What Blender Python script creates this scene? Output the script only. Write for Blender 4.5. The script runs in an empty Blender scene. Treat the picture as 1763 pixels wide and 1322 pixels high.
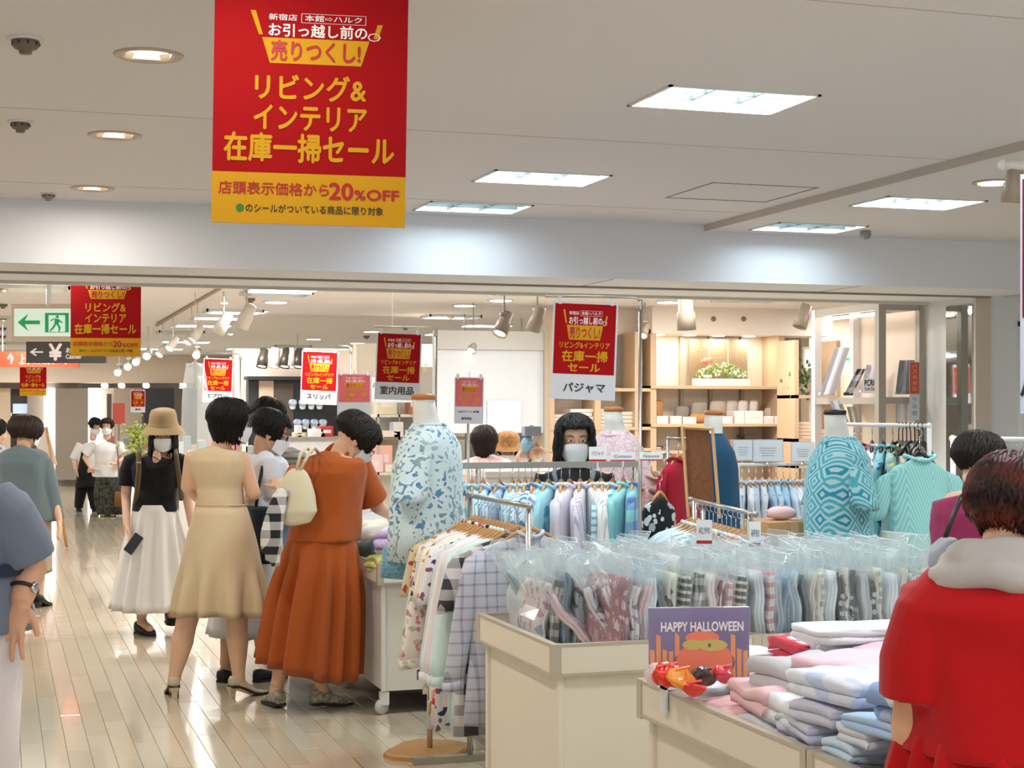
import bpy, bmesh, math, random
from mathutils import Vector, Matrix, noise
R = random.Random(7)
SC = bpy.context.scene
COL = SC.collection
# ------------------------------------------------------------------ camera
FPX, CX, HY, EYE = 2750.0, 881.5, 707.0, 1.55      # focal length (px), centre column, horizon row, eye height (m)
YAW = math.atan(883 / 2750.0)
RT = Vector((math.cos(YAW), -math.sin(YAW), 0))     # camera right in store axes
FW = Vector((math.sin(YAW), math.cos(YAW), 0))      # camera forward in store axes
cam_d = bpy.data.cameras.new('camera')
cam = bpy.data.objects.new('camera', cam_d); COL.objects.link(cam)
cam.location = (0, 0, EYE); cam.rotation_euler = (math.pi / 2, 0, -YAW)
cam_d.sensor_width = 36.0; cam_d.lens = 36.0 * FPX / 1763.0
cam_d.shift_y = (HY - 661.0) / 1763.0
cam_d.clip_end = 200
SC.camera = cam
SC.view_settings.view_transform = 'Standard'
SC.view_settings.look = 'None'
SC.view_settings.gamma = 1
SC.view_settings.use_curve_mapping = False
SC.view_settings.exposure = 0.42
try:
    SC.cycles.transparent_max_bounces = 24
    SC.cycles.max_bounces = 8
    SC.cycles.sample_clamp_indirect = 4
except Exception: pass
# ------------------------------------------------------------------ world: the lit store beyond what is modelled
w = bpy.data.worlds.new('store_light'); SC.world = w; w.use_nodes = True
w.node_tree.nodes['Background'].inputs[0].default_value = (.97, .96, 1.0, 1)
w.node_tree.nodes['Background'].inputs[1].default_value = 1.0

def area(name, loc, sx, sy, power, col=(1, 1, 1), rot=(0, 0, 0)):
    l = bpy.data.lights.new(name, 'AREA'); l.shape = 'RECTANGLE'; l.size = sx; l.size_y = sy; l.energy = power; l.color = col
    o = bpy.data.objects.new(name, l); o.location = loc; o.rotation_euler = rot; COL.objects.link(o); return o
COOL = (.86, .96, 1.0); WARM = (1.0, .93, .84)
LZ, LZ2 = 2.70, 2.66
PANELS = [(2.55, 1.2), (2.55, 3.3), (2.55, 5.39), (2.55, 7.47), (2.55, 8.67), (4.67, 5.39), (4.67, 7.46), (4.67, 8.67), (4.67, 3.3), (.4, 1.6)]
FARP = [(.3, 11.4), (-2.2, 11.4), (2.55, 10.9), (5.0, 10.9), (7.3, 10.9), (2.55, 12.6), (2.55, 15.4), (2.55, 18.4), (.3, 15.5), (-2.0, 13.2), (-2, 18.), (.3, 20.5), (4.9, 12.2), (4.9, 14.6),
        (-4.4, 20.), (-2., 25.), (2.5, 23.5), (.3, 28.), (5.2, 18.6), (-5., 28.), (7.3, 12.6), (7.3, 14.8), (9.5, 16), (.3, 32.), (-3, 32.), (4.9, 28.), (8, 22.), (2.55, 31)]  # unseen row just behind the beam and further positions added to brighten the hall
for i, (u, v) in enumerate(PANELS):
    area('panel_lamp', (u, v, (LZ if u < 4.16 else LZ2) - .03), .58, .38, 8 if 8 < v else 24, (.72, .9, 1.) if 8 < v else COOL)
for i, (u, v) in enumerate(FARP):
    area('panel_lamp', (u, v, LZ - .04), .6, .4, 20 if v < 12 else 36, (1, .96, .93))
DOWN = [(.46, 5.275), (.46, 6.85), (.46, 8.525)]
for u, v in DOWN + [(.46, 3.6), (-2.2, 6.85), (-2.2, 4.5)]:
    area('down_lamp', (u, v, LZ - .03), .18, .18, 6 if v > 8 else 4 if v < 5 else 13, WARM)

# ------------------------------------------------------------------ coordinates
def C(px, py, Y):
    X = (px - CX) / FPX * Y
    return RT * X + FW * Y + Vector((0, 0, EYE + (HY - py) / FPX * Y))
def G(px, Y, z=0.0):
    X = (px - CX) / FPX * Y
    p = RT * X + FW * Y; p.z = z; return p
def camdir(a):
    """direction in plan seen from the camera: 0 away, 90 towards picture left, 180 towards the camera, -90 right"""
    a = math.radians(a)
    return FW * math.cos(a) - RT * math.sin(a)
def V(*a): return Vector(a)
UP = V(0, 0, 1)
# ------------------------------------------------------------------ materials
def lin(c):
    if isinstance(c, str):
        c = c.lstrip('#'); c = tuple(int(c[i:i + 2], 16) / 255 for i in (0, 2, 4))
    return tuple((x / 12.92 if x <= .04045 else ((x + .055) / 1.055) ** 2.4) for x in c) + (1.0,)
MC = {}
def M(key, col=None, rough=.6, metal=0., pat=None, col2=None, scale=20., bump=0., emit=0., alpha=1., col3=None, spec=.5, sheen=0., coat=0., trans=0.):
    if key in MC: return MC[key]
    m = bpy.data.materials.new(key); m.use_nodes = True; nt = m.node_tree; N = nt.nodes; L = nt.links
    b = N['Principled BSDF']; MC[key] = m
    c = lin(col); b.inputs['Base Color'].default_value = c
    b.inputs['Roughness'].default_value = rough; b.inputs['Metallic'].default_value = metal
    b.inputs['Specular IOR Level'].default_value = spec
    if sheen: b.inputs['Sheen Weight'].default_value = sheen
    if coat: b.inputs['Coat Weight'].default_value = coat; b.inputs['Coat Roughness'].default_value = .08
    if trans: b.inputs['Transmission Weight'].default_value = trans
    if alpha < 1: b.inputs['Alpha'].default_value = alpha
    if emit: b.inputs['Emission Color'].default_value = c; b.inputs['Emission Strength'].default_value = emit
    tc = N.new('ShaderNodeTexCoord'); crd = tc.outputs['Object']
    def mth(op, a, bb=None, c3=None):
        n = N.new('ShaderNodeMath'); n.operation = op
        for i, x in enumerate((a, bb, c3)):
            if x is None: continue
            if isinstance(x, (int, float)): n.inputs[i].default_value = x
            else: L.new(x, n.inputs[i])
        return n.outputs[0]
    def mix(f, a, bb):
        n = N.new('ShaderNodeMix'); n.data_type = 'RGBA'
        if isinstance(f, (int, float)): n.inputs[0].default_value = f
        else: L.new(f, n.inputs[0])
        for i, x in ((6, a), (7, bb)):
            if isinstance(x, tuple): n.inputs[i].default_value = x
            else: L.new(x, n.inputs[i])
        return n.outputs[2]
    if pat:
        c2 = lin(col2 or col); sp = N.new('ShaderNodeSeparateXYZ'); L.new(crd, sp.inputs[0])
        X, Y, Z = sp.outputs
        XY = mth('ADD', X, Y)
        out = None
        if pat == 'noise':
            n = N.new('ShaderNodeTexNoise'); n.inputs['Scale'].default_value = scale; n.inputs['Detail'].default_value = 3
            L.new(crd, n.inputs['Vector'])
            r = N.new('ShaderNodeMapRange'); r.inputs[1].default_value = .38; r.inputs[2].default_value = .62; L.new(n.outputs[0], r.inputs[0])
            out = mix(r.outputs[0], c, c2)
        elif pat == 'stripes':
            out = mix(mth('GREATER_THAN', mth('SINE', mth('MULTIPLY', XY, scale * 6.28)), .45), c, c2)
        elif pat == 'hstripes':
            out = mix(mth('GREATER_THAN', mth('SINE', mth('MULTIPLY', Z, scale * 6.28)), .3), c, c2)
        elif pat == 'check':
            a = mth('GREATER_THAN', mth('SINE', mth('MULTIPLY', XY, scale * 6.28)), .8)
            d = mth('GREATER_THAN', mth('SINE', mth('MULTIPLY', Z, scale * 6.28)), .8)
            out = mix(mth('MULTIPLY', mth('ADD', a, d), .5), c, c2)
        elif pat == 'gingham':
            a = mth('GREATER_THAN', mth('SINE', mth('MULTIPLY', XY, scale * 6.28)), 0)
            d = mth('GREATER_THAN', mth('SINE', mth('MULTIPLY', Z, scale * 6.28)), 0)
            out = mix(mth('MULTIPLY', mth('ADD', a, d), .5), c, c2)
        elif pat in ('dots', 'floral', 'paisley'):
            v = N.new('ShaderNodeTexVoronoi'); v.inputs['Scale'].default_value = scale
            src = crd
            if pat != 'dots':
                n = N.new('ShaderNodeTexNoise'); n.inputs['Scale'].default_value = scale * .6; L.new(crd, n.inputs['Vector'])
                va = N.new('ShaderNodeVectorMath'); va.operation = 'MULTIPLY_ADD'
                L.new(n.outputs['Color'], va.inputs[0]); va.inputs[1].default_value = (2.2 / scale,) * 3; L.new(crd, va.inputs[2]); src = va.outputs[0]
            else: v.inputs['Randomness'].default_value = .35
            L.new(src, v.inputs['Vector'])
            if pat == 'dots': out = mix(mth('LESS_THAN', v.outputs['Distance'], .3), c, c2)
            elif pat == 'floral':
                a = mth('LESS_THAN', v.outputs['Distance'], .42)
                sc = N.new('ShaderNodeSeparateColor'); L.new(v.outputs['Color'], sc.inputs[0])
                cc = mix(mth('GREATER_THAN', sc.outputs[0], .5), c2, lin(col3 or col2))
                out = mix(mth('MULTIPLY', a, mth('GREATER_THAN', sc.outputs[1], .35)), c, cc)
            else:
                v.feature = 'F1'
                a = mth('SINE', mth('MULTIPLY', v.outputs['Distance'], 9.5))
                f = mth('GREATER_THAN', a, .35)
                n2 = N.new('ShaderNodeTexNoise'); n2.inputs['Scale'].default_value = scale * .35; L.new(crd, n2.inputs['Vector'])
                out = mix(mth('MULTIPLY', f, mth('MULTIPLY', n2.outputs[0], 1.5)), c, mix(mth('GREATER_THAN', n2.outputs[0], .52), c2, lin(col3 or col2)))
        elif pat == 'diamond':
            p = mth('ABSOLUTE', mth('SUBTRACT', mth('FRACT', mth('MULTIPLY', XY, scale)), .5))
            q = mth('ABSOLUTE', mth('SUBTRACT', mth('FRACT', mth('MULTIPLY', Z, scale * .75)), .5))
            dd = mth('ADD', p, q)
            ring = mth('GREATER_THAN', mth('SINE', mth('MULTIPLY', dd, 24.)), .1)
            out = mix(ring, mix(mth('LESS_THAN', dd, .36), c, lin(col3 or col2)), c2)
        elif pat == 'chevron':
            p = mth('ABSOLUTE', mth('SUBTRACT', mth('FRACT', mth('MULTIPLY', XY, scale * .35)), .5))
            a = mth('SINE', mth('MULTIPLY', mth('ADD', mth('MULTIPLY', p, 1.6 / (scale * .35) * 2), Z), scale * 6.28 * 2))
            out = mix(mth('GREATER_THAN', a, .2), c, c2)
        elif pat == 'wood':
            mp = N.new('ShaderNodeMapping'); mp.inputs['Scale'].default_value = (scale * .12, scale, scale); L.new(crd, mp.inputs[0])
            n = N.new('ShaderNodeTexNoise'); n.inputs['Scale'].default_value = 1; n.inputs['Detail'].default_value = 5; L.new(mp.outputs[0], n.inputs['Vector'])
            out = mix(n.outputs[0], c, c2)
        if out is not None: L.new(out, b.inputs['Base Color'])
    if bump:
        n = N.new('ShaderNodeTexNoise'); n.inputs['Scale'].default_value = 180 if bump < .5 else 25; n.inputs['Detail'].default_value = 2
        L.new(crd, n.inputs['Vector'])
        bp = N.new('ShaderNodeBump'); bp.inputs['Strength'].default_value = min(bump, .5) if bump < .5 else bump - .3; bp.inputs['Distance'].default_value = .004 if bump < .5 else .012
        L.new(n.outputs[0], bp.inputs['Height']); L.new(bp.outputs[0], b.inputs['Normal'])
    return m
def cloth(col, **k):
    k.setdefault('rough', .85); k.setdefault('bump', .2); k.setdefault('sheen', .15); k.setdefault('spec', .2)
    key = 'cloth_' + str(col).strip('#') + '_' + '_'.join(str(x).strip('#') for x in k.values())
    return M(key[:60], col, **k)
# ------------------------------------------------------------------ mesh builder
class MB:
    def __init__(s): s.v = []; s.f = []; s.mi = []
    def add(s, vs, fs, mi=0):
        o = len(s.v); s.v += [tuple(x) for x in vs]; s.f += [tuple(i + o for i in f) for f in fs]; s.mi += [mi] * len(fs); return s
    def box(s, lo, hi, mi=0, fr=None):
        """axis box from corner lo to hi, optionally in frame fr (Matrix)"""
        x0, y0, z0 = lo; x1, y1, z1 = hi
        vs = [V(x, y, z) for z in (z0, z1) for y in (y0, y1) for x in (x0, x1)]
        if fr: vs = [fr @ q for q in vs]
        return s.add(vs, [(0, 2, 3, 1), (4, 5, 7, 6), (0, 1, 5, 4), (2, 6, 7, 3), (0, 4, 6, 2), (1, 3, 7, 5)], mi)
    def cbox(s, lo, hi, b=.004, mi=0, fr=None):
        """box with chamfered vertical and top edges"""
        x0, y0, z0 = lo; x1, y1, z1 = hi
        def ring(z, i): return [V(x0 + b + i, y0 + i, z), V(x1 - b - i, y0 + i, z), V(x1 - i, y0 + b + i, z), V(x1 - i, y1 - b - i, z), V(x1 - b - i, y1 - i, z), V(x0 + b + i, y1 - i, z), V(x0 + i, y1 - b - i, z), V(x0 + i, y0 + b + i, z)]
        rs = [ring(z0, 0), ring(z1 - b, 0), ring(z1, b * .7)]
        if fr: rs = [[fr @ q for q in r] for r in rs]
        return s.loft(rs, mi=mi)
    def loft(s, rings, cap=True, closed=True, mi=0, cap0=None):
        n = len(rings[0]); vs = [p for r in rings for p in r]; fs = []
        for k in range(len(rings) - 1):
            for i in range(n if closed else n - 1):
                j = (i + 1) % n
                fs.append((k * n + i, k * n + j, (k + 1) * n + j, (k + 1) * n + i))
        if cap and closed:
            if cap0 is not False: fs.append(tuple(range(n - 1, -1, -1)))
            fs.append(tuple((len(rings) - 1) * n + i for i in range(n)))
        return s.add(vs, fs, mi)
    def tube(s, pts, r, seg=8, mi=0, cap=True, flat=None):
        pts = [Vector(p) for p in pts]; rs = r if isinstance(r, (list, tuple)) else [r] * len(pts)
        rings = []; pa = None
        for i, p in enumerate(pts):
            d = (pts[min(i + 1, len(pts) - 1)] - pts[max(i - 1, 0)])
            if d.length < 1e-9: d = V(0, 0, 1)
            d.normalize()
            if pa is None:
                a = d.cross(flat if flat is not None else (UP if abs(d.z) < .9 else V(1, 0, 0)))
                if a.length < 1e-6: a = d.cross(V(0, 1, 0))
            else: a = pa - d * pa.dot(d)
            a.normalize(); pa = a; b = d.cross(a)
            rings.append([p + (a * math.cos(t) + b * math.sin(t)) * rs[i] for t in [2 * math.pi * k / seg for k in range(seg)]])
        return s.loft(rings, cap, mi=mi)
    def ell(s, c, r, fr=None, n=12, m=8, mi=0):
        c = Vector(c); vs = []
        for i in range(1, m):
            t = math.pi * i / m
            for k in range(n):
                a = 2 * math.pi * k / n
                q = V(r[0] * math.sin(t) * math.cos(a), r[1] * math.sin(t) * math.sin(a), r[2] * math.cos(t))
                vs.append(c + (fr @ q if fr else q))
        top = V(0, 0, r[2]); vs += [c + (fr @ top if fr else top), c - (fr @ top if fr else top)]
        fs = []
        for i in range(m - 2):
            for k in range(n):
                j = (k + 1) % n; fs.append((i * n + k, (i + 1) * n + k, (i + 1) * n + j, i * n + j))
        T = (m - 1) * n
        for k in range(n):
            j = (k + 1) % n; fs.append((T, k, j)); fs.append((T + 1, (m - 2) * n + j, (m - 2) * n + k))
        return s.add(vs, fs, mi)
    def lathe(s, c, prof, n=20, mi=0, fr=None, open_=False):
        c = Vector(c)
        rings = []
        for r, z in prof:
            ring = []
            for k in range(n):
                q = V(r * math.cos(2 * math.pi * k / n), r * math.sin(2 * math.pi * k / n), z)
                ring.append(c + (fr @ q if fr else q))
            rings.append(ring)
        return s.loft(rings, not open_, mi=mi)
    def quad(s, a, b, c, d, mi=0): return s.add([a, b, c, d], [(0, 1, 2, 3)], mi)
    def slab(s, a, b, c, d, n, t, mi=0):
        """thin panel with corners a b c d extruded by t along n"""
        n = Vector(n).normalized() * t
        return s.add([a, b, c, d, Vector(a) + n, Vector(b) + n, Vector(c) + n, Vector(d) + n], [(3, 2, 1, 0), (4, 5, 6, 7), (0, 1, 5, 4), (1, 2, 6, 5), (2, 3, 7, 6), (3, 0, 4, 7)], mi)
    def mesh(s, name, mats, origin=None, smooth=False):
        me = bpy.data.meshes.new(name)
        vs = s.v if origin is None else [(x - origin[0], y - origin[1], z - origin[2]) for x, y, z in s.v]
        me.from_pydata(vs, [], s.f)
        for m in (mats if isinstance(mats, (list, tuple)) else [mats]): me.materials.append(m)
        if any(s.mi): me.polygons.foreach_set('material_index', s.mi)
        if smooth: me.polygons.foreach_set('use_smooth', [True] * len(s.f))
        me.validate(); return me
def obj(name, mb, mat, parent=None, smooth=False, world=True, label=None):
    org = parent.get('_org') if parent is not None else None
    me = mb if isinstance(mb, bpy.types.Mesh) else mb.mesh(name, mat, tuple(org) if (org is not None and world) else None, smooth)
    o = bpy.data.objects.new(name, me); COL.objects.link(o)
    if parent is not None:
        o.parent = parent
        if org is not None: o['_org'] = tuple(org)
    if label: o['label'] = label
    return o
def tag(o, label, cat, group=None):
    o['label'] = label; o['category'] = cat
    if group: o['group'] = group
    return o
def thing(name, label, cat, loc=(0, 0, 0), group=None):
    o = bpy.data.objects.new(name, None); COL.objects.link(o); o.location = loc; o['_org'] = tuple(loc)
    o.empty_display_size = .1
    return tag(o, label, cat, group)
def struct(name, mb, mat, smooth=False):
    o = obj(name, mb, mat, None, smooth); o['kind'] = 'structure'; return o
def dup(root, loc, rotz=0, label=None, group=None):
    r = root.copy(); COL.objects.link(r); r.location = loc; r.rotation_euler = (0, 0, rotz)
    if label: r['label'] = label
    if group: r['group'] = group
    for ch in root.children:
        c = ch.copy(); COL.objects.link(c); c.parent = r
        for g in ch.children:
            d = g.copy(); COL.objects.link(d); d.parent = c
    return r
TMP = bpy.data.scenes.new('tmp')
def bake(mb, voxel, smooth=2, mat=None, parent=None, name='body', adapt=0., remesh=True, world=True, sub=0, label=None):
    org = parent.get('_org') if (parent is not None and world) else None
    me = mb.mesh('t', [mat], tuple(org) if org is not None else None)
    o = bpy.data.objects.new('t', me); TMP.collection.objects.link(o)
    if remesh:
        md = o.modifiers.new('r', 'REMESH'); md.mode = 'VOXEL'; md.voxel_size = voxel; md.adaptivity = adapt
    if sub: md = o.modifiers.new('u', 'SUBSURF'); md.levels = sub; md.render_levels = sub
    if smooth: md = o.modifiers.new('s', 'SMOOTH'); md.factor = .5; md.iterations = smooth
    TMP.view_layers[0].update(); dg = TMP.view_layers[0].depsgraph
    m2 = bpy.data.meshes.new_from_object(o.evaluated_get(dg))
    TMP.collection.objects.unlink(o); bpy.data.objects.remove(o); bpy.data.meshes.remove(me)
    m2.polygons.foreach_set('use_smooth', [True] * len(m2.polygons)); m2.name = name
    if not m2.materials: m2.materials.append(mat)
    return obj(name, m2, mat, parent, label=label)
# ------------------------------------------------------------------ lettering
def text_mesh(body, bold=0., space=1.):
    cu = bpy.data.curves.new('t', 'FONT'); cu.body = body; cu.size = 1; cu.offset = bold; cu.resolution_u = 3; cu.space_character = space
    cu.fill_mode = 'FRONT'; cu.dimensions = '2D'
    o = bpy.data.objects.new('t', cu); TMP.collection.objects.link(o)
    TMP.view_layers[0].update(); dg = TMP.view_layers[0].depsgraph
    me = bpy.data.meshes.new_from_object(o.evaluated_get(dg))
    vs = [Vector(v.co) for v in me.vertices]; fs = [tuple(p.vertices) for p in me.polygons]
    TMP.collection.objects.unlink(o); bpy.data.objects.remove(o); bpy.data.curves.remove(cu); bpy.data.meshes.remove(me)
    return vs, fs
TXC = {}
def put_text(mb, body, P, x0, x1, y0, y1, bold=.0, mi=0, off=.0016):
    """lettering fitted into the rectangle x0..x1, y0..y1 of a sign; P(x, y, off) gives the point"""
    key = body
    if key not in TXC: TXC[key] = text_mesh(body, 0.)
    vs, fs = TXC[key]
    if not vs: return
    ax = min(v.x for v in vs); bx = max(v.x for v in vs); ay = min(v.y for v in vs); by = max(v.y for v in vs)
    s_ = min(.030, bold * 1.1)          # heavier strokes: shifted copies of the same glyphs
    for q, (dx, dy) in enumerate(((0, 0), (s_, 0), (-s_, 0), (0, s_), (0, -s_)) if s_ > .004 else ((0, 0),)):
        mb.add([P(x0 + (v.x + dx - ax) / max(bx - ax, 1e-6) * (x1 - x0), y1 + (v.y + dy - ay) / max(by - ay, 1e-6) * (y0 - y1), off + q * .00006) for v in vs], fs, mi)
# ================================================================== STRUCTURE
WHITE = M('paint_white', '#d9d3cc', rough=.75)
CEIL = M('ceiling_paint', '#dcd8da', rough=.8)
BEAMP = M('beam_paint', '#dcdee2', rough=.7)
FARW = M('far_wall_paint', '#e2d8cc', rough=.8)
def plank_mat():
    m = bpy.data.materials.new('cream_plank'); m.use_nodes = True; nt = m.node_tree; N = nt.nodes; L = nt.links; b = N['Principled BSDF']
    oi = N.new('ShaderNodeObjectInfo'); geo = N.new('ShaderNodeNewGeometry'); ad = N.new('ShaderNodeMath'); ad.operation = 'ADD'
    L.new(oi.outputs['Random'], ad.inputs[0]); L.new(geo.outputs['Random Per Island'], ad.inputs[1])
    fr = N.new('ShaderNodeMath'); fr.operation = 'FRACT'; L.new(ad.outputs[0], fr.inputs[0])
    cr = N.new('ShaderNodeValToRGB'); cr.color_ramp.elements[0].color = lin('#c8bca2'); cr.color_ramp.elements[1].color = lin('#d7ccb4'); L.new(fr.outputs[0], cr.inputs[0])
    L.new(cr.outputs[0], b.inputs['Base Color']); b.inputs['Roughness'].default_value = .16
    b.inputs['Coat Weight'].default_value = .6; b.inputs['Coat Roughness'].default_value = .05
    tc = N.new('ShaderNodeTexCoord'); n = N.new('ShaderNodeTexNoise'); n.inputs['Scale'].default_value = 5
    mp = N.new('ShaderNodeMapping'); mp.inputs['Scale'].default_value = (1, 2.2, 1); L.new(geo.outputs['Position'], mp.inputs[0]); L.new(mp.outputs[0], n.inputs['Vector'])
    bp = N.new('ShaderNodeBump'); bp.inputs['Strength'].default_value = .25; bp.inputs['Distance'].default_value = .002
    L.new(n.outputs[0], bp.inputs['Height']); L.new(bp.outputs[0], b.inputs['Normal']); L.new(bp.outputs[0], b.inputs['Coat Normal'])
    return m
PLANK = plank_mat()
fl = struct('floor', MB().box((-9, -3, -.12), (14, 38, -.006)), M('floor_joint', '#a08d6c', rough=.6))
PW, PL, U0 = .1008, .9, -.108
pm = MB().cbox((.0010, .0012, -.006), (PW - .0010, PL - .0012, 0.), b=.0012).mesh('plank', PLANK)
k = 0
for i in range(21):
    off = (i * .37) % 1 * PL
    for j in range(14):
        o = bpy.data.objects.new('plank', pm); COL.objects.link(o); o.parent = fl
        o.location = (U0 + i * PW, 6.2 + off + j * PL, 0); o.rotation_euler = (R.gauss(0, .0006), R.gauss(0, .0022), 0)
mb = MB()
for i in range(-60, 130):
    off = (i * .37) % 1 * PL; u = U0 + i * PW
    for j in range(-10, 33):
        v0 = 6.2 + off + j * PL
        if 0 <= i < 21 and 0 <= j < 14: continue
        a, b = .0012, .0015; x0, x1, y0, y1 = u + a, u + PW - a, v0 + b, v0 + PL - b
        if y0 < -2.9 or y1 > 37.9: continue
        z = R.gauss(0, .00012); t = R.gauss(0, .00012)
        mb.add([(x0, y0, z + t), (x1, y0, z - t), (x1, y1, z - t), (x0, y1, z + t)], [(0, 1, 2, 3)])
o = obj('plank_field', mb, PLANK, fl); o['kind'] = 'stuff'
# ceilings with recesses
def holed(name, x0, x1, y0, y1, z, t, holes, mat):
    xs = sorted({x0, x1, *[h[0] for h in holes], *[h[1] for h in holes]}); ys = sorted({y0, y1, *[h[2] for h in holes], *[h[3] for h in holes]})
    mb = MB()
    for a, b in zip(xs, xs[1:]):
        for c, d in zip(ys, ys[1:]):
            mx, my = (a + b) / 2, (c + d) / 2
            if any(h[0] < mx < h[1] and h[2] < my < h[3] for h in holes): continue
            mb.quad((a, c, z), (a, d, z), (b, d, z), (b, c, z)); mb.quad((a, c, z + t), (b, c, z + t), (b, d, z + t), (a, d, z + t))
    for h in holes:
        a, b, c, d = h
        for p, q in (((a, c), (a, d)), ((a, d), (b, d)), ((b, d), (b, c)), ((b, c), (a, c))):
            mb.quad((*p, z), (*q, z), (*q, z + t), (*p, z + t))
    return struct(name, mb, mat)
PH = [(u - .29, u + .29, v - .19, v + .19) for u, v in PANELS]
DH = [(u - .072, u + .072, v - .072, v + .072) for u, v in DOWN]
holed('ceiling', -9, 4.16, -3, 9.05, LZ, .07, [h for h in PH if h[1] < 4.16] + DH, CEIL)
holed('ceiling_right', 4.16, 14, -3, 9.05, LZ2, .07, [h for h in PH if h[1] > 4.16], CEIL)
struct('ceiling_step', MB().box((4.155, -3, LZ2), (4.16, 9.05, LZ + .02)), M('step_paint', '#c8c0b6', rough=.8))
struct('ceiling_back', MB().box((-9, 10.3, LZ), (14, 38, LZ + .1)), CEIL)
bm_ = struct('wall_beam', MB().box((-9, 9.05, 2.35), (14, 10.3, LZ + .1)), BEAMP)
DARKJ = M('groove_grey', '#8d877f', rough=.7)
obj('soffit_track', MB().box((-9, 9.60, 2.338), (6.6, 9.635, 2.351)), DARKJ, bm_)
obj('soffit_track', MB().box((-9, 10.255, 2.33), (6.5, 10.30, 2.351)), M('rail_white', '#c9c5bd', rough=.5), bm_)
for u in (-3.2, -.1, 3.55, 5.25, 6.7):
    obj('soffit_joint', MB().box((u, 9.06, 2.3485), (u + .012, 9.6, 2.351)), DARKJ, bm_)
mb = MB()
for v in (4.0, 6.35, 8.41): mb.box((-9, v, LZ - .0012), (4.15, v + .006, LZ + .001))
obj('ceiling_joint', mb, M('joint_grey', '#b7b0a6', rough=.8), bpy.data.objects['ceiling'])
def rect_line(name, u0, u1, v0, v1, z, t=.008):
    mb = MB()
    for a in ((u0, v0, u1, v0 + t), (u0, v1 - t, u1, v1), (u0, v0, u0 + t, v1), (u1 - t, v0, u1, v1)): mb.box((a[0], a[1], z - .003), (a[2], a[3], z + .001))
    return mb
obj('access_hatch', rect_line('h', 3.42, 4.02, 7.35, 7.95, LZ), DARKJ, bpy.data.objects['ceiling'])
obj('access_hatch', rect_line('h', -.9, -.3, 8.0, 8.5, LZ, .004), M('joint_grey'), bpy.data.objects['ceiling'])
# far walls closing the hall
struct('wall_left', MB().box((-9.2, -3, 0), (-9, 38, LZ)), FARW)
struct('wall_right', MB().box((14, -3, 0), (14.2, 38, LZ)), FARW)
struct('wall_back', MB().box((-9.2, 38, 0), (14.2, 38.2, LZ)), FARW)
# lowered fascia in front of the far shops on the left (bottom at z 2.05)
wf = struct('wall_far_fascia', MB().box((-9, 33.6, 2.12), (9, 34.2, LZ)), M('fascia_paint', '#dfcfbd', rough=.8))
# far wall with column and lit strips
EMW = M('lit_panel', '#ffffff', emit=3.0)
struct('wall_far_column', MB().box((.55, 34.2, 0), (1.62, 34.7, 2.12)), M('column_taupe', '#8d8375', rough=.35, coat=.3))
# right-hand wall front and its mirror
rw = struct('wall_right_front', MB().box((6.52, 9.66, 0), (14, 10.3, 2.35)), M('wall_pale', '#d8dbdb', rough=.6))
obj('corner_trim', MB().box((6.50, 9.64, 0), (6.62, 9.665, 2.35)), M('trim_tan', '#c9bdae', rough=.5), rw)
MIRR = M('mirror_glass', '#cfd6d8', rough=.03, metal=1.)
MET = M('satin_metal', '#b9b6ae', rough=.3, metal=.9)
WMET = M('white_metal', '#e6e6e2', rough=.35)
obj('side_mirror', MB().box((6.508, 9.70, .1), (6.519, 10.02, 2.3)), MIRR, rw)
mf = MB()
U1, U2, Zm = 6.86, 8.2, 2.18
mf.box((U1, 9.62, .1), (U1 + .035, 9.665, Zm)); mf.box((U2, 9.62, .1), (U2 + .035, 9.665, Zm)); mf.box((U1, 9.62, Zm - .035), (U2, 9.665, Zm))
t_ = thing('wall_mirror', 'tall white-framed mirror standing against the pale wall at the right', 'mirror', (U1, 9.66, .1))
obj('frame', mf, WMET, t_); obj('glass', MB().box((U1 + .03, 9.640, .12), (U2, 9.652, Zm - .03)), M('pane_pale', '#c4d6de', rough=.12, metal=.35), t_)
# ================================================================== CEILING FIXTURES
LOUV = M('louver_grey', '#37413f', rough=.5)
FRM = M('fixture_frame', '#cfd6d6', rough=.35)
LAB = {0: 'over the camera', 1: 'just overhead', 2: 'nearest square grid ceiling lamp, large, right of the red banner', 3: 'grid ceiling lamp in the middle row behind the nearest one',
       4: 'grid ceiling lamp beside the red banner, last before the beam', 6: 'grid ceiling lamp at the right under the lowered ceiling, wider one', 7: 'small grid ceiling lamp at the right close to the beam'}
for i, (u, v) in enumerate(PANELS):
    z = LZ if u < 4.16 else LZ2
    if i in (0, 1, 5, 8, 9): lab = 'recessed grid ceiling lamp above the camera'; grp = 'grid lamps above the camera'
    else: lab = LAB[i]; grp = None
    t = thing('ceiling_light', lab, 'ceiling lamp', (u, v, z), grp)
    mb = MB(); a, b, e = .30, .20, .014
    for q in ((-a, -b, a, -b + e), (-a, b - e, a, b), (-a, -b, -a + e, b), (a - e, -b, a, b)): mb.box((u + q[0], v + q[1], z - .006), (u + q[2], v + q[3], z + .004))
    obj('frame', mb, FRM, t)
    mb = MB().box((u - .29, v - .19, z + .062), (u + .29, v + .19, z + .068)); obj('housing', mb, WHITE, t)
    for s in (-1, 1):
        obj('louver', MB().box((u + s * .0967 - .003, v - .186, z + .004), (u + s * .0967 + .003, v + .186, z + .03)), LOUV, t)
        obj('louver', MB().box((u - .286, v + s * .063 - .003, z + .004), (u + .286, v + s * .063 + .003, z + .03)), LOUV, t)
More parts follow.
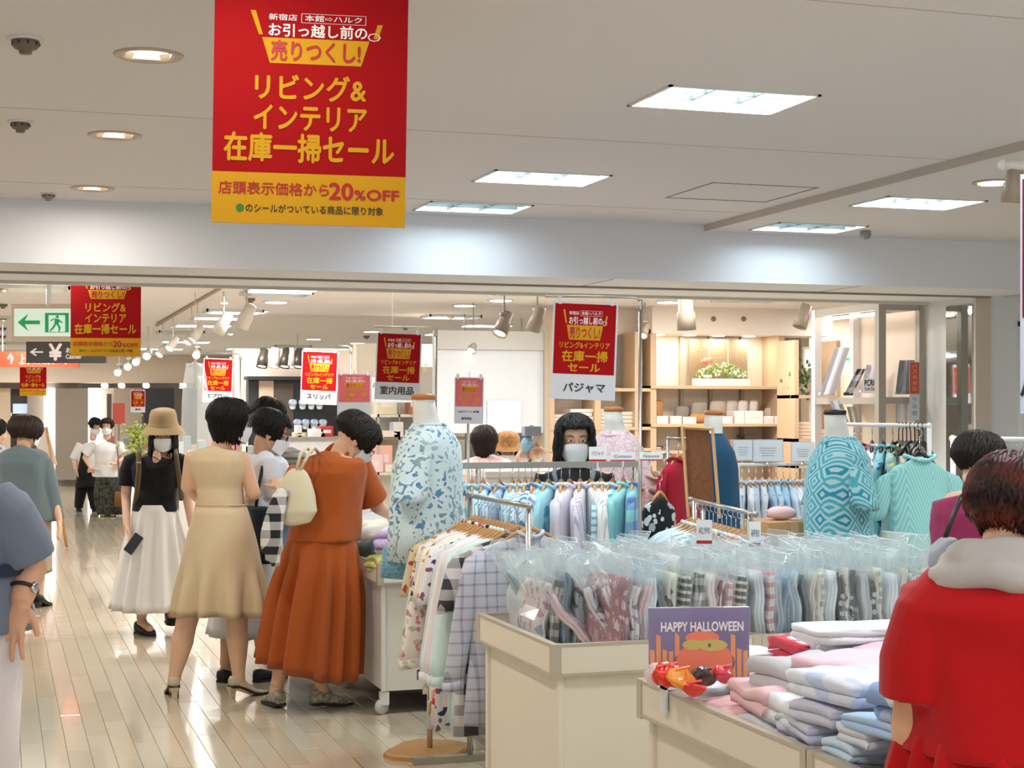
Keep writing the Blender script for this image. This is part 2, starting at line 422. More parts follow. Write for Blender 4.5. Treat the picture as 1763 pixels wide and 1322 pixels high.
for o in bpy.data.objects:
    if o.type == 'LIGHT' and o.name.startswith('panel_lamp') and o.location.y < 9.05: o.location.z += .085; o.data.size = .56; o.data.size_y = .36
    if o.type == 'LIGHT' and o.name.startswith('down_lamp'):
        o.data.shape = 'DISK'; o.data.size = .15
        if any(abs(o.location.x - u) < .01 and abs(o.location.y - v) < .01 for u, v in DOWN): o.location.z -= 0
for (u, v), lab in zip(DOWN, ('nearest round ceiling downlight at the upper left', 'middle round downlight of the left row', 'farthest round downlight of the left row before the beam')):
    t = thing('downlight', lab, 'ceiling lamp', (u, v, LZ))
    obj('ring', MB().lathe((u, v, LZ), [(.112, .0), (.112, -.003), (.108, -.006), (.092, -.007), (.086, -.002), (.08, .03), (.08, .06)], 32, open_=True), M('ring_tan', '#b8a795', rough=.4), t, True)
    obj('diffuser', MB().lathe((u, v, LZ), [(.080, .018), (.07, .016), (.01, .014)], 24), M('down_glow', '#fff3dc', emit=3.), t, True)
# further panels, some added to brighten the hall, and downlights beyond the beam
for i, (u, v) in enumerate(FARP):
    t = thing('ceiling_light', 'flush oblong ceiling lamp beyond the beam', 'ceiling lamp', (u, v, LZ), 'oblong lamps on the ceiling beyond the beam')
    mb = MB(); a, b, e = .325, .225, .02
    for q in ((-a, -b, a, -b + e), (-a, b - e, a, b), (-a, -b, -a + e, b), (a - e, -b, a, b)): mb.box((u + q[0], v + q[1], LZ - .034), (u + q[2], v + q[3], LZ))
    obj('frame', mb, FRM, t)
GLOW = M('lamp_glow', '#fff4e6', emit=9.); GLOWC = M('lamp_glow_cool', '#eafaff', emit=8.)
def fixture_px(px, py, L, W, mat, lab, grp, z=LZ):
    Y = FPX * (z - EYE) / (HY - py); p = G(px, Y, z)
    t = thing('ceiling_light', lab, 'ceiling lamp', p, grp)
    u, v = p.x, p.y
    obj('frame', MB().box((u - L / 2 - .02, v - W / 2 - .02, z - .012), (u + L / 2 + .02, v + W / 2 + .02, z)), FRM, t)
    obj('diffuser', MB().box((u - L / 2, v - W / 2, z - .018), (u + L / 2, v + W / 2, z - .012)), mat, t)
for q in ((487, 498, .6), (412, 535, .6), (378, 547, .6), (350, 560, .7), (320, 588, .75), (275, 600, .8), (475, 519, .0), (838, 560, .6), (650, 597, .8), (720, 603, .7), (770, 575, .6), (560, 600, .8), (505, 613, .9), (455, 622, 1.0), (700, 640, 1.2), (800, 525, 0), (770, 543, .5), (1150, 519, .0), (640, 570, .0), (615, 590, .0), (540, 583, 0), (862, 516, 0), (905, 610, .8), (850, 625, .9), (345, 636, .7), (230, 640, .8), (420, 600, .6)):
    if q[2]: fixture_px(q[0], q[1], q[2], .35, GLOWC, 'long bluish ceiling lamp seen at a low angle beyond the beam', 'bluish lamps on the far ceiling')
    else:
        Y = FPX * 1.15 / (HY - q[1]); p = G(q[0], Y, LZ); t = thing('downlight', 'small round ceiling lamp beyond the beam', 'ceiling lamp', p, 'round lamps on the far ceiling')
        obj('ring', MB().lathe(p, [(.14, 0), (.14, -.008), (.11, -.01), (.11, -.004)], 18), FRM, t, True)
        obj('diffuser', MB().lathe(p, [(.11, -.006), (.108, -.016), (.02, -.018)], 18), GLOW, t, True)
# detectors
DETM = M('detector_brown', '#6e6254', rough=.5)
def detector(px, py, r, lab, z=LZ, grp=None, mat=DETM):
    Y = FPX * (z - EYE) / (HY - py); p = G(px, Y, z)
    t = thing('heat_detector', lab, 'detector', p, grp)
    obj('rosette', MB().lathe(p, [(r * 1.3, 0), (r * 1.28, -r * .12), (r * 1.0, -r * .2)], 20), CEIL, t, True)
    mb = MB().lathe(p, [(r, -r * .18), (r * .98, -r * .55), (r * .8, -r * .78), (r * .5, -r * .85), (r * .45, -r * 1.15), (r * .1, -r * 1.18)], 20)
    obj('body', mb, mat, t, True)
    if r > .05 or Y > 12: return
    for k in range(9):
        a = k * 2 * math.pi / 9; c = p + V(math.cos(a), math.sin(a), 0) * r * .95 + V(0, 0, -r * .42)
        obj('vent', MB().ell(c, (r * .12, r * .12, r * .16), n=6, m=4), M('vent_dark', '#2e2822', rough=.6), t)
detector(44, 66, .042, 'brown heat detector at the top left, the nearest one'); detector(35, 209, .038, 'brown heat detector at the left, second from the camera')
detector(83, 333, .034, 'grey heat detector at the left close to the beam', mat=M('detector_grey', '#8b8a85', rough=.5))
for q in ((1498, 0),):
    pass
p = G(1490, 9.85, 2.62)
t = thing('ceiling_camera', 'small grey dome camera beside the right grid lamp', 'camera', p)
obj('mount', MB().lathe(p, [(.05, .08), (.05, .05), (.035, .04)], 14), CEIL, t, True); obj('dome', MB().ell(p + V(0, 0, .02), (.035, .035, .035)), M('detector_grey'), t, True)
for px, py in ((5, 492), (5, 522), (5, 545), (5, 563), (5, 577), (5, 589), (698, 561), (631, 577), (431, 512), (776, 542), (865, 573)):
    detector(px, py, .05, 'dark heat detector on the far ceiling', grp='detectors on the far ceiling')
# track spotlights
SPW = M('spot_white', '#cfc6bb', rough=.35); SPD = M('spot_dark', '#3a3229', rough=.4)
def spot(p, d, s=1., mat=None, lab='', grp=None, drop=.12, lit=True, up=True):
    p = Vector(p); t = thing('track_spotlight', lab, 'spotlight', p, grp); mat = mat or SPW
    d = Vector(d).normalized(); q = p + V(0, 0, -drop)
    top = V(p.x, p.y, LZ) if up else p
    obj('stem', MB().tube([top, q], .008 * s, 6).box(p - V(.03, .02, .02) * s, p + V(.03, .02, 0) * s), mat, t)
    fr = d.to_track_quat('Z', 'Y').to_matrix()
    mb = MB().lathe(q, [(.02 * s, -.09 * s), (.042 * s, -.08 * s), (.045 * s, -.01 * s), (.052 * s, .0), (.055 * s, .10 * s), (.050 * s, .10 * s), (.046 * s, .06 * s)], 16, fr=fr)
    obj('housing', mb, mat, t, True)
    if lit: obj('bulb', MB().lathe(q, [(.044 * s, .062 * s), (.043 * s, .088 * s), (.015 * s, .092 * s)], 14, fr=fr), GLOW, t, True)
def spot_px(px, py, Y, d, s=1., mat=None, lab='pale track spotlight', grp=None, **k):
    p = C(px, py, Y); spot(p, d, s, mat, lab, grp, **k)
def cdir(x, y, z): return RT * x + FW * y + UP * z
# track rail on the left beyond the beam
tr = thing('lighting_track', 'brown ceiling track running back from the beam at the left', 'track', C(394, 487, 14.5))
obj('rail', MB().tube([C(394, 487, 14.3), C(270, 560, 21.0)], .02, 6), M('track_tan', '#a08c74', rough=.5), tr)
for q in ((425, 505, 14.6, -.5, .2, -1, 1.25), (385, 520, 15.4, -.6, 0, -1, 1.2), (340, 540, 17., -.6, -.3, -1, 1.), (330, 548, 17.8, -.5, -.5, -.9, 1.), (298, 562, 19.2, -.4, -.6, -.8, 1.), (280, 575, 20.5, -.4, -.6, -.8, 1.), (255, 583, 22., 0, -1, -.5, 1.1)):
    spot_px(q[0], q[1], q[2], cdir(q[3], q[4], q[5]), q[6], SPW, 'pale spotlight hanging from the brown track at the left', 'spotlights on the left track', drop=.2)
for q in ((868, 538, 10.9, -.4, -.5, -1, .95, 'taupe spotlight with a lit lens, left of the pajama sign'), (925, 530, 11.2, -.35, .3, -1, .95, 'taupe spotlight just left of the pajama sign')):
    spot_px(q[0], q[1], q[2], cdir(*q[3:6]), q[6], M('spot_taupe', '#9a8c7c', rough=.4), q[7], drop=.07)
spot_px(1181, 525, 12.4, cdir(.05, .1, -1), 1.35, M('spot_taupe', '#9a8c7c'), 'taupe spotlight above the wooden shelves', drop=.06, lit=False)
spot_px(1383, 532, 13.2, cdir(-.35, -.2, -1), 1.1, M('spot_taupe'), 'taupe spotlight right of the wooden shelves', drop=.05, lit=False)
for q in ((815, 585, 17), (800, 622, 19), (865, 618, 20), (898, 618, 20), (1110, 560, 17)):
    spot_px(q[0], q[1] - 8, q[2], cdir(-.3, -.6, -.8), .9, M('spot_taupe'), 'taupe spotlight on the ceiling in the middle distance', 'spotlights in the middle distance', drop=.1)
for q in ((183, 655), (212, 655), (254, 655), (298, 640), (317, 655), (100, 642), (92, 650), (315, 663), (410, 655), (428, 655), (398, 560), (222, 620), (236, 612), (302, 645), (454, 640), (472, 640), (500, 642), (512, 625), (28, 705), (39, 703), (54, 706), (62, 704), (340, 600), (205, 630)):
    spot_px(q[0], q[1] - 4, 33.4 if q[1] > 634 else 24, cdir(0, -1, -.45), 1.5 if q[1] > 634 else 1.1, SPW, 'bright spotlight facing the aisle far away', 'bright spotlights far away', drop=.1, up=q[1] < 634)
# ================================================================== DISPLAY TABLES
CREAM = M('laminate_cream', '#e6dcc8', rough=.45)
CREAM2 = M('laminate_pale', '#e4e1d6', rough=.4)
ALU = M('alu_edge', '#c4bba8', rough=.35, metal=.3)
def gondola(name, lab, u0, u1, v0, v1, zt, zr=.105, body=CREAM, wheels=False, inset=.035, zb=.0, grp=None):
    t = thing(name, lab, 'display table', (u0, v0, 0), grp)
    e = .012; zc = zt - zr
    obj('deck', MB().box((u0 + .01, v0 + .01, zt - .07), (u1 - .01, v1 - .01, zt - .055)), body, t)
    for a in ((u0, v0, u1, v0 + .018), (u0, v1 - .018, u1, v1), (u0, v0 + .018, u0 + .018, v1 - .018), (u1 - .018, v0 + .018, u1, v1 - .018)):
        obj('rim_panel', MB().box((a[0], a[1], zc + .006), (a[2], a[3], zt - .006)), body, t)
    for z in (zt, zc + .008):
        for a in ((u0 - .003, v0 - .003, u1 + .003, v0 + .022), (u0 - .003, v1 - .022, u1 + .003, v1 + .003), (u0 - .003, v0 + .022, u0 + .022, v1 - .022), (u1 - .022, v0 + .022, u1 + .003, v1 - .022)):
            obj('edge_strip', MB().box((a[0], a[1], z - .009), (a[2], a[3], z)), ALU, t)
    for x, y in ((u0, v0), (u1, v0), (u0, v1), (u1, v1)):
        sx = 1 if x == u0 else -1; sy = 1 if y == v0 else -1
        obj('corner_strip', MB().box((min(x - .004 * sx, x + .028 * sx), min(y - .004 * sy, y + .028 * sy), zc - .006), (max(x - .004 * sx, x + .028 * sx), max(y - .004 * sy, y + .028 * sy), zt + .001)), ALU, t)
    i = inset; z0 = .12 if wheels else .02
    for a in ((u0 + i, v0 + i, u1 - i, v0 + i + .018), (u0 + i, v1 - i - .018, u1 - i, v1 - i), (u0 + i, v0 + i + .02, u0 + i + .018, v1 - i - .02), (u1 - i - .018, v0 + i + .02, u1 - i, v1 - i - .02)):
        obj('side_panel', MB().box((a[0], a[1], z0), (a[2], a[3], zc - .004)), body, t)
    for x, y in ((u0 + i, v0 + i), (u1 - i, v0 + i), (u0 + i, v1 - i), (u1 - i, v1 - i)):
        obj('corner_post', MB().cbox((x - .012, y - .012, z0), (x + .012, y + .012, zc - .002), .003), body if body is CREAM else WMET, t)
    obj('plinth', MB().box((u0 + .08, v0 + .08, .0 if not wheels else .1), (u1 - .08, v1 - .08, .12)), M('plinth_dark', '#3c372f', rough=.8), t)
    if wheels:
        for x, y in ((u0 + .05, v0 + .05), (u1 - .05, v0 + .05), (u0 + .05, v1 - .05), (u1 - .05, v1 - .05)):
            fr = Matrix.Rotation(math.pi / 2, 3, 'X') @ Matrix.Rotation(.6, 3, 'Y')
            c = obj('caster', MB().lathe((x - .02, y, .04), [(.012, -.016), (.036, -.016), (.04, -.010), (.04, .010), (.036, .016), (.012, .016)], 18, fr=fr), M('caster_grey', '#c9c6bd', rough=.4), t, True)
            obj('bracket', MB().box((x - .03, y - .02, .05), (x + .015, y + .02, .115)), WMET, c)
    return t
TZ = .78
gondola('display_table', 'cream display table heaped with bagged pajamas, left one of the pair', 1.735, 2.488, 4.96, 5.83, TZ)
gondola('display_table', 'cream display table of bagged pajamas, right one behind the towels', 2.495, 3.25, 4.96, 5.83, TZ)
gondola('display_table', 'cream towel table in the foreground with the purple card on it', 1.75, 2.51, 3.255, 4.262, TZ)
gondola('display_table', 'cream towel table end nearest the camera, beside the woman in red', 1.75, 2.51, 2.93, 3.250, TZ)
gondola('display_table', 'white wheeled display table beside the woman in rust dress', 1.83, 2.62, 7.919, 8.85, .775, body=CREAM2, wheels=True)
gondola('display_table', 'white wheeled display table behind the first wheeled one', 1.83, 2.62, 8.87, 9.85, .775, body=CREAM2, wheels=True)
# ================================================================== SIGNS
RED = M('sign_red', '#a00a10', rough=.75, spec=.15); YEL = M('sign_yellow', '#cf9a20', rough=.75, spec=.15); TWHITE = M('print_white', '#f3e9e6', rough=.5)
SWH = M('sign_white', '#d3d7dc', rough=.4); BLK = M('print_black', '#1b1b1e', rough=.5); DRED = M('print_red', '#b21217', rough=.5); GRN = M('print_green', '#2f7d2a', rough=.5)
PINKR = M('sign_pink', '#d9606c', rough=.4)
def signP(o, ax, dn, w, h):
    nrm = ax.cross(dn).normalized()
    if nrm.dot(FW) > 0: nrm = -nrm
    return lambda x, y, off=0.: o + ax * (x * w) + dn * (y * h) + nrm * off
def basket(rm, P, x0, x1, y0, y1, yel, wht, red, top=True):
    """the yellow tub with the words in it; coordinates are fractions of the sign"""
    W = x1 - x0; H = y1 - y0
    q = lambda a, b, off=.0012: P(x0 + a * W, y0 + b * H, off)
    yel.quad(q(.07, .50), q(.13, .98), q(.82, .98), q(.88, .50))
    yel.quad(q(-.02, .0), q(.02, .0), q(.075, .45), q(.045, .45)); yel.quad(q(.94, .18), q(.98, .18), q(.945, .45), q(.91, .45))
    put_text(red, '売りつくし!', P, x0 + .14 * W, x0 + .81 * W, y0 + .55 * H, y0 + .93 * H, .028, off=.0026)
    if top:
        put_text(wht, '新宿店', P, x0 + .12 * W, x0 + .33 * W, y0 + .05 * H, y0 + .17 * H, .01, off=.0018)
        put_text(wht, '本館⇨ハルク', P, x0 + .39 * W, x0 + .82 * W, y0 + .05 * H, y0 + .17 * H, .01, off=.0018)
    put_text(wht, 'お引っ越し前の', P, x0 + .12 * W, x0 + .86 * W, y0 + .23 * H, y0 + .47 * H, .02, off=.0018)
    # outlined pill and pointing hand
    for a, b, c, d in ((.365, .025, .85, .032), (.365, .195, .85, .202), (.362, .03, .366, .2), (.848, .03, .852, .2)): wht.quad(q(a, b), q(c, b), q(c, d), q(a, d))
    for k in range(8):
        a0, a1 = k * math.pi / 4, (k + 1) * math.pi / 4; r0, r1 = .040, .050
        wht.quad(q(.915 + r0 * math.cos(a0), .42 + r0 * 1.6 * math.sin(a0)), q(.915 + r1 * math.cos(a0), .42 + r1 * 1.6 * math.sin(a0)), q(.915 + r1 * math.cos(a1), .42 + r1 * 1.6 * math.sin(a1)), q(.915 + r0 * math.cos(a1), .42 + r0 * 1.6 * math.sin(a1)))
def banner(lab, tl, ax, dn, w, h, full=True, grp=None, ceil=None):
    o = tl; P = signP(o, ax, dn, w, h); t = thing('sale_banner', lab, 'banner', tuple(o), grp)
    n = (P(0, 0, 1) - P(0, 0, 0))
    obj('panel', MB().slab(P(0, 0), P(0, 1), P(1, 1), P(1, 0), -n, .003), RED, t)
    obj('yellow_field', MB().quad(P(0, .806, .0008), P(0, 1, .0008), P(1, 1, .0008), P(1, .806, .0008)), YEL, t)
    yl, wh, rd, bk, gr = MB(), MB(), MB(), MB(), MB()
    basket(None, P, .197, .882, .190, .392, yl, wh, rd)
    for s, x0, x1, y0, y1, b in (('リビング&', .215, .785, .430, .526, .024), ('インテリア', .21, .79, .548, .640, .024), ('在庫一掃セール', .06, .935, .656, .762, .028)):
        put_text(yl, s, P, x0, x1, y0, y1, b)
    put_text(rd, '店頭表示価格から', P, .035, .60, .842, .890, .014, off=.002); put_text(rd, '20', P, .605, .725, .838, .900, .03, off=.002); put_text(rd, '%', P, .735, .79, .862, .900, .02, off=.002); put_text(rd, 'OFF', P, .80, .965, .860, .900, .03, off=.002)
    put_text(bk, 'のシールがついている商品に限り対象', P, .175, .885, .925, .957, .01, off=.002)
    gr.add([P(.145 + .021 * math.cos(a), .942 + .0155 * math.sin(a), .002) for a in [k * math.pi / 8 for k in range(16)]], [tuple(range(16))])
    for nme, m, mt in (('yellow_lettering', yl, YEL), ('white_lettering', wh, TWHITE), ('red_lettering', rd, DRED), ('black_lettering', bk, BLK), ('green_dot', gr, GRN)): obj(nme, m, mt, t)
    mb = MB()
    for x in (.15, .85): mb = MB().tube([P(x, 0), V(*P(x, 0).xy, ceil or LZ)], .0015, 4); obj('hanging_wire', mb, MET, t)
    return t
D2 = V(1, 0, 0)
def tl_of(px, py, Y): return C(px, py, Y)
def roll(ax, deg):
    a = math.radians(deg); hx = ax.normalized(); dn = V(0, 0, -1)
    return (hx * math.cos(a) + dn * math.sin(a)), (dn * math.cos(a) - hx * math.sin(a))
bw = .48; Yb = bw * FPX / 333.
ax, dn = roll((RT * .97 + FW * .12), .9)
o_ = C(371, -72, Yb)
banner('large red and yellow sale banner hanging in the foreground, cut by the top edge', o_, ax, dn, bw, .655)
Y2 = bw * FPX / 121.; ax, dn = roll(RT, .3); banner('smaller red sale banner behind the beam, above the cashier sign', C(122, 452, Y2), ax, dn, bw, .638)
Y3 = bw * FPX / 46.; banner('tiny red sale banner far back at the left over the aisle', C(34, 618, Y3), RT, V(0, 0, -1), bw, .66)
def stand_sign(lab, px, py, w_px, h_px, Y, cat, txt, style='a', pole=None, deg=2.2, split=.74, redm=RED, alpha=None):
    w = w_px / FPX * Y; h = h_px / FPX * Y; ax, dn = roll(RT, deg); o = C(px, py, Y); P = signP(o, ax, dn, w, h)
    t = thing('hanging_sign', lab, 'sign', tuple(o)); n = P(0, 0, 1) - P(0, 0, 0)
    obj('panel', MB().slab(P(0, 0), P(0, 1), P(1, 1), P(1, 0), -n, .003), SWH, t)
    m_ = .03; obj('red_field', MB().quad(P(m_, .02, .0008), P(m_, split, .0008), P(1 - m_, split, .0008), P(1 - m_, .02, .0008)), redm, t)
    yl, wh, rd, bk = MB(), MB(), MB(), MB()
    s = split / .74
    basket(None, P, .17, .86, .08 * s, .395 * s, yl, wh, rd)
    put_text(yl, 'リビング&インテリア', P, .12, .89, .41 * s, .475 * s, .02, off=.002)
    put_text(yl, '在庫一掃', P, .16, .86, .50 * s, .61 * s, .022, off=.002); put_text(yl, 'セール', P, .26, .75, .63 * s, .71 * s, .04, off=.002)
    if txt:
        for q in txt: put_text(bk, q[0], P, q[1], q[2], q[3], q[4], .022, off=.002)
    for nme, m, mt in (('yellow_lettering', yl, YEL), ('white_lettering', wh, TWHITE), ('red_lettering', rd, DRED), ('black_lettering', bk, BLK)):
        if m.f: obj(nme, m, mt, t)
    if lab.startswith('washed') or lab.startswith('tiny red sale sign'): obj('cord', MB().tube([P(.5, 0), V(P(.5, 0).x, P(.5, 0).y, LZ if Y > 12 else P(.5, 0).z + .03)], .002, 4), MET, t)
    for x in (.1, .9):
        obj('clip', MB().box((-.008, -.006, -.012), (.008, .006, .02), fr=Matrix.Translation(P(x, 0, 0))), M('clip_clear', '#dfe6ea', rough=.2), t)
    return t, P
def sign_pole(lab, px, py_top, py_bot, Y, x_left, r=.006, z0=None, dy=4):
    """upright with a short curved arm reaching left over the sign"""
    b = C(px, py_bot, Y)
    if z0 is not None: b.z = z0
    top = C(px, py_top, Y); t = thing('sign_pole', lab, 'sign stand', tuple(b))
    pts = [top + V(0, 0, -.03)]
    for k in range(5):
        a = k / 4 * math.pi / 2; pts.append(top + V(0, 0, -.03) + RT * (-.03 * (1 - math.cos(a))) + UP * (.03 * math.sin(a)))
    L = (px - x_left) / FPX * Y; pts.append(top - RT * L + UP * .006)
    obj('upright', MB().tube([b, top + V(0, 0, -.03)], r * 1.5, 8), MET, t, True)
    obj('arm', MB().tube(pts, r, 8), MET, t, True)
    obj('joint', MB().lathe(top + V(0, 0, -.06), [(r * 1.9, 0), (r * 2.2, .01), (r * 2.2, .04), (r * 1.7, .05)], 10), MET, t, True)
    obj('foot', MB().lathe(b, [(.11, 0), (.11, .006), (.02, .014)], 20) if z0 == 0 else MB().cbox((b.x - .02, b.y - .02, b.z - .01), (b.x + .02, b.y + .02, b.z + .03)), MET, t, True)
    return t
stand_sign('red and white A3 sale sign reading pajamas above the pajama rack', 953, 518, 112, 168, 7.2, 's', [('パジャマ', .20, .84, .83, .925)])
sign_pole('chrome pole with a bent arm at the biggest stand sign', 1102, 512, 1000, 7.21, 938, z0=0)
stand_sign('second largest sale sign, reading 室内用品', 649, 571, 78, 116, 10.5, 's', [('室内用品', .12, .86, .80, .92)])
sign_pole('chrome pole with a bent arm beside the 室内用品 sign', 751, 564, 1000, 10.52, 645, z0=0)
stand_sign('middle-distance sale sign reading スリッパ over the slipper wall', 520, 603, 63, 92, 13.2, 's', [('スリッパ', .18, .83, .80, .90)])
sign_pole('thin pole with a hooked arm beside the スリッパ sign', 604, 596, 1000, 13.25, 582, z0=0)
stand_sign('smaller sale sign reading エプロン above the beige dress woman', 351, 616, 51, 76, 16.3, 's', [('エプロン', .14, .84, .80, .90)])
sign_pole('thin pole with a bent arm at the エプロン sign', 414, 609, 1000, 16.4, 355, z0=0)
stand_sign('tiny red sale sign with white foot over the far stalls, beside the bucket hat', 225, 672, 25, 38, 30., 's', [('寝具', .3, .7, .82, .9)], deg=0)
stand_sign('washed-out pink sale sign in a clear stand, left of the rust dress woman head', 581, 643, 58, 84, 11.2, 's', [('バスマット各種', .22, .8, .78, .82), ('¥990', .4, .7, .86, .92)], split=.58, redm=PINKR, deg=.5)
stand_sign('washed-out pink sale sign in a clear stand behind the floral mannequin', 783, 649, 50, 80, 10.2, 's', [('Bathマット各種', .15, .85, .72, .76), ('¥990', .25, .6, .86, .92)], split=.63, redm=PINKR, deg=1)
sign_pole('thin stand pole under the pink bath mat sign', 806, 655, 1000, 10.212, 800, z0=0)
sign_pole('thin stand pole under the other pink sign', 600, 650, 1000, 11.212, 595, z0=0)
# bath sundries sign, mostly hidden
P = signP(C(640, 650, 11.6), RT, V(0, 0, -1), .3, .18); t = thing('hanging_sign', 'cream card reading バス小物 peeping out under the 室内用品 sign', 'sign', tuple(P(0, 0)))
obj('panel', MB().slab(P(0, 0), P(0, 1), P(1, 1), P(1, 0), FW, .003), SWH, t); tb = MB(); put_text(tb, 'バス小物', P, .02, .60, .18, .42, .02); obj('lettering', tb, BLK, t); obj('cord', MB().tube([P(.5, 0), V(P(.5, 0).x, P(.5, 0).y, LZ)], .002, 4), MET, t)
# exit sign, cashier sign, orange floor guide
GRNS = M('exit_green', '#0f9355', rough=.4, emit=.25); EXW = M('exit_face', '#cfe5da', emit=.3)
Ye = 14.6; P = signP(C(22, 528, Ye), RT, V(0, 0, -1), 1.0 / 1, 54 / FPX * Ye); we = 124 / FPX * Ye
P = signP(C(22, 528, Ye), RT, V(0, 0, -1), we, 54 / FPX * Ye)
t = thing('exit_sign', 'green and white lit exit sign with running figure and left arrow', 'sign', tuple(P(0, 0)))
obj('casing', MB().slab(P(-.02, -.09), P(-.02, 1.09), P(1.02, 1.09), P(1.02, -.09), FW, .12), M('exit_case', '#c9b9a4', rough=.5), t)
obj('face', MB().slab(P(0.02, .06, .004), P(.02, .94, .004), P(.98, .94, .004), P(.98, .06, .004), FW, .004), EXW, t)
def shape(P, polys, name, mat, t, off=.006):
    mb = MB()
    for pl in polys: mb.add([P(x, y, off) for x, y in pl], [tuple(range(len(pl)))])
    return obj(name, mb, mat, t)
shape(P, [[(.07, .5), (.22, .22), (.17, .44), (.38, .44), (.38, .56), (.17, .56), (.22, .78)]], 'arrow', GRNS, t)
shape(P, [[(.45, .2), (.78, .2), (.78, .82), (.45, .82)]], 'door_symbol', GRNS, t)
shape(P, [[(.50, .27), (.73, .27), (.73, .8), (.50, .8)]], 'door_opening', EXW, t, .007)
shape(P, [[(.60, .28), (.64, .28), (.645, .36), (.60, .36)], [(.585, .37), (.65, .4), (.64, .58), (.58, .55)], [(.58, .55), (.61, .57), (.57, .7), (.53, .79), (.51, .77), (.55, .66)], [(.61, .56), (.645, .57), (.67, .66), (.655, .79), (.635, .79), (.64, .68)], [(.64, .4), (.70, .5), (.69, .53), (.63, .46)], [(.59, .38), (.54, .46), (.52, .44), (.57, .37)]], 'running_figure', GRNS, t, .008)
obj('bracket', MB().box((P(.5, 0).x - .02, P(.5, 0).y - .0, P(.5, 0).z), (P(.5, 0).x + .02, P(.5, 0).y + .06, LZ)), FRM, t)
Yc = 17.; wc = 137 / FPX * Yc; P = signP(C(45, 587, Yc), RT, V(0, 0, -1), wc, 38 / FPX * Yc)
t = thing('cashier_sign', 'dark grey hanging sign with ¥, an arrow and Cashier', 'sign', tuple(P(0, 0)))
obj('panel', MB().slab(P(0, 0), P(0, 1), P(1, 1), P(1, 0), FW, .05), M('sign_dark', '#3d3c3c', rough=.5), t)
tb = MB(); put_text(tb, '¥', P, .29, .445, .14, .86, .05); put_text(tb, 'お会計', P, .50, .77, .3, .53, .02); put_text(tb, 'Cashier', P, .50, .70, .60, .80, .02); put_text(tb, '←', P, .05, .21, .33, .67, .02)
obj('lettering', tb, TWHITE, t)
for x in (.1, .9): obj('rod', MB().tube([P(x, 0), V(P(x, 0).x, P(x, 0).y, LZ)], .006, 6), FRM, t)
Yo = 20.; wo = 145 / FPX * Yo; P = signP(C(-10, 605, Yo), RT, V(0, 0, -1), wo, 27 / FPX * Yo)
t = thing('floor_guide_sign', 'orange-red hanging sign with a white up arrow, partly behind the cashier sign', 'sign', tuple(P(0, 0)))
obj('panel', MB().slab(P(0, 0), P(0, 1), P(1, 1), P(1, 0), FW, .06), M('sign_orange', '#c8442a', rough=.45, emit=.1), t)
tb = MB(); put_text(tb, '↑', P, .16, .23, .14, .82, .05); put_text(tb, '上りエスカレーター', P, .30, .97, .2, .8, .03); obj('lettering', tb, TWHITE, t)
for x in (.1, .9): obj('rod', MB().tube([P(x, 0), V(P(x, 0).x, P(x, 0).y, LZ)], .006, 6), FRM, t)
# big sign cut by the right edge
Yr = 4.0; P = signP(C(1757, 300, Yr), RT, V(0, 0, -1), .3, 412 / FPX * Yr)
t = thing('sale_poster', 'red and white sale poster cut off by the right edge', 'sign', tuple(P(0, 0)))
obj('panel', MB().slab(P(0, 0), P(0, 1), P(1, 1), P(1, 0), FW, .004), M('poster_white', '#d3dcf0', rough=.4), t); obj('red_field', MB().quad(P(.016, .02, .001), P(.016, .60, .001), P(.98, .60, .001), P(.98, .02, .001)), RED, t)
tb = MB(); put_text(tb, 'バスローブ', P, .0, .95, .80, .93, .04); obj('lettering', tb, BLK, t)
obj('cord', MB().tube([P(.5, 0), V(P(.5, 0).x, P(.5, 0).y, LZ2)], .002, 4), MET, t)
# track and spot at the right edge
p = C(1735, 290, 5.2); t = thing('lighting_track', 'short white ceiling track at the right edge', 'track', tuple(p)); obj('rail', MB().tube([C(1727, 284, 5.2), C(1830, 288, 5.1)], .016, 8).ell(C(1727, 284, 5.2), (.018,) * 3), WMET, t, True); obj('canopy', MB().lathe(V(C(1780, 285, 5.15).x, C(1780, 285, 5.15).y, C(1780, 285, 5.15).z), [(.01, 0), (.01, LZ2 - C(1780, 285, 5.15).z)], 8), WMET, t)
spot_px(1745, 296, 5.2, cdir(-.12, .1, -1), .62, M('spot_taupe'), 'tan spotlight at the right edge of the ceiling', drop=.04, up=False)
Yq = FPX * 1.11 / (707 - 313); p = G(1712, Yq, LZ2); t = thing('downlight', 'warm round downlight at the right edge of the ceiling', 'ceiling lamp', tuple(p))
obj('ring', MB().lathe(p, [(.105, 0), (.105, -.006), (.085, -.008), (.082, -.004)], 24), M('ring_tan'), t, True); obj('diffuser', MB().lathe(p, [(.08, -.005), (.078, -.011), (.01, -.012)], 24), M('warm_glow', '#ffd9b0', emit=2.5), t, True)
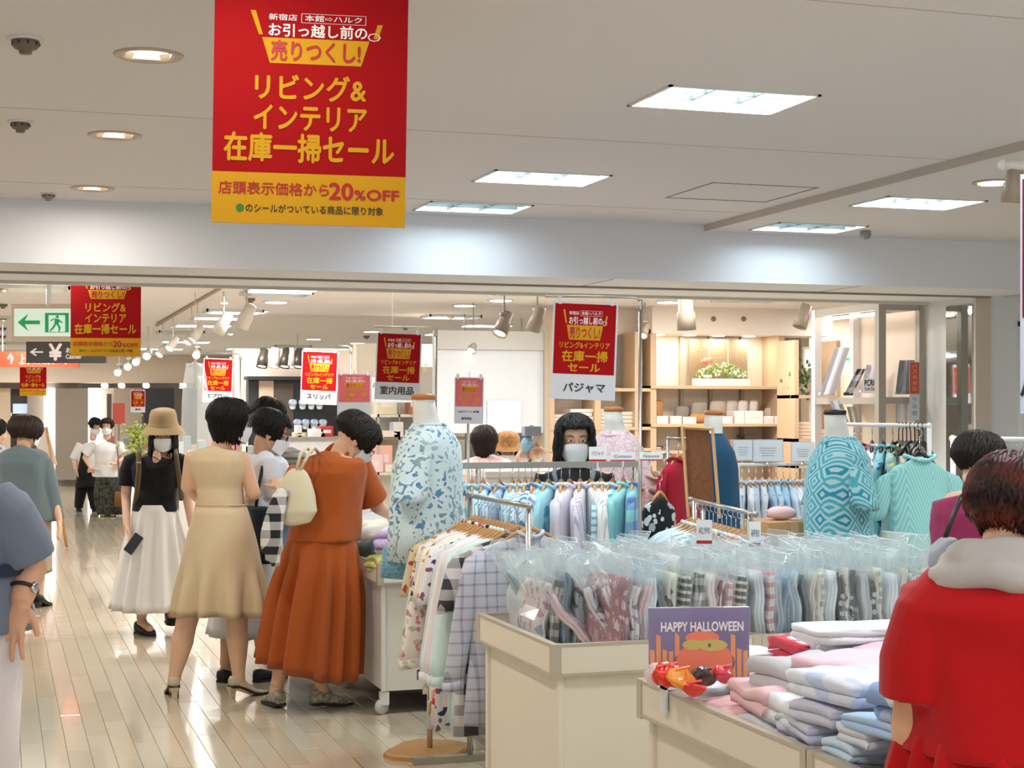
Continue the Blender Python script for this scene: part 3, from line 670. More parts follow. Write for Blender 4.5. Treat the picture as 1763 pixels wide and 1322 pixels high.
# ================================================================== GARMENTS
WOOD = M('wood_light', '#c99a63', rough=.5, pat='wood', col2='#a9773f', scale=60)
CHR = M('chrome', '#d8dadb', rough=.15, metal=1.)
TAGW = M('tag_white', '#eef0f2', rough=.5)
def sstep(x): x = max(0., min(1., x)); return x * x * (3 - 2 * x)
def garment(name, lab, loc, rz, mat, L=.72, W=.21, cat='garment', grp=None, sleeve='long', seed=0, D=.028, col_mat=None, hanger=WOOD, spread=.0, flare=.04, neck=.05, collar=True, hookz=.0):
    """local frame: rail along Y, garment plane X-Z, hook over the rail at the origin"""
    r = random.Random(seed); t = thing(name, lab, cat, loc, grp); t.rotation_euler = (0, 0, rz); t['_org'] = (0, 0, 0)
    zs = -.13 - hookz            # shoulder point height
    ph = r.random() * 6; ph2 = r.random() * 6
    mb = MB(); rings = []; n = 28
    levels = [(-.012, .25, .9), (.0, .32, 1.0), (.035, .78, 1.), (.07, 1., 1.), (.14, .98, 1.05), (.25, .96, 1.15), (.4, .97, 1.3), (.6, 1.0, 1.5), (.8, 1.03, 1.7), (1., 1.05, 1.8)]
    for k, (f, wf, df) in enumerate(levels):
        zz = zs - (f * L if k > 3 else f / .07 * .07 * .9) + (.0)
        ring = []
        w = W * wf * (1 + flare * f * 2); d = D * df
        for i in range(n):
            a = 2 * math.pi * i / n; ca, sa = math.cos(a), math.sin(a)
            x = w * (abs(ca) ** .7) * (1 if ca > 0 else -1); y = d * (abs(sa) ** .8) * (1 if sa > 0 else -1)
            fold = math.sin(x * 34 + ph + f * 2) * .010 * f + math.sin(x * 61 + ph2) * .005 * f
            ring.append(V(x + math.sin(f * 5 + ph) * .006, y + fold, zz + math.sin(a * 3 + ph) * .006 * f))
        rings.append(ring)
    mb.loft(rings)
    obj('body', mb, mat, t, True, world=False)
    if sleeve:
        SLn = {'long': .52, 'half': .24, 'short': .16}[sleeve]
        for s in (-1, 1):
            m2 = MB(); lean = .05 + r.random() * .05 + spread; rr = []
            for k in range(7):
                f = k / 6; x = s * (W * .86 + (W * .28 + SLn * lean) * f ** .8); z = zs - .052 - SLn * f
                c = V(x, math.sin(f * 3 + ph) * .008 + D * .2, z); rx = (.062 - .018 * f) * (1 if sleeve == 'long' else 1.15); ry = .020 + .006 * f
                ring = []
                for i in range(12):
                    a = 2 * math.pi * i / 12
                    ring.append(c + V(rx * math.cos(a), ry * math.sin(a) + math.sin(a * 3 + k * .8 + ph) * .004, -s * rx * math.cos(a) * (.4 if k == 0 else .15)))
                rr.append(ring)
            m2.loft(rr); obj('sleeve', m2, mat, t, True, world=False)
            if sleeve == 'long':
                m3 = MB(); c = rr[-1]; cc = sum(c, V(0, 0, 0)) / 12; m3.loft([[cc + (q - cc) * 1.06 + V(0, 0, .02) for q in c], [cc + (q - cc) * 1.06 + V(0, 0, -.02) for q in c]]); obj('cuff', m3, col_mat or mat, t, True, world=False)
    if collar:
        m4 = MB(); pts = [V(neck * math.cos(a) * 1.1, D * 1.3 * math.sin(a), zs + .012 + .012 * math.cos(2 * a)) for a in [2 * math.pi * i / 14 for i in range(15)]]
        m4.tube(pts, .009, 6); obj('collar', m4, col_mat or mat, t, True, world=False)
    if hanger:
        m5 = MB()
        for s in (-1, 1): m5.tube([V(0, 0, zs + .038), V(s * W * .3, 0, zs + .010), V(s * W * .78, 0, zs - .062)], [.011, .009, .007], 6)
        h = obj('hanger', m5, hanger, t, True, world=False)
        hk = [V(0, 0, zs + .045), V(0, 0, -.035)] + [V(.016 * math.sin(a), 0, -.018 + .018 * -math.cos(a) + .0) for a in [math.pi * q / 5 for q in range(6)]] + [V(-.012, 0, .006)]
        m6 = MB().tube(hk, .0022, 5); obj('hook', m6, CHR, h, True, world=False)
    return t
def rail(name, lab, a, b, posts, r=.011, mat=None, foot='t', square=False):
    t = thing(name, lab, 'clothes rack', (posts[0][0], posts[0][1], 0)); mat = mat or MET
    a, b = Vector(a), Vector(b)
    if square:
        d = (b - a).normalized(); n = d.cross(UP); mb = MB()
        mb.slab(a - n * .012 + UP * .012, b - n * .012 + UP * .012, b + n * .012 + UP * .012, a + n * .012 + UP * .012, V(0, 0, -1), .03); obj('top_rail', mb, mat, t)
    else: obj('top_rail', MB().tube([a, b], r, 10).ell(a, (r * 1.4,) * 3).ell(b, (r * 1.4,) * 3), mat, t, True)
    d = (b - a); d.z = 0; d.normalize(); n = d.cross(UP)
    for p in posts:
        f = max(0, min(1, (V(p[0], p[1], 0) - V(a.x, a.y, 0)).dot(d) / max((V(b.x, b.y, 0) - V(a.x, a.y, 0)).length, 1e-6))); zt = a.z + (b.z - a.z) * f
        obj('post', MB().tube([V(p[0], p[1], .0), V(p[0], p[1], zt)], r * 1.1, 10), mat, t, True)
        if foot: obj('foot', MB().box((-.02, -.26, 0), (.02, .26, .03), fr=Matrix.Translation(V(p[0], p[1], 0)) @ Matrix.Rotation(math.atan2(n.y, n.x) - math.pi / 2, 4, 'Z')), mat, t)
    return t
ROT_D1 = 0.0            # rail along v
def rot_for(d): return math.atan2(d.y, d.x) - math.pi / 2
# ---- R1: sleepwear rack in the centre (rail runs back from the front post)
r1 = rail('clothes_rack', 'chrome rack of long robes and shirts in the centre, left of the heaped table', (1.985, 5.96, 1.175), (1.985, 6.80, 1.175), [(1.985, 5.97), (1.985, 6.79)])
P1 = [('grey grid-check robe at the front of the centre rack', cloth('#c9cad6', pat='check', col2='#8b8a9c', scale=22), .74, 'long'),
 ('black and white plaid nightdress on the centre rack', cloth('#d9d5d2', pat='gingham', col2='#403c42', scale=12), .80, 'half'),
 ('mint robe on the centre rack, behind the plaid one', cloth('#cfe6df'), .78, 'long'),
 ('pale aqua robe on the centre rack', cloth('#d5eaea'), .76, 'long'),
 ('soft pink shirt on the centre rack', cloth('#ecd9db'), .70, 'long'),
 ('white shirt on the centre rack between pink and black-edged ones', cloth('#eceeed'), .72, 'long'),
 ('black-edged pale grey top on the centre rack', cloth('#d7dde0'), .62, 'long'),
 ('navy floral nightdress on the centre rack', cloth('#e4e4e8', pat='floral', col2='#3c4463', col3='#8d5b68', scale=26), .84, 'half'),
 ('cream nightdress with red flowers on the centre rack', cloth('#f1e6d8', pat='floral', col2='#cf4a53', col3='#e8a18c', scale=20), .82, 'half'),
 ('cream nightdress with yellow flowers on the centre rack', cloth('#f0ead6', pat='floral', col2='#d69a4c', col3='#9fae62', scale=18), .80, 'half'),
 ('lavender dress with black flowers on the centre rack', cloth('#d2d2e0', pat='floral', col2='#3f3c46', col3='#77738c', scale=20), .86, 'half'),
 ('ivory shirt with pink sprigs on the centre rack', cloth('#efe5e0', pat='floral', col2='#d98d98', col3='#b9c79a', scale=34), .72, 'long'),
 ('olive and cream print top at the back of the centre rack', cloth('#e3dcc4', pat='floral', col2='#8a8f5c', col3='#b86b58', scale=24), .66, 'long'),
 ('tan patterned top farthest back on the centre rack', cloth('#d3c19f', pat='floral', col2='#7b5b3c', col3='#a64c3c', scale=26), .58, 'half')]
for i, (lab, m, L, sl) in enumerate(P1):
    garment('robe', lab, (1.985 + (.0 if i else .03), 6.04 + i * .052, 1.175), R.gauss(0, .05) + (.08 if i == 0 else 0), m, L=L * .98, W=.235 + (.015 if i == 0 else 0), sleeve=sl, seed=i, grp='clothes on the centre rack', col_mat=cloth('#2a2a2e') if i == 6 else None, D=.022)
# ---- R2: pajama rack facing the camera
z2 = 1.293; v2 = 7.25
rail('clothes_rack', 'grey rack of pale blue pajamas below the パジャマ sign', (2.07, v2, z2), (2.99, v2, z2), [(2.16, v2), (2.96, v2)], square=True, mat=M('rack_grey', '#a3a19a', rough=.4, metal=.4))
P2 = [(837, 'pale blue pajama top, leftmost on the pajama rack', '#b9dbe6', None), (856, 'light blue pajama top, second on the pajama rack', '#c4dff0', None), (884, 'periwinkle patterned pajama top with raised collar', '#b7cde8', ('paisley', '#7fa3cc', 22)),
 (906, 'aqua pajama top in the left middle of the pajama rack', '#bfe0ea', ('noise', '#9cc8dc', 20)), (917, 'white and blue striped pajama top', '#d6e6ee', ('stripes', '#6f9fc0', 30)), (928, 'blue striped pajama top, darker', '#c5dcea', ('stripes', '#4f7fb4', 22)),
 (939, 'blue and white paisley pajama top', '#d5e2f0', ('paisley', '#5679b8', 16)), (950, 'sky blue pajama top with navy trim', '#a9d4e6', ('floral', '#2c6f92', 14)), (968, 'aqua leafy pajama top with dark collar', '#9fd6e0', ('floral', '#3c93ae', 10)),
 (990, 'pale pink-lilac pajama top, left of its twin', '#dcd6e2', None), (1004, 'plain lilac pajama top, right of its paler twin', '#dfd9e6', None), (1022, 'pinstriped lilac pajama top', '#e2dee6', ('stripes', '#b9b2c6', 40)), (1040, 'white pinstriped pajama top', '#e6e8ea', ('stripes', '#bfc6cc', 34)),
 (1058, 'ivory pajama top with green piping', '#e9eae2', None), (1078, 'blue and white hooped pajama top', '#cfe4ee', ('hstripes', '#7fb4cf', 30)), (1096, 'aqua green pajama top', '#8fd0d0', None), (1112, 'blue, green and violet checked pajama top, rightmost', '#7fc3c6', ('gingham', '#5d74b4', 9))]
for i, (px, lab, c, pt) in enumerate(P2):
    X = (px - CX) / FPX; Yv = v2 / (FW.y - X * math.sin(YAW)); u = G(px, Yv).x
    m = cloth(c) if pt is None else cloth(c, pat=pt[0], col2=pt[1], scale=pt[2])
    garment('pajama_top', lab, (u - .07, v2, z2 + .008), math.pi / 2 + R.gauss(-.5, .16), m, L=.55, W=.205, sleeve='long', seed=30 + i, grp='pajama tops on the rack', hookz=-.005, D=.03, col_mat=None)
# ---- R3: rack behind the heap
a3, b3 = V(3.337, 7.43, 1.10), V(3.13, 6.29, 1.10)
rail('clothes_rack', 'chrome rack crowded with white tags behind the bagged heap', a3, b3, [(3.32, 7.35), (3.145, 6.37)])
P3 = ['#dfe9ec', '#cfe4ee', '#e6eef0', '#d3e6e2', '#e8e8ee', '#c9dfec', '#e4edf4', '#bcd9e8', '#e2ebf2', '#a9cbe0', '#c4dcf0', '#dce6f2', '#e6d2e2', '#ecd0e0']
for i, c in enumerate(P3):
    f = i / 13; p = a3.lerp(b3, .04 + f * .9); d = (b3 - a3)
    pt = {3: ('check', '#4f8f86', 24), 7: ('stripes', '#5b87ad', 24), 9: ('hstripes', '#42668f', 20), 5: ('stripes', '#7fa9c4', 40)}.get(i)
    m = cloth(c) if pt is None else cloth(c, pat=pt[0], col2=pt[1], scale=pt[2])
    garment('blouse', 'blouse %s on the rack behind the heap' % ['in pale grey, farthest left', 'in powder blue', 'in white', 'in green check', 'in lilac white', 'in pale blue pinstripe', 'in white next to a stripe', 'in blue stripe', 'in off-white', 'in navy and blue hoops', 'in ice blue', 'in light periwinkle', 'in pink, second nearest', 'in rose pink, nearest'][i], p, rot_for(d) + R.gauss(0, .06), m, L=.5, W=.22, sleeve='long', seed=60 + i, grp='blouses on the rack behind the heap', hookz=0)
# ---- R4: far rack of blouses
v4 = 9.0
rail('clothes_rack', 'white rack of small blue blouses in front of the wooden shelves', (4.33, v4, 1.215), (4.95, v4, 1.215), [(4.36, v4), (4.93, v4)], mat=WMET)
for i in range(12):
    c = ['#cdd6de', '#e1e4e8', '#bcc7d6', '#d8dbe2', '#a8c2d6', '#b4d2e4', '#a2c6de', '#c9d9e6', '#dfe3e6', '#c2cbd0', '#e6e2da', '#b8bcc8'][i]
    garment('blouse', ['pale grey blouse, leftmost on the white rack', 'white blouse with a navy tag on the white rack', 'blue-grey blouse on the white rack', 'white blouse third from the left on the white rack', 'slate blue blouse on the white rack', 'sky blue blouse on the white rack', 'brighter blue blouse on the white rack', 'ice blue blouse on the white rack', 'off-white blouse on the white rack', 'grey blouse right of centre on the white rack', 'cream blouse near the right end of the white rack', 'grey-violet blouse, rightmost on the white rack'][i], (4.39 + i * .047, v4, 1.22), math.pi / 2 + R.gauss(-.35, .08), cloth(c), L=.42, W=.17, sleeve='half', seed=90 + i, grp='blouses on the white rack', D=.022)
# ---- R5: right-hand rack
pa, pb = G(1438, 8.9), G(1600, 7.9); pa.z = pb.z = 1.475
rail('clothes_rack', 'pale rack with bead-like hooks holding pink, white and patterned tops at the right', pa, pb, [(pa.x, pa.y), (pb.x, pb.y)], mat=WMET)
Q = [(.00, 'long white coat at the left end of the right-hand rack', cloth('#e6e6e8'), .90, 'long'), (.07, 'long pink coat with a red cuff on the right-hand rack', cloth('#eab6b8'), .84, 'long'), (.14, 'second pink top on the right-hand rack', cloth('#e9bcc2'), .6, 'long'), (.22, 'white top between pink and navy', cloth('#e3e4ea'), .6, 'long'),
     (.30, 'dark navy top on the right-hand rack', cloth('#2f4258'), .6, 'half'), (.42, 'coral and white patterned tunic', cloth('#e6dcdc', pat='floral', col2='#cf5c5c', col3='#c87a70', scale=22), .62, 'half'), (.54, 'teal and blue patterned tunic', cloth('#7fb8c4', pat='floral', col2='#2d7f98', col3='#1f5f7c', scale=14), .66, 'half'),
     (.64, 'yellow, black and teal patterned tunic', cloth('#8fb4b0', pat='floral', col2='#20292c', col3='#c9c25c', scale=20), .66, 'half')]
for i, (f, lab, m, L, sl) in enumerate(Q):
    p = pa.lerp(pb, f)
    garment('tunic', lab, p, rot_for(pb - pa) + (1.25 if i < 5 else .95) + R.gauss(0, .05) - (.55 if i < 3 else 0), m, L=L, W=.19 if i > 2 else .22, sleeve=sl, seed=120 + i, grp='tops on the right-hand rack', hanger=WOOD if i < 5 else M('hanger_black', '#17181a', rough=.4), D=.03)
g = garment('tunic', 'mint green chevron-knit tunic on a black hanger facing the camera', G(1583, 7.75, 1.46), -YAW + .12, cloth('#8fd4d4', pat='chevron', col2='#b4e6e4', scale=11), L=.80, W=.150, sleeve='half', seed=140, hanger=M('hanger_black'), D=.05, spread=.10, neck=.07, hookz=.02)
for k in range(7):
    p = pa.lerp(pb, .70 + .04 * k); t = thing('hanger', 'empty black hanger crowded at the right end of the rack', 'hanger', p, 'black hangers on the right-hand rack'); t['_org'] = (0, 0, 0); t.rotation_euler = (0, 0, rot_for(pb - pa) + R.gauss(.9, .2))
    mb = MB().tube([V(-.19, 0, -.145), V(-.09, 0, -.10), V(0, 0, -.08), V(.09, 0, -.10), V(.19, 0, -.145)], .008, 6).tube([V(-.19, 0, -.145), V(.19, 0, -.145)], .005, 5)
    obj('frame', mb, M('hanger_black'), t, True, world=False); obj('hook', MB().tube([V(0, 0, -.08), V(0, 0, -.03), V(.015, 0, -.01), V(.012, 0, .012), V(-.01, 0, .015)], .003, 5), M('hanger_black'), t, True, world=False)
# tiny rack of lace tops far behind the pajama sign pole
for i, (px, py, Y, c, lab) in enumerate([(1130, 838, 9.4, '#e3c9c4', 'pink lace top behind the pajama rack, beside the red robe'), (1146, 850, 9.5, '#d9c3b4', 'beige lace top behind the pajama rack, nearest the red robe'), (1118, 845, 9.3, '#ddbdb8', 'rose lace top behind the pajama rack')]):
    pass
# ================================================================== MANNEQUINS
LINEN = M('mannequin_linen', '#d9d9d2', rough=.8, bump=.2)
def frameM(o, yaw_dir):
    """local +Y = yaw_dir (front), local X = its right-hand side, Z up"""
    f = Vector(yaw_dir).normalized(); r_ = f.cross(UP).normalized()
    return Matrix(((r_.x, f.x, 0, o[0]), (r_.y, f.y, 0, o[1]), (0, 0, 1, o[2]), (0, 0, 0, 1)))
def torso_rings(fr, secs, n=28, fold=0., ph=0., frq=9):
    rings = []
    for z, w, d, yo in secs:
        ring = []
        for i in range(n):
            a = 2 * math.pi * i / n; ca, sa = math.cos(a), math.sin(a)
            fo = 1 + fold * math.sin(frq * a + ph) * sstep((secs[0][0] - z) / max(secs[0][0] - secs[-1][0], .01))
            ring.append(fr @ V(w * (abs(ca) ** .85) * (1 if ca > 0 else -1) * fo, yo + d * (abs(sa) ** .9) * (1 if sa > 0 else -1) * fo, z))
        rings.append(ring)
    return rings
def mannequin(lab, base, face, zn, cap, shirt=None, slab=None, L=.6, w=.19, stand=True, base_wood=True, sleeves=True, neck_tilt=.03, legs=True, grp=None, cname='wooden'):
    t = thing('mannequin', lab, 'mannequin', base, grp); fr = frameM(base, face)
    z = zn
    secs = [(z, .048, .050, neck_tilt), (z - .06, .050, .054, neck_tilt * .8), (z - .12, .062, .062, neck_tilt * .4), (z - .16, .090, .080, 0), (z - .20, w * .74, .092, 0), (z - .26, w * .88, .108, .005), (z - .38, w * .88, .125, .02), (z - .52, w * .72, .10, 0), (z - .62, w * .85, .115, -.01), (z - .74, w * .95, .12, -.01), (z - .78, w * .8, .1, -.01)]
    mb = MB().loft(torso_rings(fr, secs)); obj('torso', mb, LINEN, t, True)
    mb = MB().lathe(fr @ V(0, neck_tilt, z), [(.05, 0), (.056, .004), (.056, .02), (.045, .026), (.02, .028)], 18); obj('neck_cap', mb, cap, t, True)
    if legs: obj('pole', MB().tube([fr @ V(0, 0, .02), fr @ V(0, 0, z - .76)], .013, 10), CHR, t, True)
    if base_wood:
        m = MB(); c = fr @ V(0, 0, 0); pts = [(-.19, -.10), (-.10, -.16), (.14, -.16), (.19, -.08), (.19, .12), (.10, .17), (-.14, .17), (-.19, .10)]
        m.loft([[fr @ V(x * 1.0, y * 1.0, .0) for x, y in pts], [fr @ V(x, y, .018) for x, y in pts], [fr @ V(x * .95, y * .95, .028) for x, y in pts]]); obj('base', m, WOOD, t)
    if shirt:
        s = thing('shirt', slab, 'garment', base); o = s
        se = [(z - .105, .068, .070, neck_tilt * .3), (z - .13, .10, .088, 0), (z - .165, w * .86, .105, 0), (z - .21, w * 1.10, .125, .0), (z - .30, w * 1.12, .145, .01), (z - .42, w * 1.08, .15, .015), (z - .42 - (L - .42) * .5, w * 1.15, .16, .01), (z - L, w * 1.22, .175, .0)]
        m = MB().loft(torso_rings(fr, se, 40, .035, 1.), cap=True); obj('body', m, shirt, s, True)
        if sleeves:
            for sd in (-1, 1):
                m = MB(); rr = []
                for k in range(6):
                    f = k / 5; c = fr @ V(sd * (w * .90 + w * .42 * f), .0, z - .215 - .22 * f); ring = []
                    for i in range(14):
                        a = 2 * math.pi * i / 14; ring.append(c + fr.to_3x3() @ V((w * .37 + .012 * f) * math.cos(a), (w * .40 + .014 * f) * math.sin(a) * (1 + .06 * math.sin(3 * a + k)), -sd * .030 * math.cos(a) * (1.6 - f)))
                    rr.append(ring)
                m.loft(rr); obj('sleeve', m, shirt, s, True)
        m = MB(); pts = [fr @ V(.075 * math.cos(a), .078 * math.sin(a) + neck_tilt * .3, z - .115 - .02 * max(0, math.sin(a))) for a in [2 * math.pi * i / 18 for i in range(19)]]
        m.tube(pts, .012, 6); obj('collar', m, shirt, s, True)
        return t, s, fr
    return t, None, fr
# floral mannequin by the wheeled table: front faces picture-left and a little away
mq, ms, mfr = mannequin('white linen dress form with a wooden neck cap, wearing the blue floral shirt', G(740, 7.22), camdir(72), 1.600, M('cap_wood', '#b5713a', rough=.4), cloth('#cfe2e6', pat='paisley', col2='#3f6f80', col3='#3f78a8', scale=24), 'pale blue short-sleeved shirt with dark scrollwork flowers on the dress form', L=.72, w=.185)
m = MB()
se = [(1.600 - .66, .226, .182, .0), (1.600 - .80, .232, .190, .0)]
m.loft(torso_rings(mfr, [(.93, .150, .165, .05), (.80, .155, .17, .055)], 30, .03), cap=True); obj('under_hem', m, cloth('#7fb0c4', pat='noise', col2='#5c93ad', scale=60), ms, True)
mannequin('dress form with a black neck cap, wearing the teal diamond shirt', G(1446, 7.75), camdir(115), 1.53, M('cap_black', '#241f1d', rough=.4), cloth('#4fa6b4', pat='diamond', col2='#a9cdd4', col3='#2f8ea4', scale=11), 'teal shirt with a diamond lattice print on the dress form at the right', L=.74, w=.150, base_wood=False)
mannequin('small dress form with a wooden cap, wearing pale pink lace behind the pajama rack', G(1060, 9.0), camdir(150), 1.545, M('cap_wood'), cloth('#e6d6da', pat='noise', col2='#d2b3bc', scale=60), 'pale pink lace top on the small dress form', L=.6, w=.15, base_wood=False)
mannequin('dress form with a wooden cap, wrapped in a dark blue robe', G(1222, 9.2), camdir(-60), 1.525, M('cap_wood'), cloth('#1c4866'), 'dark blue wrap robe on the dress form behind the brown board', L=.95, w=.14, base_wood=False, sleeves=False)
t = garment('robe', 'long crimson robe hanging left of the brown board', G(1168, 8.7, 1.40), -YAW + .9, cloth('#a5122c'), L=.80, W=.15, sleeve='long', seed=150, D=.045)
rail('clothes_rack', 'small chrome stand holding the crimson robe', G(1150, 8.71, 1.40), G(1186, 8.69, 1.40), [tuple(G(1150, 8.71).xy)], r=.008)
t = garment('robe', 'black and white print trousers and top left of the crimson robe', G(1136, 8.3, 1.22), -YAW + .5, cloth('#1d2326', pat='floral', col2='#dfe2e4', col3='#b9bec4', scale=18), L=.55, W=.10, sleeve=None, seed=151, D=.04, collar=False)
for i, (px, z, c, lab) in enumerate(((1122, 1.30, '#dfb9b4', 'rose lace top beside the pajama rack'), (1143, 1.31, '#d8c6b8', 'beige knit top beside the pajama rack'))):
    garment('top', lab, G(px, 8.9 + i * .12, z), -YAW + .6, cloth(c, pat='noise', col2='#c79b92', scale=50), L=.34, W=.10, sleeve='half', seed=152 + i, D=.04)
rail('clothes_rack', 'low chrome rack beyond the right end of the pajama rack', G(1108, 8.92, 1.31), G(1152, 8.92, 1.31), [tuple(G(1152, 8.92).xy)], r=.008)
# brown board in a light wood frame
Yb = 8.35; fr = lambda x, y, o=0.: C(x, y, Yb) - FW * o
t = thing('notice_board', 'brown board in a light wooden frame standing above the tag rack', 'board', tuple(C(1208, 868, Yb)))
bx = [(1176, 733), (1226, 736), (1235, 868), (1187, 866)]
mb = MB().slab(fr(1180, 739), fr(1186, 862), fr(1230, 864), fr(1221, 741), FW, .01); obj('panel', mb, M('board_brown', '#7a4a26', rough=.7, pat='noise', col2='#86552e', scale=60), t)
LW = M('frame_wood', '#d6ac78', rough=.5)
for a, b in (((1174, 733), (1185, 890)), ((1226, 736), (1238, 892)), ((1174, 735), (1226, 738)), ((1184, 866), (1233, 868))):
    obj('frame_bar', MB().tube([fr(*a, .012), fr(*b, .012)], .0095, 4), LW, t)
obj('leg', MB().tube([fr(1211, 866), V(*fr(1211, 866).xy, 0)], .012, 8), MET, t, True)
# ================================================================== BAGGED PAJAMAS
FILM = bpy.data.materials.new('clear_film'); FILM.use_nodes = True; nt = FILM.node_tree; N = nt.nodes; L_ = nt.links
N.remove(N['Principled BSDF']); tr_ = N.new('ShaderNodeBsdfTransparent'); tr_.inputs[0].default_value = (.99, 1, 1, 1); gl = N.new('ShaderNodeBsdfGlossy'); gl.inputs['Roughness'].default_value = .10
df = N.new('ShaderNodeBsdfDiffuse'); df.inputs[0].default_value = (.86, .95, .98, 1); tl_ = N.new('ShaderNodeBsdfTranslucent'); tl_.inputs[0].default_value = (.86, .95, .98, 1); ms = N.new('ShaderNodeMixShader'); ms.inputs[0].default_value = .5
m1 = N.new('ShaderNodeMixShader'); m2_ = N.new('ShaderNodeMixShader'); lw = N.new('ShaderNodeLayerWeight'); lw.inputs[0].default_value = .22
rr_ = N.new('ShaderNodeMapRange'); rr_.inputs[3].default_value = .05; rr_.inputs[4].default_value = .4; L_.new(lw.outputs['Facing'], rr_.inputs[0])
L_.new(df.outputs[0], ms.inputs[1]); L_.new(tl_.outputs[0], ms.inputs[2])
m1.inputs[0].default_value = .19; L_.new(tr_.outputs[0], m1.inputs[1]); L_.new(ms.outputs[0], m1.inputs[2])
L_.new(rr_.outputs[0], m2_.inputs[0]); L_.new(m1.outputs[0], m2_.inputs[1]); L_.new(gl.outputs[0], m2_.inputs[2]); L_.new(m2_.outputs[0], N['Material Output'].inputs[0])
SEAL_GLINT = M('seal_glint', '#e2f1f6', rough=.15, spec=.8)  # pale colour along the bag seals stands in for bright crinkle lines
PATS = [('#e6d8da', 'floral', '#b98a96', '#8c97a0', 26, 'pale pink floral'), ('#ddd7dc', 'floral', '#7d5c78', '#a7748a', 30, 'mauve floral'), ('#e9dcd8', None, None, None, 0, 'blush'), ('#d8dde2', None, None, None, 0, 'silver grey'), ('#6c7276', None, None, None, 0, 'charcoal'),
        ('#2c3036', 'dots', '#dcdfe0', None, 30, 'black dotted'), ('#dedbd0', 'floral', '#3a3a3e', '#6d6a60', 30, 'ivory and black print'), ('#e5e2dc', 'gingham', '#55534f', None, 20, 'black and white check'), ('#e7c9cf', None, None, None, 0, 'pink'), ('#7a1f36', 'stripes', '#e6dcdc', None, 30, 'wine striped'),
        ('#1f2226', 'hstripes', '#d7d0c2', None, 40, 'black hooped'), ('#cfc9c2', 'floral', '#5a5650', '#8b867c', 26, 'taupe print'), ('#ece6e6', 'hstripes', '#d99aa6', None, 24, 'pink hooped'), ('#a9b6bf', None, None, None, 0, 'blue-grey'), ('#7f97ad', None, None, None, 0, 'dusty blue'),
        ('#93abc0', 'stripes', '#c7d4df', None, 30, 'light blue striped'), ('#ddd8cf', None, None, None, 0, 'oatmeal'), ('#e6e0d4', 'dots', '#a9a79c', None, 30, 'cream dotted'), ('#32383f', 'floral', '#c9ced2', '#8d949a', 30, 'slate print'), ('#c3c6cc', None, None, None, 0, 'pale grey'),
        ('#c9d6d0', None, None, None, 0, 'sage'), ('#d3d8dc', 'floral', '#5c5570', '#2f2e36', 20, 'grey and violet floral'), ('#e0e3d4', 'floral', '#9db08a', '#c9b48a', 30, 'green sprigged'), ('#a3616f', 'floral', '#e3c9cc', '#d9a3a9', 30, 'rose print'), ('#b9c3d0', 'stripes', '#8496ac', None, 30, 'blue-grey striped')]
def patmat(i):
    p = PATS[i % len(PATS)]; return cloth(p[0]) if not p[1] else cloth(p[0], pat=p[1], col2=p[2], col3=p[3] or p[2], scale=p[4])
def package(px_u, v, z, i, th=.034, H=.235, D=.27, lean=0., yaw=0., lab='', grp=None, film=.12, tilt=0.):
    r = random.Random(i * 13 + 5); t = thing('bagged_pajamas', lab, 'packaged clothes', (px_u, v, z), grp); t['_org'] = (0, 0, 0)
    t.rotation_euler = (tilt, lean, yaw)
    ph = r.random() * 6; nl = 2 if th < .036 else 3; mb = MB()
    def wob(x, y, zz): return V(x + .006 * math.sin(zz * 22 + ph) + .004 * math.sin(zz * 50 + ph * 2), y + .006 * math.sin(zz * 30 + ph * 3), zz)
    lt = th / nl
    for k in range(nl):
        x0 = -th / 2 + k * lt; rings = []; yo = r.uniform(-.006, .006); hh = H - r.uniform(0, .014)
        for j in range(9):
            zz = .004 + hh * j / 8; sq = 1 if 0 < j < 8 else .6; w2 = lt * .48 * sq; c = x0 + lt / 2
            rings.append([wob(c + a * w2, yo + b, zz) for a, b in ((-.5, 0), (.5, 0), (1, .006), (1, D), (-1, D), (-1, .006))])
        mb.loft(rings)
    obj('folded_garment', mb, patmat(i), t, True, world=False)
    # film: a sleeve around front, sides and top with a crumpled flap above
    f = MB(); prof = [(-th * .62, D * .9), (-th * .62, .02), (-th * .45, -.008), (0, -.012), (th * .45, -.008), (th * .62, .02), (th * .62, D * .9)]
    rows = 9; grid = []; seed = V(r.random() * 50, r.random() * 50, 0)
    for j in range(rows):
        g_ = j / (rows - 1); zz = (H + film) * g_; above = max(0, zz - H * .96); row = []
        for a, (x, y) in enumerate(prof):
            nz = noise.noise_vector(V(a * .9, zz * 26, 0) + seed); amp = .003 + above * .30
            row.append(wob(x * (1 - .35 * above / max(film, .01)), y, min(zz, H)) + V(0, 0, max(0, zz - H)) + V(nz.x * amp * 1.2, nz.y * amp * 1.2, nz.z * amp * .7))
        grid.append(row)
    f.loft(grid, cap=False, closed=False)
    nt_ = len(prof); top = []
    cb = obj('clear_bag', f, FILM, t, False, world=False)
    obj('seal_glint', MB().tube(grid[-1], .0013, 4).tube([g[1] for g in grid[-4:]], .0009, 3).tube([g[5] for g in grid[-4:]], .0009, 3), SEAL_GLINT, cb, True, world=False)
    return t
ZD = TZ - .055
idx = 0; ORD = ['leftmost'] + ['first', 'second', 'third', 'fourth', 'fifth', 'sixth', 'seventh', 'eighth', 'ninth', 'tenth', 'eleventh', 'twelfth', 'thirteenth', 'fourteenth', 'fifteenth', 'sixteenth', 'seventeenth', 'eighteenth', 'nineteenth', 'twentieth'] + ['twenty-' + q for q in ('first', 'second', 'third', 'fourth', 'fifth', 'sixth', 'seventh', 'eighth', 'ninth')] + ['thirtieth'] + ['thirty-' + q for q in ('first', 'second', 'third', 'fourth', 'fifth', 'sixth', 'seventh', 'eighth')]
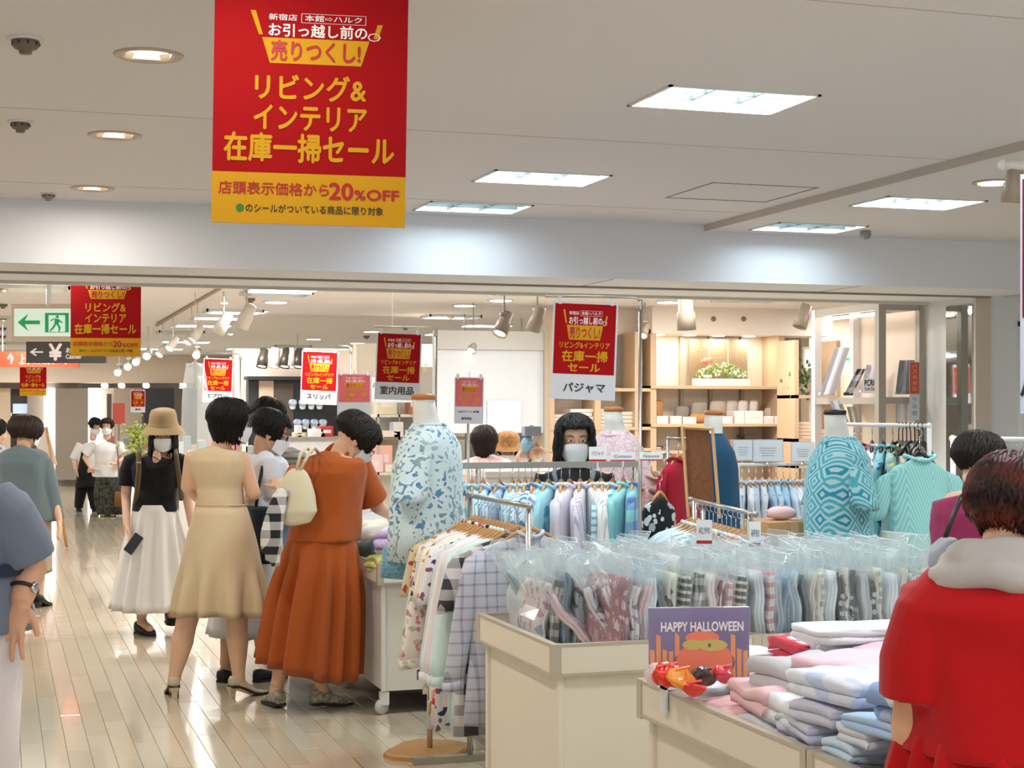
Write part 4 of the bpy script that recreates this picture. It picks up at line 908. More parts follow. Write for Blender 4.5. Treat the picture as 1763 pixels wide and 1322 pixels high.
u = 2.0; order = [23, 1, 8, 3, 4, 6, 10, 18, 7, 2, 9, 12, 10, 11, 5, 24, 3, 12]
nA = 0
while u < 2.45:
    k = order[nA % len(order)]; th = .026 + (k % 4) * .004
    package(u, 5.02 + R.uniform(-.008, .012), ZD, k, th, H=.255 + R.uniform(-.025, .015), lean=R.uniform(.02, .14), yaw=R.gauss(0, .04), lab='%s bagged pajamas, %s from left, front row of left heap' % (PATS[k][5], ORD[nA + 1]), grp='bagged pajamas on the left heaped table', film=R.uniform(.06, .12)); idx += 1
    u += th * 1.02 + .002; nA += 1
u = 2.53; order = [3, 12, 13, 14, 15, 4, 16, 17, 3, 5, 6, 18, 19, 5, 17, 3, 20, 16, 21, 10, 22, 3, 20, 23, 8, 13, 24, 3, 2, 19]
nB = 0
while u < 3.21:
    k = order[nB % len(order)]; th = .025 + (k % 4) * .004
    package(u, 5.02 + R.uniform(-.008, .012), ZD, k, th, H=.255 + R.uniform(-.025, .015), lean=R.uniform(-.10, .05), yaw=R.gauss(0, .04), lab='%s bagged pajamas, %s from left, front row of right heap' % (PATS[k][5], ORD[nB + 1]), grp='bagged pajamas on the right heaped table', film=R.uniform(.06, .12)); idx += 1
    u += th * 1.02 + .002; nB += 1
# rear rows
for row, v in enumerate((5.33, 5.60)):
    u = 1.82 + .04 * row; n = 0
    while u < 3.20:
        if 2.455 < u < 2.53: u = 2.53
        k = (n * 7 + row * 3) % 25; th = .034
        package(u, v + R.uniform(-.01, .01), ZD, k, th, H=.235 + R.uniform(-.02, .025), D=.23, lean=R.uniform(-.12, .16), yaw=R.gauss(0, .05), lab='%s bagged pajamas, %s from left, %s of the heap' % (PATS[k][5], ORD[n + 1], ('middle row', 'back row')[row]), grp='bagged pajamas at the back of the heap', film=R.uniform(.06, .11)); idx += 1
        u += .046; n += 1
# leaning packages at the left end, broadside to the aisle
for j, (u, v, k, ln, yw) in enumerate(((1.80, 5.66, 13, -.50, -.5), (1.82, 5.44, 2, -.62, -.55), (1.85, 5.24, 8, -.72, -.6), (1.90, 5.08, 1, -.55, -.7), (1.93, 5.04, 0, -.42, -.5), (1.965, 5.02, 23, -.25, -.3))):
    package(u + .12, v, ZD, k, .03, H=.25, D=.24, lean=ln, yaw=yw, lab='%s pajamas in a clear bag, leaning broadside at the heap end' % PATS[k][5], grp='leaning bagged pajamas', film=.12)
# small price cards on the heap
def card(px, py, w_px, h_px, Y, lab, txt=None, mat=None, red=True):
    P = signP(C(px, py, Y), RT, V(0, 0, -1), w_px / FPX * Y, h_px / FPX * Y); t = thing('price_card', lab, 'price card', tuple(P(0, 0)))
    obj('panel', MB().slab(P(0, 0), P(0, 1), P(1, 1), P(1, 0), FW, .003), mat or TAGW, t)
    if red: obj('red_band', MB().quad(P(0, .84, .001), P(0, .97, .001), P(1, .97, .001), P(1, .84, .001)), DRED, t)
    if txt:
        tb = MB(); put_text(tb, txt, P, .15, .85, .3, .6, .01); obj('lettering', tb, M('print_grey', '#7c828c', rough=.5), t)
    obj('holder', MB().tube([P(.5, .95, -.004), P(.5, 1.6, -.004)], .004, 6), M('clip_clear'), t)
    return t
card(1014, 769, 30, 26, 7.0, 'small white card reading パジャマ on the pajama rack', 'パジャマ')
card(1051, 778, 43, 16, 7.05, 'white strip card with a red edge on the pajama rack', 'Cotton')
card(1101, 778, 40, 15, 7.1, 'white strip card with a red edge at the right end of the pajama rack', 'Gauze')
card(1199, 895, 27, 42, 6.0, 'greyish price card in front of the blue blouses', '¥2,990', red=True)
card(1290, 898, 20, 44, 6.2, 'tall price tag card on the tag rack end', '¥990')
# ================================================================== TOWELS
def towel(lab, px, py, Y, w, d, h, yaw, mat, layers=3, seed=0, z=None, grp=None, fold=1, name='folded_towel', sag=.0):
    """folded towel: stacked layers joined by round folds on the -x side; placed with its base centre under pixel px,py at depth Y"""
    p = C(px, py, Y); p.z = z if z is not None else p.z
    r = random.Random(seed); t = thing(name, lab, 'towel', p, grp); t['_org'] = (0, 0, 0); t.rotation_euler = (0, 0, yaw); lt = h / layers; mb = MB()
    NY = 15
    def bend(x, y, z_):
        nz = noise.noise_vector(V(x * 9, y * 9, seed * 3.1 + z_ * 12)); ey = 1 - .10 * abs(x / w) * 2 * (abs(y) / d * 2) ** 2
        return V(x * (1 + .05 * math.sin(y * 17 + seed)) + nz.x * .012, y * ey + nz.y * .012 + .010 * math.sin(z_ * 90 + seed), max(0, z_ + nz.z * h * .22 * min(1, z_ / h * 1.6) - h * .16 * (z_ / h) * ((x / w * 2) ** 4 * .5 + (y / d * 2) ** 4 * .8)))
    # continuous serpentine profile in x-z extruded along y
    path = []
    for k in range(layers):
        zc = lt * (k + .5); xs = [-w / 2 + lt * .5 + (w - lt) * q / 8 for q in range(9)]
        if k % 2: xs = xs[::-1]
        path += [(x, zc) for x in xs]
        if k < layers - 1:
            e = xs[-1]; s = 1 if e > 0 else -1
            path += [(e + s * lt * .5 * math.sin(a), zc + lt * .5 * (1 - math.cos(a))) for a in (math.pi * .25, math.pi * .5, math.pi * .75)]
    th = lt * .46
    top = []; bot = []
    for i, (x, z_) in enumerate(path):
        a = path[max(0, i - 1)]; b = path[min(len(path) - 1, i + 1)]; tx, tz = b[0] - a[0], b[1] - a[1]; l = math.hypot(tx, tz) or 1
        nx, nz = -tz / l, tx / l; top.append((x + nx * th, z_ + nz * th)); bot.append((x - nx * th, z_ - nz * th))
    # outer envelope: one closed contour, rounded ends
    e0 = path[0]; en = path[-1]; cont = top + [(en[0] + (path[-1][0] - path[-2][0]) * .15, en[1])] + bot[::-1] + [(e0[0] - (path[1][0] - path[0][0]) * .15, e0[1])]
    rings = []
    for j in range(NY):
        y = -d / 2 + d * j / (NY - 1); q = .0 if 0 < j < NY - 1 else .12 * th
        rings.append([bend(x, y, z_) for x, z_ in cont])
    mb.loft(rings); obj('cloth', mb, mat, t, True, world=False); return t
TW = lambda c, **k: cloth(c, bump=.62, **k)
wh1 = TW('#eceff2'); wh2 = TW('#e2e4ea'); pk = TW('#f0c4c8'); pk2 = TW('#eec9d4'); bl = TW('#b3cfec'); bl2 = TW('#cfe0ee'); lv = TW('#d4d4e4'); gy = TW('#c9c8cb'); mnt = TW('#c4dad2'); gl_ = TW('#d9dee3')
DOTR = TW('#d2465a', pat='dots', col2='#f6e6e6', scale=14); DOTB = TW('#b9cbe6', pat='floral', col2='#e9eef4', col3='#8fb0dc', scale=9)
ZB = TZ - .055
def tB(lab, u, v, w, d, h, yaw, mat, layers=3, z=0., seed=0, **k):
    p = V(u, v, ZB + z); r_ = towel(lab, 0, 0, 1, w, d, h, yaw, mat, layers, seed, **k); r_.location = p; return r_
def tP(lab, px, py, zt, w, d, h, yaw, mat, layers=3, seed=0):
    """towel whose top centre, zt above the deck, is seen at pixel px,py of the photograph"""
    z = ZB + zt; Y = FPX * (EYE - z) / (py - HY); p = G(px, Y); r_ = towel(lab, 0, 0, 1, w, d, h, yaw, mat, layers, seed); r_.location = (max(p.x, 1.775 + w * .5 * abs(math.cos(yaw)) + d * .5 * abs(math.sin(yaw)) - .0), p.y, ZB + zt - h); return r_
LP = TW('#dfe2ee', pat='floral', col2='#c6d2ee', col3='#e9eef6', scale=9)
for a in (('white folded towel in the left corner of the towel table', 1225, 1150, .055, .18, .22, .055, .3, wh1, 3, 1),
 ('white hand towel beside the red pouches', 1205, 1172, .05, .15, .16, .045, .2, wh2, 2, 2),
 ('rose-pink folded towel, lower of the pink pair at the table edge', 1262, 1208, .06, .19, .26, .06, -.08, pk, 3, 4),
 ('rose-pink folded towel, upper of the pink pair at the table edge', 1285, 1176, .135, .21, .27, .07, -.1, pk, 2, 3),
 ('white terry towel under the thick one at the table edge', 1292, 1238, .055, .20, .22, .055, -.05, wh2, 2, 6),
 ('white terry towel with thick folds left of the lavender stack', 1315, 1198, .13, .19, .22, .072, -.05, wh1, 2, 5),
 ('lavender towel at the bottom of the front stack', 1345, 1262, .05, .20, .18, .05, -.08, lv, 2, 10),
 ('lavender towel second from the bottom of the front stack', 1352, 1236, .10, .20, .18, .05, -.02, lv, 2, 11),
 ('lavender towel topmost in the front stack', 1360, 1210, .15, .20, .18, .05, .04, lv, 2, 12),
 ('white and lavender patterned bath towel draped across the stack', 1398, 1160, .215, .27, .30, .06, .1, LP, 2, 14),
 ('pale blue towel at the bottom near the post', 1400, 1300, .045, .20, .14, .045, -.1, bl2, 2, 20),
 ('pale blue towel second from the bottom near the post', 1408, 1274, .09, .20, .15, .045, -.05, bl2, 2, 21),
 ('grey-blue towel third near the post', 1415, 1250, .135, .20, .15, .045, .0, gl_, 2, 22),
 ('light blue bath towel, second under the thick one', 1490, 1238, .165, .32, .26, .04, .03, bl, 2, 25),
 ('light blue patterned bath towel folded thick, on top of the stack', 1465, 1188, .25, .29, .24, .085, .05, DOTB, 3, 24),
 ('white small towel stack, bottom, behind the card', 1296, 1146, .045, .18, .17, .045, .1, wh1, 3, 9),
 ('white small towel stack, middle, behind the card', 1294, 1131, .085, .18, .17, .04, .12, wh1, 3, 8),
 ('white small towel stack, upper, behind the card', 1290, 1117, .12, .17, .16, .035, .1, wh1, 3, 7),
 ('pink towel lying flat in the middle of the table', 1330, 1150, .10, .20, .22, .05, .1, pk, 2, 28),
 ('grey bath towel rolled behind the lavender stack', 1382, 1130, .20, .24, .22, .09, .2, gy, 2, 27),
 ('white bath towel under the grey one', 1400, 1150, .11, .30, .24, .10, .0, wh2, 3, 29),
 ('pale pink bath towel spread behind the blue one', 1480, 1128, .22, .28, .24, .06, .3, pk2, 2, 26),
 ('red towel with white dots at the back of the heap', 1362, 1096, .17, .10, .16, .085, .1, DOTR, 2, 30),
 ('light grey bath towel rolled right of the dotted one', 1432, 1088, .185, .22, .16, .10, .0, TW('#d5d8dc'), 2, 31),
 ('pale grey towel at the back right', 1490, 1108, .17, .22, .20, .08, .2, TW('#cfd1d5'), 2, 32),
 ('pink towel rolled at the back right', 1520, 1110, .20, .16, .18, .10, .1, pk2, 2, 34),
 ('white bath towel topmost at the back right', 1475, 1072, .235, .32, .22, .045, .05, wh1, 2, 33),
 ('plaid flannel towel with brown lines beside the woman in red', 1482, 1262, .19, .24, .16, .055, .25, TW('#e3e0e2', pat='check', col2='#5c4a4c', scale=12), 3, 40),
 ('raspberry fleece towel with white dots beside the woman in red', 1500, 1290, .13, .20, .14, .07, .2, TW('#c94a72', pat='dots', col2='#f3d6e0', scale=16), 2, 41),
 ('grey fleece towel bundle at the front edge', 1432, 1296, .07, .22, .16, .055, -.5, TW('#b9bec4'), 3, 42),
 ('dark green towel peeping out at the front edge', 1488, 1330, .05, .16, .10, .04, -.1, TW('#1f332c'), 2, 43)):
    tP(*a)
# purple Halloween card in a plastic sleeve
Yh = 4.40; ax, dn = roll((RT * .985 + FW * .05).normalized(), -.3); P = signP(C(1117, 1047, Yh), ax, dn, 174 / FPX * Yh, 122 / FPX * Yh)
t = thing('halloween_card', 'purple Halloween cushion packet with orange pumpkin and HAPPY HALLOWEEN lettering', 'picture card', tuple(P(.5, 1)))
obj('panel', MB().slab(P(0, 0), P(0, 1), P(1, 1), P(1, 0), FW, .022), M('card_purple', '#5a4584', rough=.35, coat=.6), t)
def blob(P, cx, cy, rx, ry, n=20, a0=0., a1=6.2832): return [(cx + rx * math.cos(a0 + (a1 - a0) * i / n), cy + ry * math.sin(a0 + (a1 - a0) * i / n)) for i in range(n)]
OR = M('print_orange', '#ee8a2c', rough=.4); OR2 = M('print_pumpkin', '#f0641a', rough=.4); OR3 = M('print_dark_orange', '#8c2410', rough=.4); YG = M('print_mustard', '#c9b02c', rough=.4)
slats = [[(x, .62 - .25 * (i % 3 == 1) * (1 if i < 14 else .6) - (.0 if i % 2 else .04)), (x + .045, .60 - .2 * (i % 3 == 1)), (x + .045, 1), (x, 1)] for i, x in enumerate([.01 + .062 * k for k in range(16)])]
for sl in slats: shape(P, [sl], 'fence_print', OR, t, .001)
shape(P, [blob(P, .55, .78, .31, .24)], 'pumpkin_outline', OR3, t, .002)
for cx, rx in ((.36, .10), (.46, .11), (.57, .11), (.68, .11), (.75, .09)): shape(P, [blob(P, cx, .78, rx * .9, .215)], 'pumpkin_rib', OR2, t, .0026 + cx * .001)
shape(P, [blob(P, .53, .42, .17, .09)], 'hat_print', OR2, t, .0034); shape(P, [blob(P, .44, .52, .11, .075)], 'leaf_print', YG, t, .0040); shape(P, [blob(P, .63, .53, .15, .085)], 'leaf_print', YG, t, .0046)
shape(P, [blob(P, .60, .53, .015, .03), blob(P, .50, .94, .05, .06)], 'eye_print', BLK, t, .0052)
tb = MB(); put_text(tb, 'HAPPY HALLOWEEN', P, .12, .94, .20, .33, .03, off=.003); obj('lettering', tb, TWHITE, t)
obj('plastic_sleeve', MB().slab(P(-.01, -.02, .012), P(-.01, 1.0, .012), P(1.01, 1.0, .012), P(1.01, -.02, .012), FW, .0005), M('sleeve_clear', '#f4f8fa', rough=.08, alpha=.07), t)
# red and orange pouches in front of the card
rng = random.Random(5)
for i, (px, py, Y, r_, c, lab) in enumerate(((1148, 1162, 4.28, .030, '#e3311c', 'bright red foil pouch in the table corner'), (1172, 1166, 4.24, .026, '#f0902c', 'orange-yellow foil pouch in the table corner'), (1134, 1160, 4.35, .028, '#e6d2d2', 'pale crumpled pouch at the table corner edge'), (1246, 1160, 4.28, .022, '#d2283a', 'red pouch in front of the pumpkin'), (1212, 1166, 4.26, .022, '#3b2420', 'dark toy pouch in front of the pumpkin'), (1196, 1186, 4.2, .02, '#dd2a24', 'red ribbon packet on the table edge'))):
    c0 = C(px, py, Y); c0.z = max(c0.z, ZB + r_); t = thing('foil_pouch', lab, 'packet', (c0.x, c0.y, ZB)); m = MB(); m.ell(c0, (r_ * 1.5, r_, r_ * .9), n=20, m=14)
    m.v = [tuple(Vector(q) + noise.noise_vector(Vector(q) * 28 + V(i, 0, 0)) * r_ * .85) for q in m.v]; m.v = [(q[0], q[1], max(q[2], ZB + .001)) for q in m.v]
    obj('pouch', m, M('foil_%d' % i, c, rough=.3, coat=.4), t, False); obj('seam', MB().tube([c0 + V(-r_, 0, r_ * .8), c0 + V(r_, 0, r_ * 1.05)], .004, 5), M('foil_%d' % i), t)
obj_clip = thing('rim_clip', 'clear plastic clip on the rim of the towel table', 'clip', tuple(C(1153, 1195, 4.5)))
cc = V(1.745, 4.06, TZ)
obj('clip', MB().box((1.738, 4.04, TZ - .06), (1.746, 4.075, TZ + .012)).box((1.738, 4.04, TZ + .004), (1.77, 4.075, TZ + .012)), M('clip_clear'), obj_clip)
# towels on the wheeled table
def tW(lab, u, v, w, d, h, yaw, mat, layers=3, z=0., seed=0):
    r_ = towel(lab, 0, 0, 1, w, d, h, yaw, mat, layers, seed); r_.location = (u, v, .775 - .055 + z)
tW('lilac striped towel roll on the wheeled table', 2.03, 8.10, .30, .26, .12, .9, TW('#cdb4dc', pat='noise', col2='#bda2d2', scale=90), 4, .09, 50)
tW('yellow and green folded towel at the table front edge', 1.99, 8.06, .34, .18, .09, .1, TW('#e3d27c', pat='noise', col2='#b3c272', scale=16), 4, 0, 51)
tW('dark green towel beside the lilac roll', 1.92, 8.35, .12, .28, .14, .2, TW('#3b5c58'), 3, .0, 52)
tW('white towel spread on the wheeled table', 2.12, 8.50, .42, .34, .12, .2, wh1, 3, .08, 53)
tW('cream folded towel behind the white one', 2.10, 8.95, .36, .30, .12, .4, TW('#eee8cc'), 3, .08, 54)
tW('white towel with black circles near the dress form', 2.36, 8.75, .30, .3, .16, .3, TW('#eceef0', pat='dots', col2='#22242a', scale=8), 3, .08, 55)
tW('white towel under the circles one', 2.42, 8.35, .3, .4, .1, .0, wh2, 3, .0, 56)
tW('olive small towel on the white one', 2.22, 8.48, .10, .12, .05, .5, TW('#8f9a58'), 2, .21, 57)
tW('pale towel pile at the far end of the wheeled table', 2.2, 9.4, .5, .5, .2, .1, gl_, 4, .0, 58)
# ================================================================== PEOPLE
def skin(c='#c99878'):
    r_, g_, b_ = (int(c[i:i + 2], 16) / 255 for i in (1, 3, 5)); return M('skin_' + c[1:], (min(1, r_ + .07), min(1, g_ + .09), min(1, b_ + .10)), rough=.5, bump=.05, sheen=.05)
HAIRB = M('hair_black', '#0b0a0a', rough=.55, spec=.25, bump=.9); HAIRD = M('hair_dark_brown', '#1c130e', rough=.55, spec=.25, bump=.9); HAIRR = M('hair_auburn', '#5c1f12', rough=.5, spec=.3, pat='noise', col2='#1d0b07', scale=14, bump=.9)
MASKW = M('mask_white', '#e9edf0', rough=.8); EYEW = M('eye_white', '#e8e6e2', rough=.3); EYED = M('eye_dark', '#1c1410', rough=.2)
def cap_(mb, a, b, ra, rb, n=14):
    """closed tapered limb with rounded ends"""
    a, b = Vector(a), Vector(b); d = b - a
    pts = [a - d.normalized() * ra * .8, a - d.normalized() * ra * .45, a, a.lerp(b, .33), a.lerp(b, .66), b, b + d.normalized() * rb * .45, b + d.normalized() * rb * .8]
    mb.tube(pts, [ra * .45, ra * .88, ra, ra + (rb - ra) * .33, ra + (rb - ra) * .66, rb, rb * .88, rb * .45], n)
def rot_frame(f, up=UP):
    """columns: right-hand side, front, up"""
    f = Vector(f).normalized(); u = Vector(up); u = (u - f * u.dot(f)).normalized(); r = f.cross(u)
    return Matrix((r, f, u)).transposed()
class Fig:
    def __init__(s, label, foot, Y, sk='#c99878', group=None, name='person'):
        s.Y = Y; s.base = G(foot, Y); s.t = thing(name, label, 'person', tuple(s.base), group); s.body = MB(); s.skin = skin(sk); s.cl = {}
    def P(s, px, py, dy=0.): return C(px, py, s.Y + dy)
    def head(s, px, py, look, pitch=0., dy=0., roll_=0., sz=1., neck=None):
        """px,py: centre of the skull; look: camera angle; pitch: degrees down"""
        c = s.P(px, py, dy); f = camdir(look); pr = math.radians(pitch); f = (f * math.cos(pr) - UP * math.sin(pr)).normalized(); u = UP * math.cos(pr) + camdir(look) * math.sin(pr)
        side = f.cross(u); rr = math.radians(roll_); u = u * math.cos(rr) + side * math.sin(rr)
        F = rot_frame(f, u); s.hc, s.hF, s.sz = c, F, sz; mb = s.body
        q = lambda x, y, z: c + F @ V(x, y, z) * sz
        s.hq = q
        mb.ell(q(0, -.012, .025), (.074 * sz, .094 * sz, .092 * sz), F, 18, 14)
        mb.ell(q(0, .022, -.035), (.058 * sz, .066 * sz, .082 * sz), F, 16, 12)
        mb.ell(q(0, .058, -.085), (.030 * sz, .026 * sz, .028 * sz), F, 12, 8)
        mb.ell(q(0, .091, -.028), (.013 * sz, .020 * sz, .020 * sz), F, 10, 8); mb.ell(q(0, .084, -.005), (.009 * sz, .014 * sz, .028 * sz), F, 8, 8)
        for k in (-1, 1):
            mb.ell(q(k * .034, .058, -.040), (.028 * sz, .024 * sz, .026 * sz), F, 10, 8); mb.ell(q(k * .073, -.008, -.015), (.010 * sz, .018 * sz, .032 * sz), F, 10, 8)
        mb.ell(q(0, .078, -.062), (.024 * sz, .012 * sz, .010 * sz), F, 10, 6)
        nk = Vector(neck) if neck is not None else q(0, -.03, -.20)
        cap_(mb, q(0, -.022, -.06), nk, .052 * sz, .056 * sz)
        s.neck = nk; return s
    def face(s, mask=True, glasses=False, eyes=True):
        q, F, z = s.hq, s.hF, s.sz
        if eyes:
            for k in (-1, 1):
                e = obj('eye', MB().ell(q(k * .031, .074, .004), (.0135 * z, .009 * z, .0050 * z), F, 12, 8), EYEW, s.t, True)
                obj('iris', MB().ell(q(k * .031, .0795, .004), (.0062 * z, .006 * z, .0050 * z), F, 10, 6), EYED, e, True)
                obj('eyebrow', MB().tube([q(k * .016, .081, .024), q(k * .032, .080, .030), q(k * .050, .068, .026)], [.0022 * z, .003 * z, .0015 * z], 6), EYED, s.t, True)
        if not mask: obj('lips', MB().ell(q(0, .089, -.064), (.020 * z, .006 * z, .007 * z), F, 12, 6), M('lips_rose', '#a3544c', rough=.4), s.t, True)
        if mask:
            mb = MB(); rows = []
            for j in range(9):
                f = j / 8; zz = -.006 - f * .098; row = []
                for i in range(15):
                    a = (i / 14 - .5) * 2 * 1.22; taper = 1 - .18 * abs(f - .4)
                    rx = .077 * taper; ry = .116 * (1 - .24 * max(0, f - .35)); x = math.sin(a) * rx; y = math.cos(a) * ry + .001 + (.010 * math.exp(-(a / .25) ** 2) * (1 - abs(f - .25)))
                    zc = zz + .018 * (abs(a) / 1.22) ** 2 * (1 if f > .5 else -1) * (abs(f - .5) * 2)
                    row.append(q(x, y, zc))
                rows.append(row)
            mb.loft(rows, cap=False, closed=False); m = obj('face_mask', mb, MASKW, s.t, True)
            for k in (-1, 1):
                mb = MB(); mb.tube([q(k * .064, .034, -.018), q(k * .078, .002, .012), q(k * .080, -.020, -.010), q(k * .072, -.008, -.045), q(k * .062, .030, -.082)], .0016 * z, 5); obj('ear_loop', mb, MASKW, m, True)
        if glasses:
            g = MB(); B = M('glasses_dark', '#1d1a1a', rough=.3)
            for k in (-1, 1):
                g = MB(); g.tube([q(k * (.034 + .024 * math.cos(a)), .100, .002 + .018 * math.sin(a)) for a in [i * math.pi / 6 for i in range(13)]], .0022, 5); g.tube([q(k * .058, .098, .006), q(k * .080, -.01, .006)], .0022, 5); obj('glasses_rim', g, B, s.t, True)
        return s
    def arm(s, sh, el, wr, ha=None, r=(.047, .038, .026), bend=.0, palm=None, fingers=None, hs=1., spread=.12, curl=.35):
        mb = s.body; cap_(mb, sh, el, r[0], r[1]); cap_(mb, el, wr, r[1] * .98, r[2])
        if ha is not None:
            d = (Vector(ha) - Vector(wr)).normalized(); n = Vector(palm).normalized() if palm is not None else RT
            n = (n - d * n.dot(d)).normalized(); sd = d.cross(n); F = Matrix((sd, d, n)).transposed()
            w_ = Vector(wr); c = w_ + d * .052 * hs; mb.ell(c, (.040 * hs, .054 * hs, .017 * hs), F, 14, 10); mb.ell(w_ + d * .02 * hs, (.028 * hs, .03 * hs, .019 * hs), F, 12, 8)
            for k, (off, ln) in enumerate(((-.030, .068), (-.010, .078), (.011, .074), (.030, .058))):
                a = w_ + d * .088 * hs + sd * off * hs; d1 = (d + sd * (off / .03) * spread * .5 - n * curl * .4).normalized(); b = a + d1 * ln * .42 * hs
                d2 = (d1 - n * curl).normalized(); e = b + d2 * ln * .34 * hs; d3 = (d2 - n * curl).normalized(); f_ = e + d3 * ln * .26 * hs
                mb.tube([a - d1 * .02 * hs, a, b, e, f_, f_ + d3 * .004 * hs], [.0088 * hs, .0092 * hs, .0084 * hs, .0076 * hs, .0068 * hs, .003 * hs], 10)
            a = w_ + d * .028 * hs - sd * .030 * hs; d1 = (d * .75 - sd * .6 - n * .25).normalized(); b = a + d1 * .040 * hs; e = b + (d1 + d * .5).normalized() * .030 * hs
            mb.tube([a, a + d1 * .01, b, e, e + (e - b) * .15], [.012 * hs, .0125 * hs, .0105 * hs, .0085 * hs, .003 * hs], 10)
        return s
    def leg(s, hip, kn, an, r=(.082, .056, .034), foot=None, calf=True):
        mb = s.body; cap_(mb, hip, kn, r[0], r[1]); k, a = Vector(kn), Vector(an)
        pts = [k, k.lerp(a, .15), k.lerp(a, .35), k.lerp(a, .6), k.lerp(a, .85), a]; mb.tube(pts, [r[1], r[1] * .96, r[1] * 1.02, r[1] * .82, r[2] * 1.05, r[2]], 14)
        if foot is not None:
            f = Vector(foot); mb.ell(a.lerp(f, .15) - V(0, 0, .012), (r[2] * 1.05,) * 3, None, 12, 8); cap_(mb, a + V(0, 0, -.02), f, r[2] * .95, .026)
        return s
    def torso(s, sh_c, hip_c, look, W=.165, Wh=.15, D=.095, rad=1.):
        """soft core of the body between hips and shoulders"""
        F = rot_frame(camdir(look), UP); a, b = Vector(hip_c), Vector(sh_c); s.tF = F
        rings = []
        for f, w_, d in ((-.08, Wh * .8, D * .9), (0, Wh, D * 1.05), (.2, Wh * .95, D), (.42, Wh * .80, D * .88), (.7, W * .90, D * 1.02), (.9, W * .98, D * .9), (1.0, W * .85, D * .62), (1.05, W * .4, D * .5)):
            c = a.lerp(b, f); rings.append([c + F @ V(w_ * math.cos(t), d * math.sin(t), 0) for t in [2 * math.pi * i / 24 for i in range(24)]])
        s.body.loft(rings); return s
    def done(s, voxel=.0065, smooth=2): return bake(s.body, voxel, smooth, s.skin, s.t, 'body')
    def cloth(s, name, mb, mat, voxel=.009, smooth=3, remesh=True, label=None):
        if remesh: return bake(mb, voxel, smooth, mat, s.t, name, label=label)
        return obj(name, mb, mat, s.t, True, label=label)
    def top(s, name, sh_c, hem_c, look, mat, W=.2, Wh=.19, D=.12, sleeves=(), neck=True, waist=.92, voxel=.009, folds=.012, collar=0., shoulder_drop=.03, wr=.035, label=None):
        """garment for the upper body: sh_c centre of the shoulder line, hem_c centre of the hem"""
        F = rot_frame(camdir(look), UP); a, b = Vector(hem_c), Vector(sh_c); rings = []; n = 36; H = (b - a).length; r = random.Random(int(H * 1e4))
        ph = r.random() * 6
        KEY = [(0, Wh * 1.02, D * 1.12), (.02, Wh * 1.03, D * 1.13), (.15, Wh * 1.0, D * 1.08), (.38, (Wh * .5 + W * .5) * waist, D * (waist + .04)), (.6, W * .98, D * 1.02), (.8, W * 1.02, D * 1.05)]
        KEY2 = []
        for (f0, a0, d0), (f1, a1, d1) in zip(KEY, KEY[1:]): KEY2 += [(f0 + (f1 - f0) * q / 3, a0 + (a1 - a0) * q / 3, d0 + (d1 - d0) * q / 3) for q in range(3)]
        for f, w_, d in (*KEY2, (.8, W * 1.02, D * 1.05), (.93, W * .99, D * .86), (1.0, W * .80, D * .66), (1.035, W * .46, D * .56), (1.06, W * .33, D * .5)):
            c = a.lerp(b, f); ring = []
            for i in range(n):
                t = 2 * math.pi * i / n; fo = 1 + folds * math.sin(5 * t + ph + f * 3) * (1.2 - f) * 2 + folds * .6 * math.sin(9 * t - ph + f * 7) * (1 - f)
                ct, st = math.cos(t), math.sin(t); e = .82
                nz = noise.noise(V(ct * 2.2 + H * 40, st * 2.2, f * 3.2)) * .5 + noise.noise(V(ct * 5, st * 5 + H * 10, f * 7)) * .25; fo += wr * nz * 3 * (1 if f < .9 else .4)
                ring.append(c + F @ V(w_ * (abs(ct) ** e) * (1 if ct > 0 else -1) * fo, d * (abs(st) ** e) * (1 if st > 0 else -1) * fo, -shoulder_drop * abs(ct) ** 2 * max(0, (f - .9) / .16)))
            rings.append(ring)
        mb = MB().loft(rings)
        for sl in sleeves:
            pts, rs = sl; mb.tube([Vector(p) for p in pts], rs, 18)
        if collar: mb.tube([b + F @ V(.075 * math.cos(t), .07 * math.sin(t) - .005, .045 + collar * .3 - .02 * math.sin(t)) for t in [2 * math.pi * i / 16 for i in range(17)]], collar, 8)
        return s.cloth(name, mb, mat, voxel, 2, label=label)
    def skirt(s, name, top_c, bot_c, look, mat, W0=.15, D0=.12, W1=.3, D1=.28, n=14, amp=.05, slant=0., label=None, bulge=.0, start=.12, rows=14, seed=3, power=1.):
        F = rot_frame(camdir(look), UP); a, b = Vector(top_c), Vector(bot_c); rings = []; N_ = max(96, n * 9); r = random.Random(seed); pw = [r.uniform(.55, 1.25) for _ in range(n)]; pj = [r.uniform(-.25, .25) for _ in range(n)]
        for j in range(rows + 1):
            f = j / rows; w_ = W0 + (W1 - W0) * f ** power + bulge * math.sin(f * math.pi); d = D0 + (D1 - D0) * f ** power + bulge * math.sin(f * math.pi); c = a.lerp(b, f); ring = []
            for i in range(N_):
                t = 2 * math.pi * i / N_; ph = t * n / (2 * math.pi); k = int(ph) % n; k2 = (k + 1) % n; g_ = ph - int(ph); pwr = pw[k] * (1 - g_) + pw[k2] * g_; jj = pj[k] * (1 - g_) + pj[k2] * g_
                fo = amp * pwr * math.sin((ph + jj) * 2 * math.pi) * sstep((f - start) / .5) * (1 / (1 + .0)); ring.append(c + F @ V((w_ + fo) * math.cos(t), (d + fo) * math.sin(t), slant * math.cos(t) * f + .006 * math.sin(t * 3) * f))
            rings.append(ring)
        ins = [b + (q - b) * .96 + V(0, 0, .012) for q in rings[-1]]; rings.append(ins)
        mb = MB().loft(rings, cap=False); mb.f.append(tuple(range(N_ - 1, -1, -1))); mb.mi.append(0)
        return s.cloth(name, mb, mat, remesh=False, label=label)
